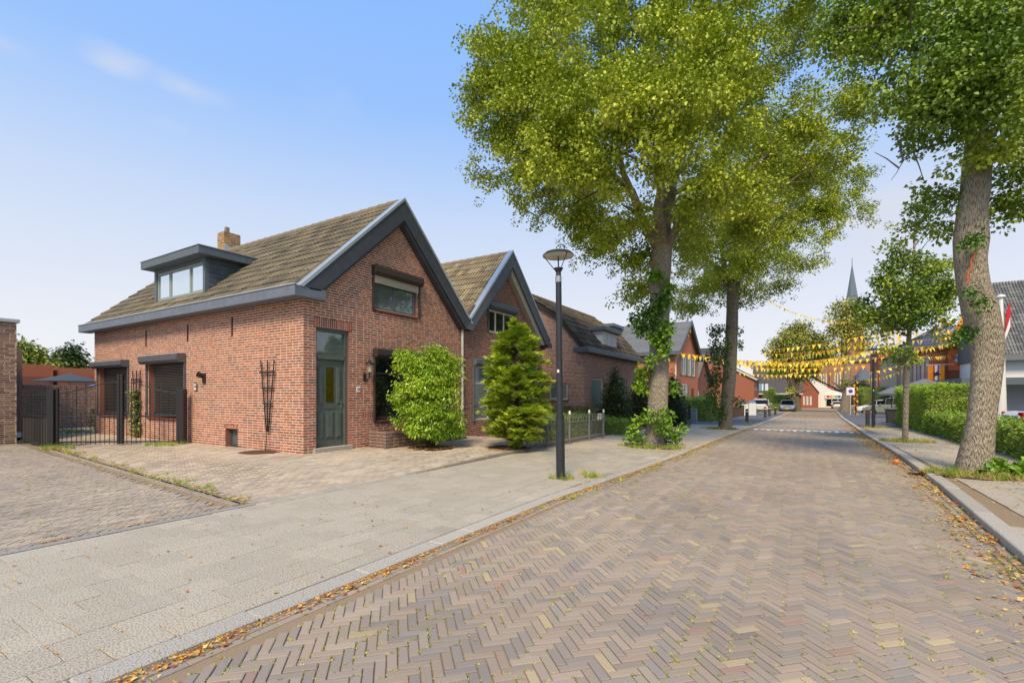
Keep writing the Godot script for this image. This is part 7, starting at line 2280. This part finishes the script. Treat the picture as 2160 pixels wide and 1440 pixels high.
func _loft(mb: MB, sec: Array, col: Color) -> void:
	var ring := func(s: Array) -> Array:
		var b := minf(0.09, (s[3] - s[2]) * 0.3)
		return [Vector3(s[0], s[2], -s[1] + b), Vector3(s[0], s[2] + b, -s[1]), Vector3(s[0], s[3] - b, -s[1] + b * 0.3), Vector3(s[0], s[3], -s[1] + b * 1.2), Vector3(s[0], s[3], s[1] - b * 1.2), Vector3(s[0], s[3] - b, s[1] - b * 0.3), Vector3(s[0], s[2] + b, s[1]), Vector3(s[0], s[2], s[1] - b)]
	for k in sec.size() - 1:
		var a: Array = ring.call(sec[k])
		var b: Array = ring.call(sec[k + 1])
		for i in 8:
			var j := (i + 1) % 8
			mb.quad(a[i], a[j], b[j], b[i], col)
	for e: Array in [[ring.call(sec[0]), true], [ring.call(sec[-1]), false]]:
		var r: Array = e[0]
		for i in range(1, 7):
			if e[1]: mb.tri(r[0], r[i + 1], r[i], col)
			else: mb.tri(r[0], r[i], r[i + 1], col)

func build_cars() -> void:
	car("grey blue hatchback with a yellow plate parked facing along the road", W(-1.9, gy(74), 74.5), -PI / 2, C(120, 134, 150), 4.2, 1.78, 1.5, 0.4, C(240, 190, 30))
	car("grey green off-road car parked across the car park behind the bunting lamp", W(7.6, gy(62), 62.5), PI - 0.15, C(132, 142, 130), 4.6, 1.85, 1.75, 0.8, C(240, 190, 30))
	car("white estate car parked behind the grey green off-road car", W(7.4, gy(68), 69.0), PI, C(226, 230, 232), 4.6, 1.8, 1.55, 0.8, C(240, 190, 30))
	car("pale van parked by the driveway beyond the white boards", W(-4.6, gy(66), 68.0), PI / 2, C(214, 214, 208), 4.8, 1.9, 1.6, 1.0, C(230, 230, 220))
	car("white hatchback seen over the low hedge at the garden drive", W(9.6, gy(28), 29.0), 0.15, C(226, 230, 234), 4.2, 1.78, 1.46, 0.3, C(240, 190, 30))
	car("white delivery car parked before the white shop", W(5.3, gy(105), 106.5), PI / 2, C(232, 232, 232), 4.4, 1.9, 1.3, 1.0, C(240, 210, 60))

# strings of flags across the road
func bunting(a: Vector3, b: Vector3, sag: float, label: String, size := 0.26) -> void:
	var o := thing("bunting", label, "bunting", (a + b) * 0.5, "yellow flag strings over the road")
	var n := int(a.distance_to(b) / (size * 1.5))
	var pts := []
	var rad := []
	for k in n + 1:
		var t := k / float(n)
		pts.append(a.lerp(b, t) + Vector3(0, -sag * 4.0 * t * (1.0 - t), 0))
		rad.append(0.012)
	var mb := MB.new()
	mb.tube(pts, rad, 4, C(226, 150, 60), 0.0, null, false)
	part(mb, "cord", M.cloth, o)
	var tones := [C(255, 226, 60), C(254, 212, 44), C(255, 236, 100)]
	var meshes := []
	for c: Color in tones:
		var f := MB.new()
		f.prism(Transform3D.IDENTITY, PackedVector2Array([Vector2(-size * 0.42, 0), Vector2(0.0, -size * 1.15), Vector2(size * 0.42, 0)]), -0.004, 0.004, c)
		var ms := f.mesh()
		ms.surface_set_material(0, M.cloth)
		meshes.append(ms)
	var d := (b - a).normalized()
	for k in n:
		var fo := MeshInstance3D.new()
		fo.name = "flag" if k == 0 else "flag_%03d" % k
		fo.mesh = pick(meshes)
		var bs := Basis(d, Vector3.UP, d.cross(Vector3.UP).normalized()).orthonormalized() * Basis.from_euler(Vector3(rng.randf_range(-0.5, 0.5), rng.randf_range(-0.5, 0.5), rng.randf_range(-0.1, 0.1)))
		fo.transform = Transform3D(bs, (pts[k] + pts[k + 1]) * 0.5 - o.position)
		o.add_child(fo)

func build_bunting() -> void:
	for q: Array in [
		[1424, 742, 38.4, 1640, 762, 46.0, 0.2, "yellow bunting from the shutter house corner to the twin trunked tree"],
		[1460, 690, 43.5, 1424, 742, 38.4, 0.05, "yellow bunting hanging down the gable edge of the shutter house"],
		[1424, 744, 38.4, 1800, 760, 42.0, 0.5, "yellow bunting from the shutter house low across the road"],
		[1540, 762, 46.0, 1850, 742, 36.0, 0.4, "yellow bunting across the road, dense middle row"],
		[1550, 764, 50.0, 1870, 752, 40.0, 0.35, "yellow bunting across the road, lower middle row"],
		[1612, 738, 44.0, 1905, 690, 32.0, 0.25, "yellow bunting across the road, topmost long row"],
		[1612, 746, 47.0, 1905, 708, 33.0, 0.4, "yellow bunting across the road, second long row"],
		[1600, 766, 52.0, 1900, 722, 35.0, 0.5, "yellow bunting across the road, third long row"],
		[1557, 786, 60.0, 1790, 782, 55.0, 0.4, "yellow bunting far down the road, lowest level row"],
		[1612, 795, 55.0, 1770, 758, 42.0, 0.3, "yellow bunting rising from the two storey house towards the car park"],
		[1625, 636, 34.0, 1800, 678, 40.0, 0.5, "thin bunting high between the lime tree and the church tree"],
		[1860, 715, 36.0, 2045, 700, 40.0, 0.35, "yellow bunting from the street lamp to the cafe roof"],
		[1850, 742, 38.0, 2030, 715, 44.0, 0.4, "yellow bunting from the young tree to the cafe front"],
		[1835, 785, 50.0, 1990, 735, 46.0, 0.3, "yellow bunting before the beige block"],
		[1880, 700, 34.0, 2040, 690, 38.0, 0.2, "orange yellow bunting under the cafe roof edge"],
		[1830, 800, 56.0, 1925, 770, 50.0, 0.3, "yellow bunting low before the beige block"],
		[1545, 768, 44.0, 1880, 730, 34.0, 0.5, "yellow bunting across the road just under the third long row"],
		[1570, 772, 48.0, 1830, 770, 40.0, 0.3, "yellow bunting across the road, level row over the twin trunks"],
		[1620, 758, 50.0, 1890, 698, 33.0, 0.4, "yellow bunting across the road between the two top rows"],
		[1590, 778, 56.0, 1800, 752, 44.0, 0.3, "yellow bunting across the road behind the dense middle row"],
		[1870, 728, 35.0, 2045, 712, 40.0, 0.4, "yellow bunting over the tall hedge to the cafe"],
		[1900, 745, 38.0, 2020, 745, 44.0, 0.3, "yellow bunting under the cafe upper windows"]]:
		bunting(pix(q[0], q[1], q[2]), pix(q[3], q[4], q[5]), q[6], q[7], 0.33 if q[1] > 650 else 0.22)
	var wr := thing("lamp_garland", "yellow garland wound round the car park street lamp", "garland", W(4.3, gy(57.4), 57.3))
	var f := MB.new()
	for k in 26:
		var y := 0.15 + k * 0.13
		var an := k * 1.3
		var c := Vector3(cos(an) * 0.12, y, sin(an) * 0.12)
		f.prism(Transform3D(Basis(Vector3.UP, an), c), PackedVector2Array([Vector2(-0.12, 0), Vector2(0, -0.22), Vector2(0.12, 0)]), -0.004, 0.004, pick([C(250, 190, 24), C(240, 150, 20)]))
	part(f, "garland", M.cloth, wr, "", true)
	# orange and tricolour streamers in front of the cafe
	var st := thing("cafe_streamers", "bunch of orange and tricolour streamers at the cafe roof corner", "streamers", pix(2000, 690, 42.0))
	for k in 26:
		f = MB.new()
		var c := pix(rng.randf_range(1985, 2035), rng.randf_range(670, 715), 42.0 + rng.randf())
		var col: Color = pick([C(240, 130, 40), C(240, 150, 40), C(246, 180, 40), C(200, 50, 46), C(236, 236, 236), C(50, 100, 190)])
		f.prism(Transform3D(Basis.from_euler(Vector3(rng.randf_range(-0.4, 0.4), rng.randf_range(-0.6, 0.6), rng.randf_range(-0.8, 0.8))), c), PackedVector2Array([Vector2(-0.28, -0.16), Vector2(0.26, -0.2), Vector2(0.3, 0.14), Vector2(-0.24, 0.2)]), -0.004, 0.004, col)
		part(f, "streamer" if k == 0 else "streamer_%03d" % k, M.cloth, st)

# ---------------------------------------------------------------- litter, moss, grass
func build_litter() -> void:
	var leafm := MB.new()
	leafm.tri(Vector3(0, 0, 0), Vector3(0.3, 0.1, 0.45), Vector3(1, 0.02, 0), Color.WHITE)
	leafm.tri(Vector3(0, 0, 0), Vector3(1, 0.02, 0), Vector3(0.35, 0.14, -0.45), Color.WHITE * 0.9)
	var leaf := leafm.mesh()
	var tr: Array[Transform3D] = []
	var cc: Array[Color] = []
	var autumn := [C(214, 150, 60), C(230, 178, 80), C(190, 110, 46), C(220, 190, 110), C(160, 90, 40), C(200, 160, 60)]
	var put := func(x: float, s: float, y: float, size: float) -> void:
		tr.append(Transform3D(Basis.from_euler(Vector3(rng.randf_range(-0.35, 0.35), rng.randf() * TAU, rng.randf_range(-0.35, 0.35))).scaled(Vector3.ONE * size * rng.randf_range(0.6, 1.3)), W(x, y, s)))
		cc.append(vary(pick(autumn), 0.2))
	for k in 5200:
		# right gutter, thick
		var s := rng.randf_range(3.0, 34.0)
		if nz.get_noise_2d(s * 9.0, 3.0) < rng.randf_range(-0.5, 0.2): continue
		put.call(kr(s) - absf(rng.randfn()) * 0.2 - 0.01, s, gy(s) + rng.randf_range(0.004, 0.02), 0.035)
	for k in 5200:
		var s := rng.randf_range(0.4, 30.0)
		if nz.get_noise_2d(s * 11.0, 40.0) < rng.randf_range(-0.3, 0.45): continue
		put.call(kl(s) + absf(rng.randfn()) * 0.06 + 0.01, s, gy(s) + rng.randf_range(0.004, 0.016), 0.028)
	for k in 1700:
		var s := rng.randf_range(4.0, 30.0)
		put.call(rng.randf_range(kr(s) + 0.2, 4.1), s, gy(s) + 0.072, 0.035)
	for k in 9000:
		# rust brown husks and dust drifts in the left gutter and in the alley band
		var s := rng.randf_range(0.4, 16.0)
		if nz.get_noise_2d(s * 8.0, 77.0) < rng.randf_range(-0.6, 0.3): continue
		put.call(kl(s) + absf(rng.randfn()) * 0.035 + 0.004, s, gy(s) + rng.randf_range(0.002, 0.012), 0.013)
	for k in 2500:
		var s := rng.randf_range(-0.5, 3.6)
		if nz.get_noise_2d(s * 14.0, 55.0) < rng.randf_range(-0.2, 0.4): continue
		put.call(-6.29 - absf(rng.randfn()) * 0.03, s, gy(s) + 0.026, 0.014)
	for k in 2600:
		# husks caught in the short joints of the pavement slabs
		var r := rng.randi_range(1, 11)
		var z := rng.randi_range(12, 46)
		if hash(r * 131 + z * 17) % 5 > 1: continue
		put.call(-6.1 + r * 0.3 + rng.randf() * 0.28, -4.0 + (0.15 if r % 2 else 0.0) + 0.15 + z * 0.3 + rng.randf_range(-0.006, 0.006), gy(4.0) + 0.028, 0.012)
	for k in 900:
		var q: Array = pick([[-3.5, 13.3, 0.55], [2.55, 11.3, 0.6], [2.7, 19.1, 0.5], [-3.2, 23.4, 0.6], [2.7, 28.4, 0.5]])
		put.call(q[0] + rng.randfn() * q[2], q[1] + rng.randfn() * q[2] * 0.7, gy(q[1]) + 0.035 + (0.045 if q[0] > 0 else 0.0), 0.04)
	for k in 500:
		var s := rng.randf_range(1.0, 24.0)
		put.call(rng.randf_range(-6.0, kl(s) - 0.2), s, gy(s) + 0.034, 0.03)
	for k in 260:
		var an := rng.randf() * TAU
		var r := sqrt(rng.randf()) * 0.7
		put.call(-8.0 + cos(an) * r, 9.2 + sin(an) * r, 0.02, 0.035)
		put.call(-6.35 + cos(an) * r, 10.5 + sin(an) * r * 1.1, gy(10) + 0.09, 0.035)
	for k in 500:
		var x := -6.3 - rng.randf() * 11.0
		put.call(x, alley_edge(x) - 0.1 + rng.randfn() * 0.15, -0.1, 0.03)
	for k in 150:
		put.call(rng.randf_range(-2.6, 1.5), rng.randf_range(2.0, 20.0), gy(10) + 0.006, 0.022)
	var o := scatter(self, "leaf_litter", leaf, M.litter, tr, cc)
	tag(o, "dry yellow and rust leaf litter along kerbs and tree feet", "litter")
	# moss and seedlings in the joints
	var tuft := MB.new()
	for k in 9:
		var a := rng.randf() * TAU
		var r := rng.randf_range(0.1, 0.5)
		var q := Vector3(cos(a) * r, 0, sin(a) * r)
		var b := rng.randf() * TAU
		tuft.tri(q + Vector3(cos(b), 0, sin(b)) * 0.2, q - Vector3(cos(b), 0, sin(b)) * 0.2, q + Vector3(rng.randfn() * 0.3, rng.randf_range(0.4, 0.9), rng.randfn() * 0.3), Color.WHITE * rng.randf_range(0.8, 1.2))
	var tm := tuft.mesh()
	var t2: Array[Transform3D] = []
	var c2: Array[Color] = []
	var moss := cols([[140, 152, 36], [178, 180, 54], [206, 196, 84], [112, 136, 36]])
	var mput := func(x: float, s: float, y: float, size: float) -> void:
		t2.append(Transform3D(Basis(Vector3.UP, rng.randf() * TAU).scaled(Vector3(size, size * 0.5, size) * rng.randf_range(0.5, 1.4)), W(x, y, s)))
		c2.append(vary(pick(moss), 0.2))
	for k in 30000:
		var e: Array = road_stones[int(road_stones.size() * pow(rng.randf(), 1.6))]
		var t: Transform3D = e[1]
		var q := t * Vector3((0.087 if rng.randf() < 0.5 else -0.087), 0, rng.randf_range(-0.03, 0.03)) if rng.randf() < 0.65 else t * Vector3(rng.randf_range(-0.1, 0.1), 0, (0.03 if rng.randf() < 0.5 else -0.03))
		if nz.get_noise_2d(q.x * 14.0, q.z * 9.0) + 0.3 * absf(q.x + 0.6) / 2.2 < rng.randf_range(-0.15, 0.45): continue
		mput.call(q.x, -q.z, q.y - 0.004, 0.02)
	for k in 5000:
		var e: Array = alley_stones[rng.randi() % alley_stones.size()]
		var q: Vector3 = e[1] * Vector3((0.087 if rng.randf() < 0.5 else -0.087), 0, rng.randf_range(-0.03, 0.03))
		if nz.get_noise_2d(q.x * 16.0, q.z * 16.0) < rng.randf_range(0.0, 0.3): continue
		mput.call(q.x, -q.z, q.y - 0.003, 0.03)
	for k in 2200:
		var s := rng.randf_range(3.0, 26.0)
		if nz.get_noise_2d(s * 12.0, 90.0) < 0.0: continue
		mput.call(kr(s) - absf(rng.randfn()) * 0.28, s, gy(s) - 0.004, 0.034)
	for k in 1600:
		var s := rng.randf_range(5.0, 24.0)
		if nz.get_noise_2d(s * 14.0, 60.0) < 0.05: continue
		mput.call(kl(s) + absf(rng.randfn()) * 0.13, s, gy(s) - 0.004, 0.04)
	for k in 2600:
		var x := -6.2 - rng.randf() * 11.5
		if nz.get_noise_2d(x * 14.0, 20.0) < rng.randf_range(-0.1, 0.35): continue
		mput.call(x, alley_edge(x) - 0.02 + rng.randfn() * 0.07, yard_y(x, alley_edge(x)) - 0.006, 0.024)
	o = scatter(self, "joint_moss", tm, M.leaf, t2, c2)
	tag(o, "yellow green moss and seedlings in the paving joints", "moss")
	# grass at tree feet and posts
	var blade := MB.new()
	for k in 12:
		var a := rng.randf() * TAU
		var r := rng.randf() * 0.06
		var q := Vector3(cos(a) * r, 0, sin(a) * r)
		var b := Vector3(cos(a * 3.0), 0, sin(a * 3.0)) * 0.006
		var tip := q + Vector3(rng.randfn() * 0.05, rng.randf_range(0.06, 0.15), rng.randfn() * 0.05)
		blade.tri(q + b, q - b, tip, Color.WHITE * rng.randf_range(0.8, 1.2))
	var bm := blade.mesh()
	var t3: Array[Transform3D] = []
	var c3: Array[Color] = []
	for q: Array in [[-3.6, 13.2, 0.9, 170, 0.02], [2.5, 11.2, 0.75, 200, 0.06], [2.7, 19.1, 0.7, 120, 0.06], [-3.2, 23.5, 0.6, 90, 0.02], [-3.54, 7.4, 0.22, 34, 0.02], [-14.5, 6.1, 0.6, 110, 0.1], [-16.6, 4.5, 0.5, 60, 0.05], [-22.4, 6.2, 1.1, 200, 0.1], [-2.75, 30.8, 0.4, 40, 0.02], [2.9, 28.5, 0.5, 60, 0.06], [3.6, 57.0, 1.6, 120, 0.06], [-3.2, 7.9, 0.25, 24, 0.02]]:
		for k in q[3]:
			var an := rng.randf() * TAU
			var r: float = sqrt(rng.randf()) * q[2]
			var s: float = q[1] + sin(an) * r * 0.7
			t3.append(Transform3D(Basis(Vector3.UP, rng.randf() * TAU).scaled(Vector3.ONE * rng.randf_range(0.5, 1.2)), W(q[0] + cos(an) * r, gy(s) + q[4], s)))
			c3.append(vary(pick(cols([[112, 144, 42], [152, 172, 62], [192, 182, 96]])), 0.15))
	for k in 200:
		var x := -6.3 - rng.randf() * 11.0
		if nz.get_noise_2d(x * 9.0, 20.0) < 0.12: continue
		t3.append(Transform3D(Basis(Vector3.UP, rng.randf() * TAU).scaled(Vector3.ONE * rng.randf_range(0.35, 0.8)), W(x, -0.08, alley_edge(x) + rng.randfn() * 0.1)))
		c3.append(vary(C(160, 172, 64), 0.2))
	o = scatter(self, "grass", bm, M.leaf, t3, c3)
	tag(o, "thin grass tufts at tree feet, posts and the alley edge", "grass")
	# bare soil round tree feet and shrubs
	for q: Array in [[-3.55, 13.3, 0.75, 0.032, "bare soil ring round the big lime tree"], [2.5, 11.3, 0.8, 0.075, "bare soil ring round the old leaning tree"], [2.7, 19.15, 0.55, 0.075, "bare soil ring round the slim young tree"], [-3.2, 23.6, 0.7, 0.032, "bare soil ring round the ivy clad tree"], [-8.0, 9.2, 0.6, 0.0, "soil bed under the laurel bush"], [-6.45, 10.5, 0.55, 0.0, "soil bed under the conifer"], [-10.7, 6.4, 0.5, 0.0, "small soil bed at the foot of the corner trellis"]]:
		var sb := MB.new()
		for k in 24:
			var a0 := TAU * k / 24
			var a1 := TAU * (k + 1) / 24
			var base: float = gy(q[1]) + q[3] if q[3] > 0 else yard_y(q[0], q[1]) + 0.004
			var e0: float = q[2] * (1.0 + 0.25 * nz.get_noise_2d(cos(a0) * 30.0 + q[0], sin(a0) * 30.0))
			var e1: float = q[2] * (1.0 + 0.25 * nz.get_noise_2d(cos(a1) * 30.0 + q[0], sin(a1) * 30.0))
			sb.tri(W(q[0], base + 0.03, q[1]), W(q[0] + cos(a0) * e0, base, q[1] + sin(a0) * e0 * 0.8), W(q[0] + cos(a1) * e1, base, q[1] + sin(a1) * e1 * 0.8), Color.WHITE)
		tag(part(sb, "soil_bed", M.soil, self), q[4], "soil", "", "structure")

func _ready() -> void:
	rng.seed = 4711
	nz.seed = 3
	nz.frequency = 0.12
	nz.fractal_octaves = 3
	make_materials()
	make_light()
	build_ground()
	build_corner_house()
	build_second_house()
	build_mansard_house()
	build_left_houses()
	build_right_houses()
	build_big_tree()
	build_other_trees()
	build_shrubs()
	build_fences()
	build_furniture()
	build_cars()
	build_bunting()
	build_litter()
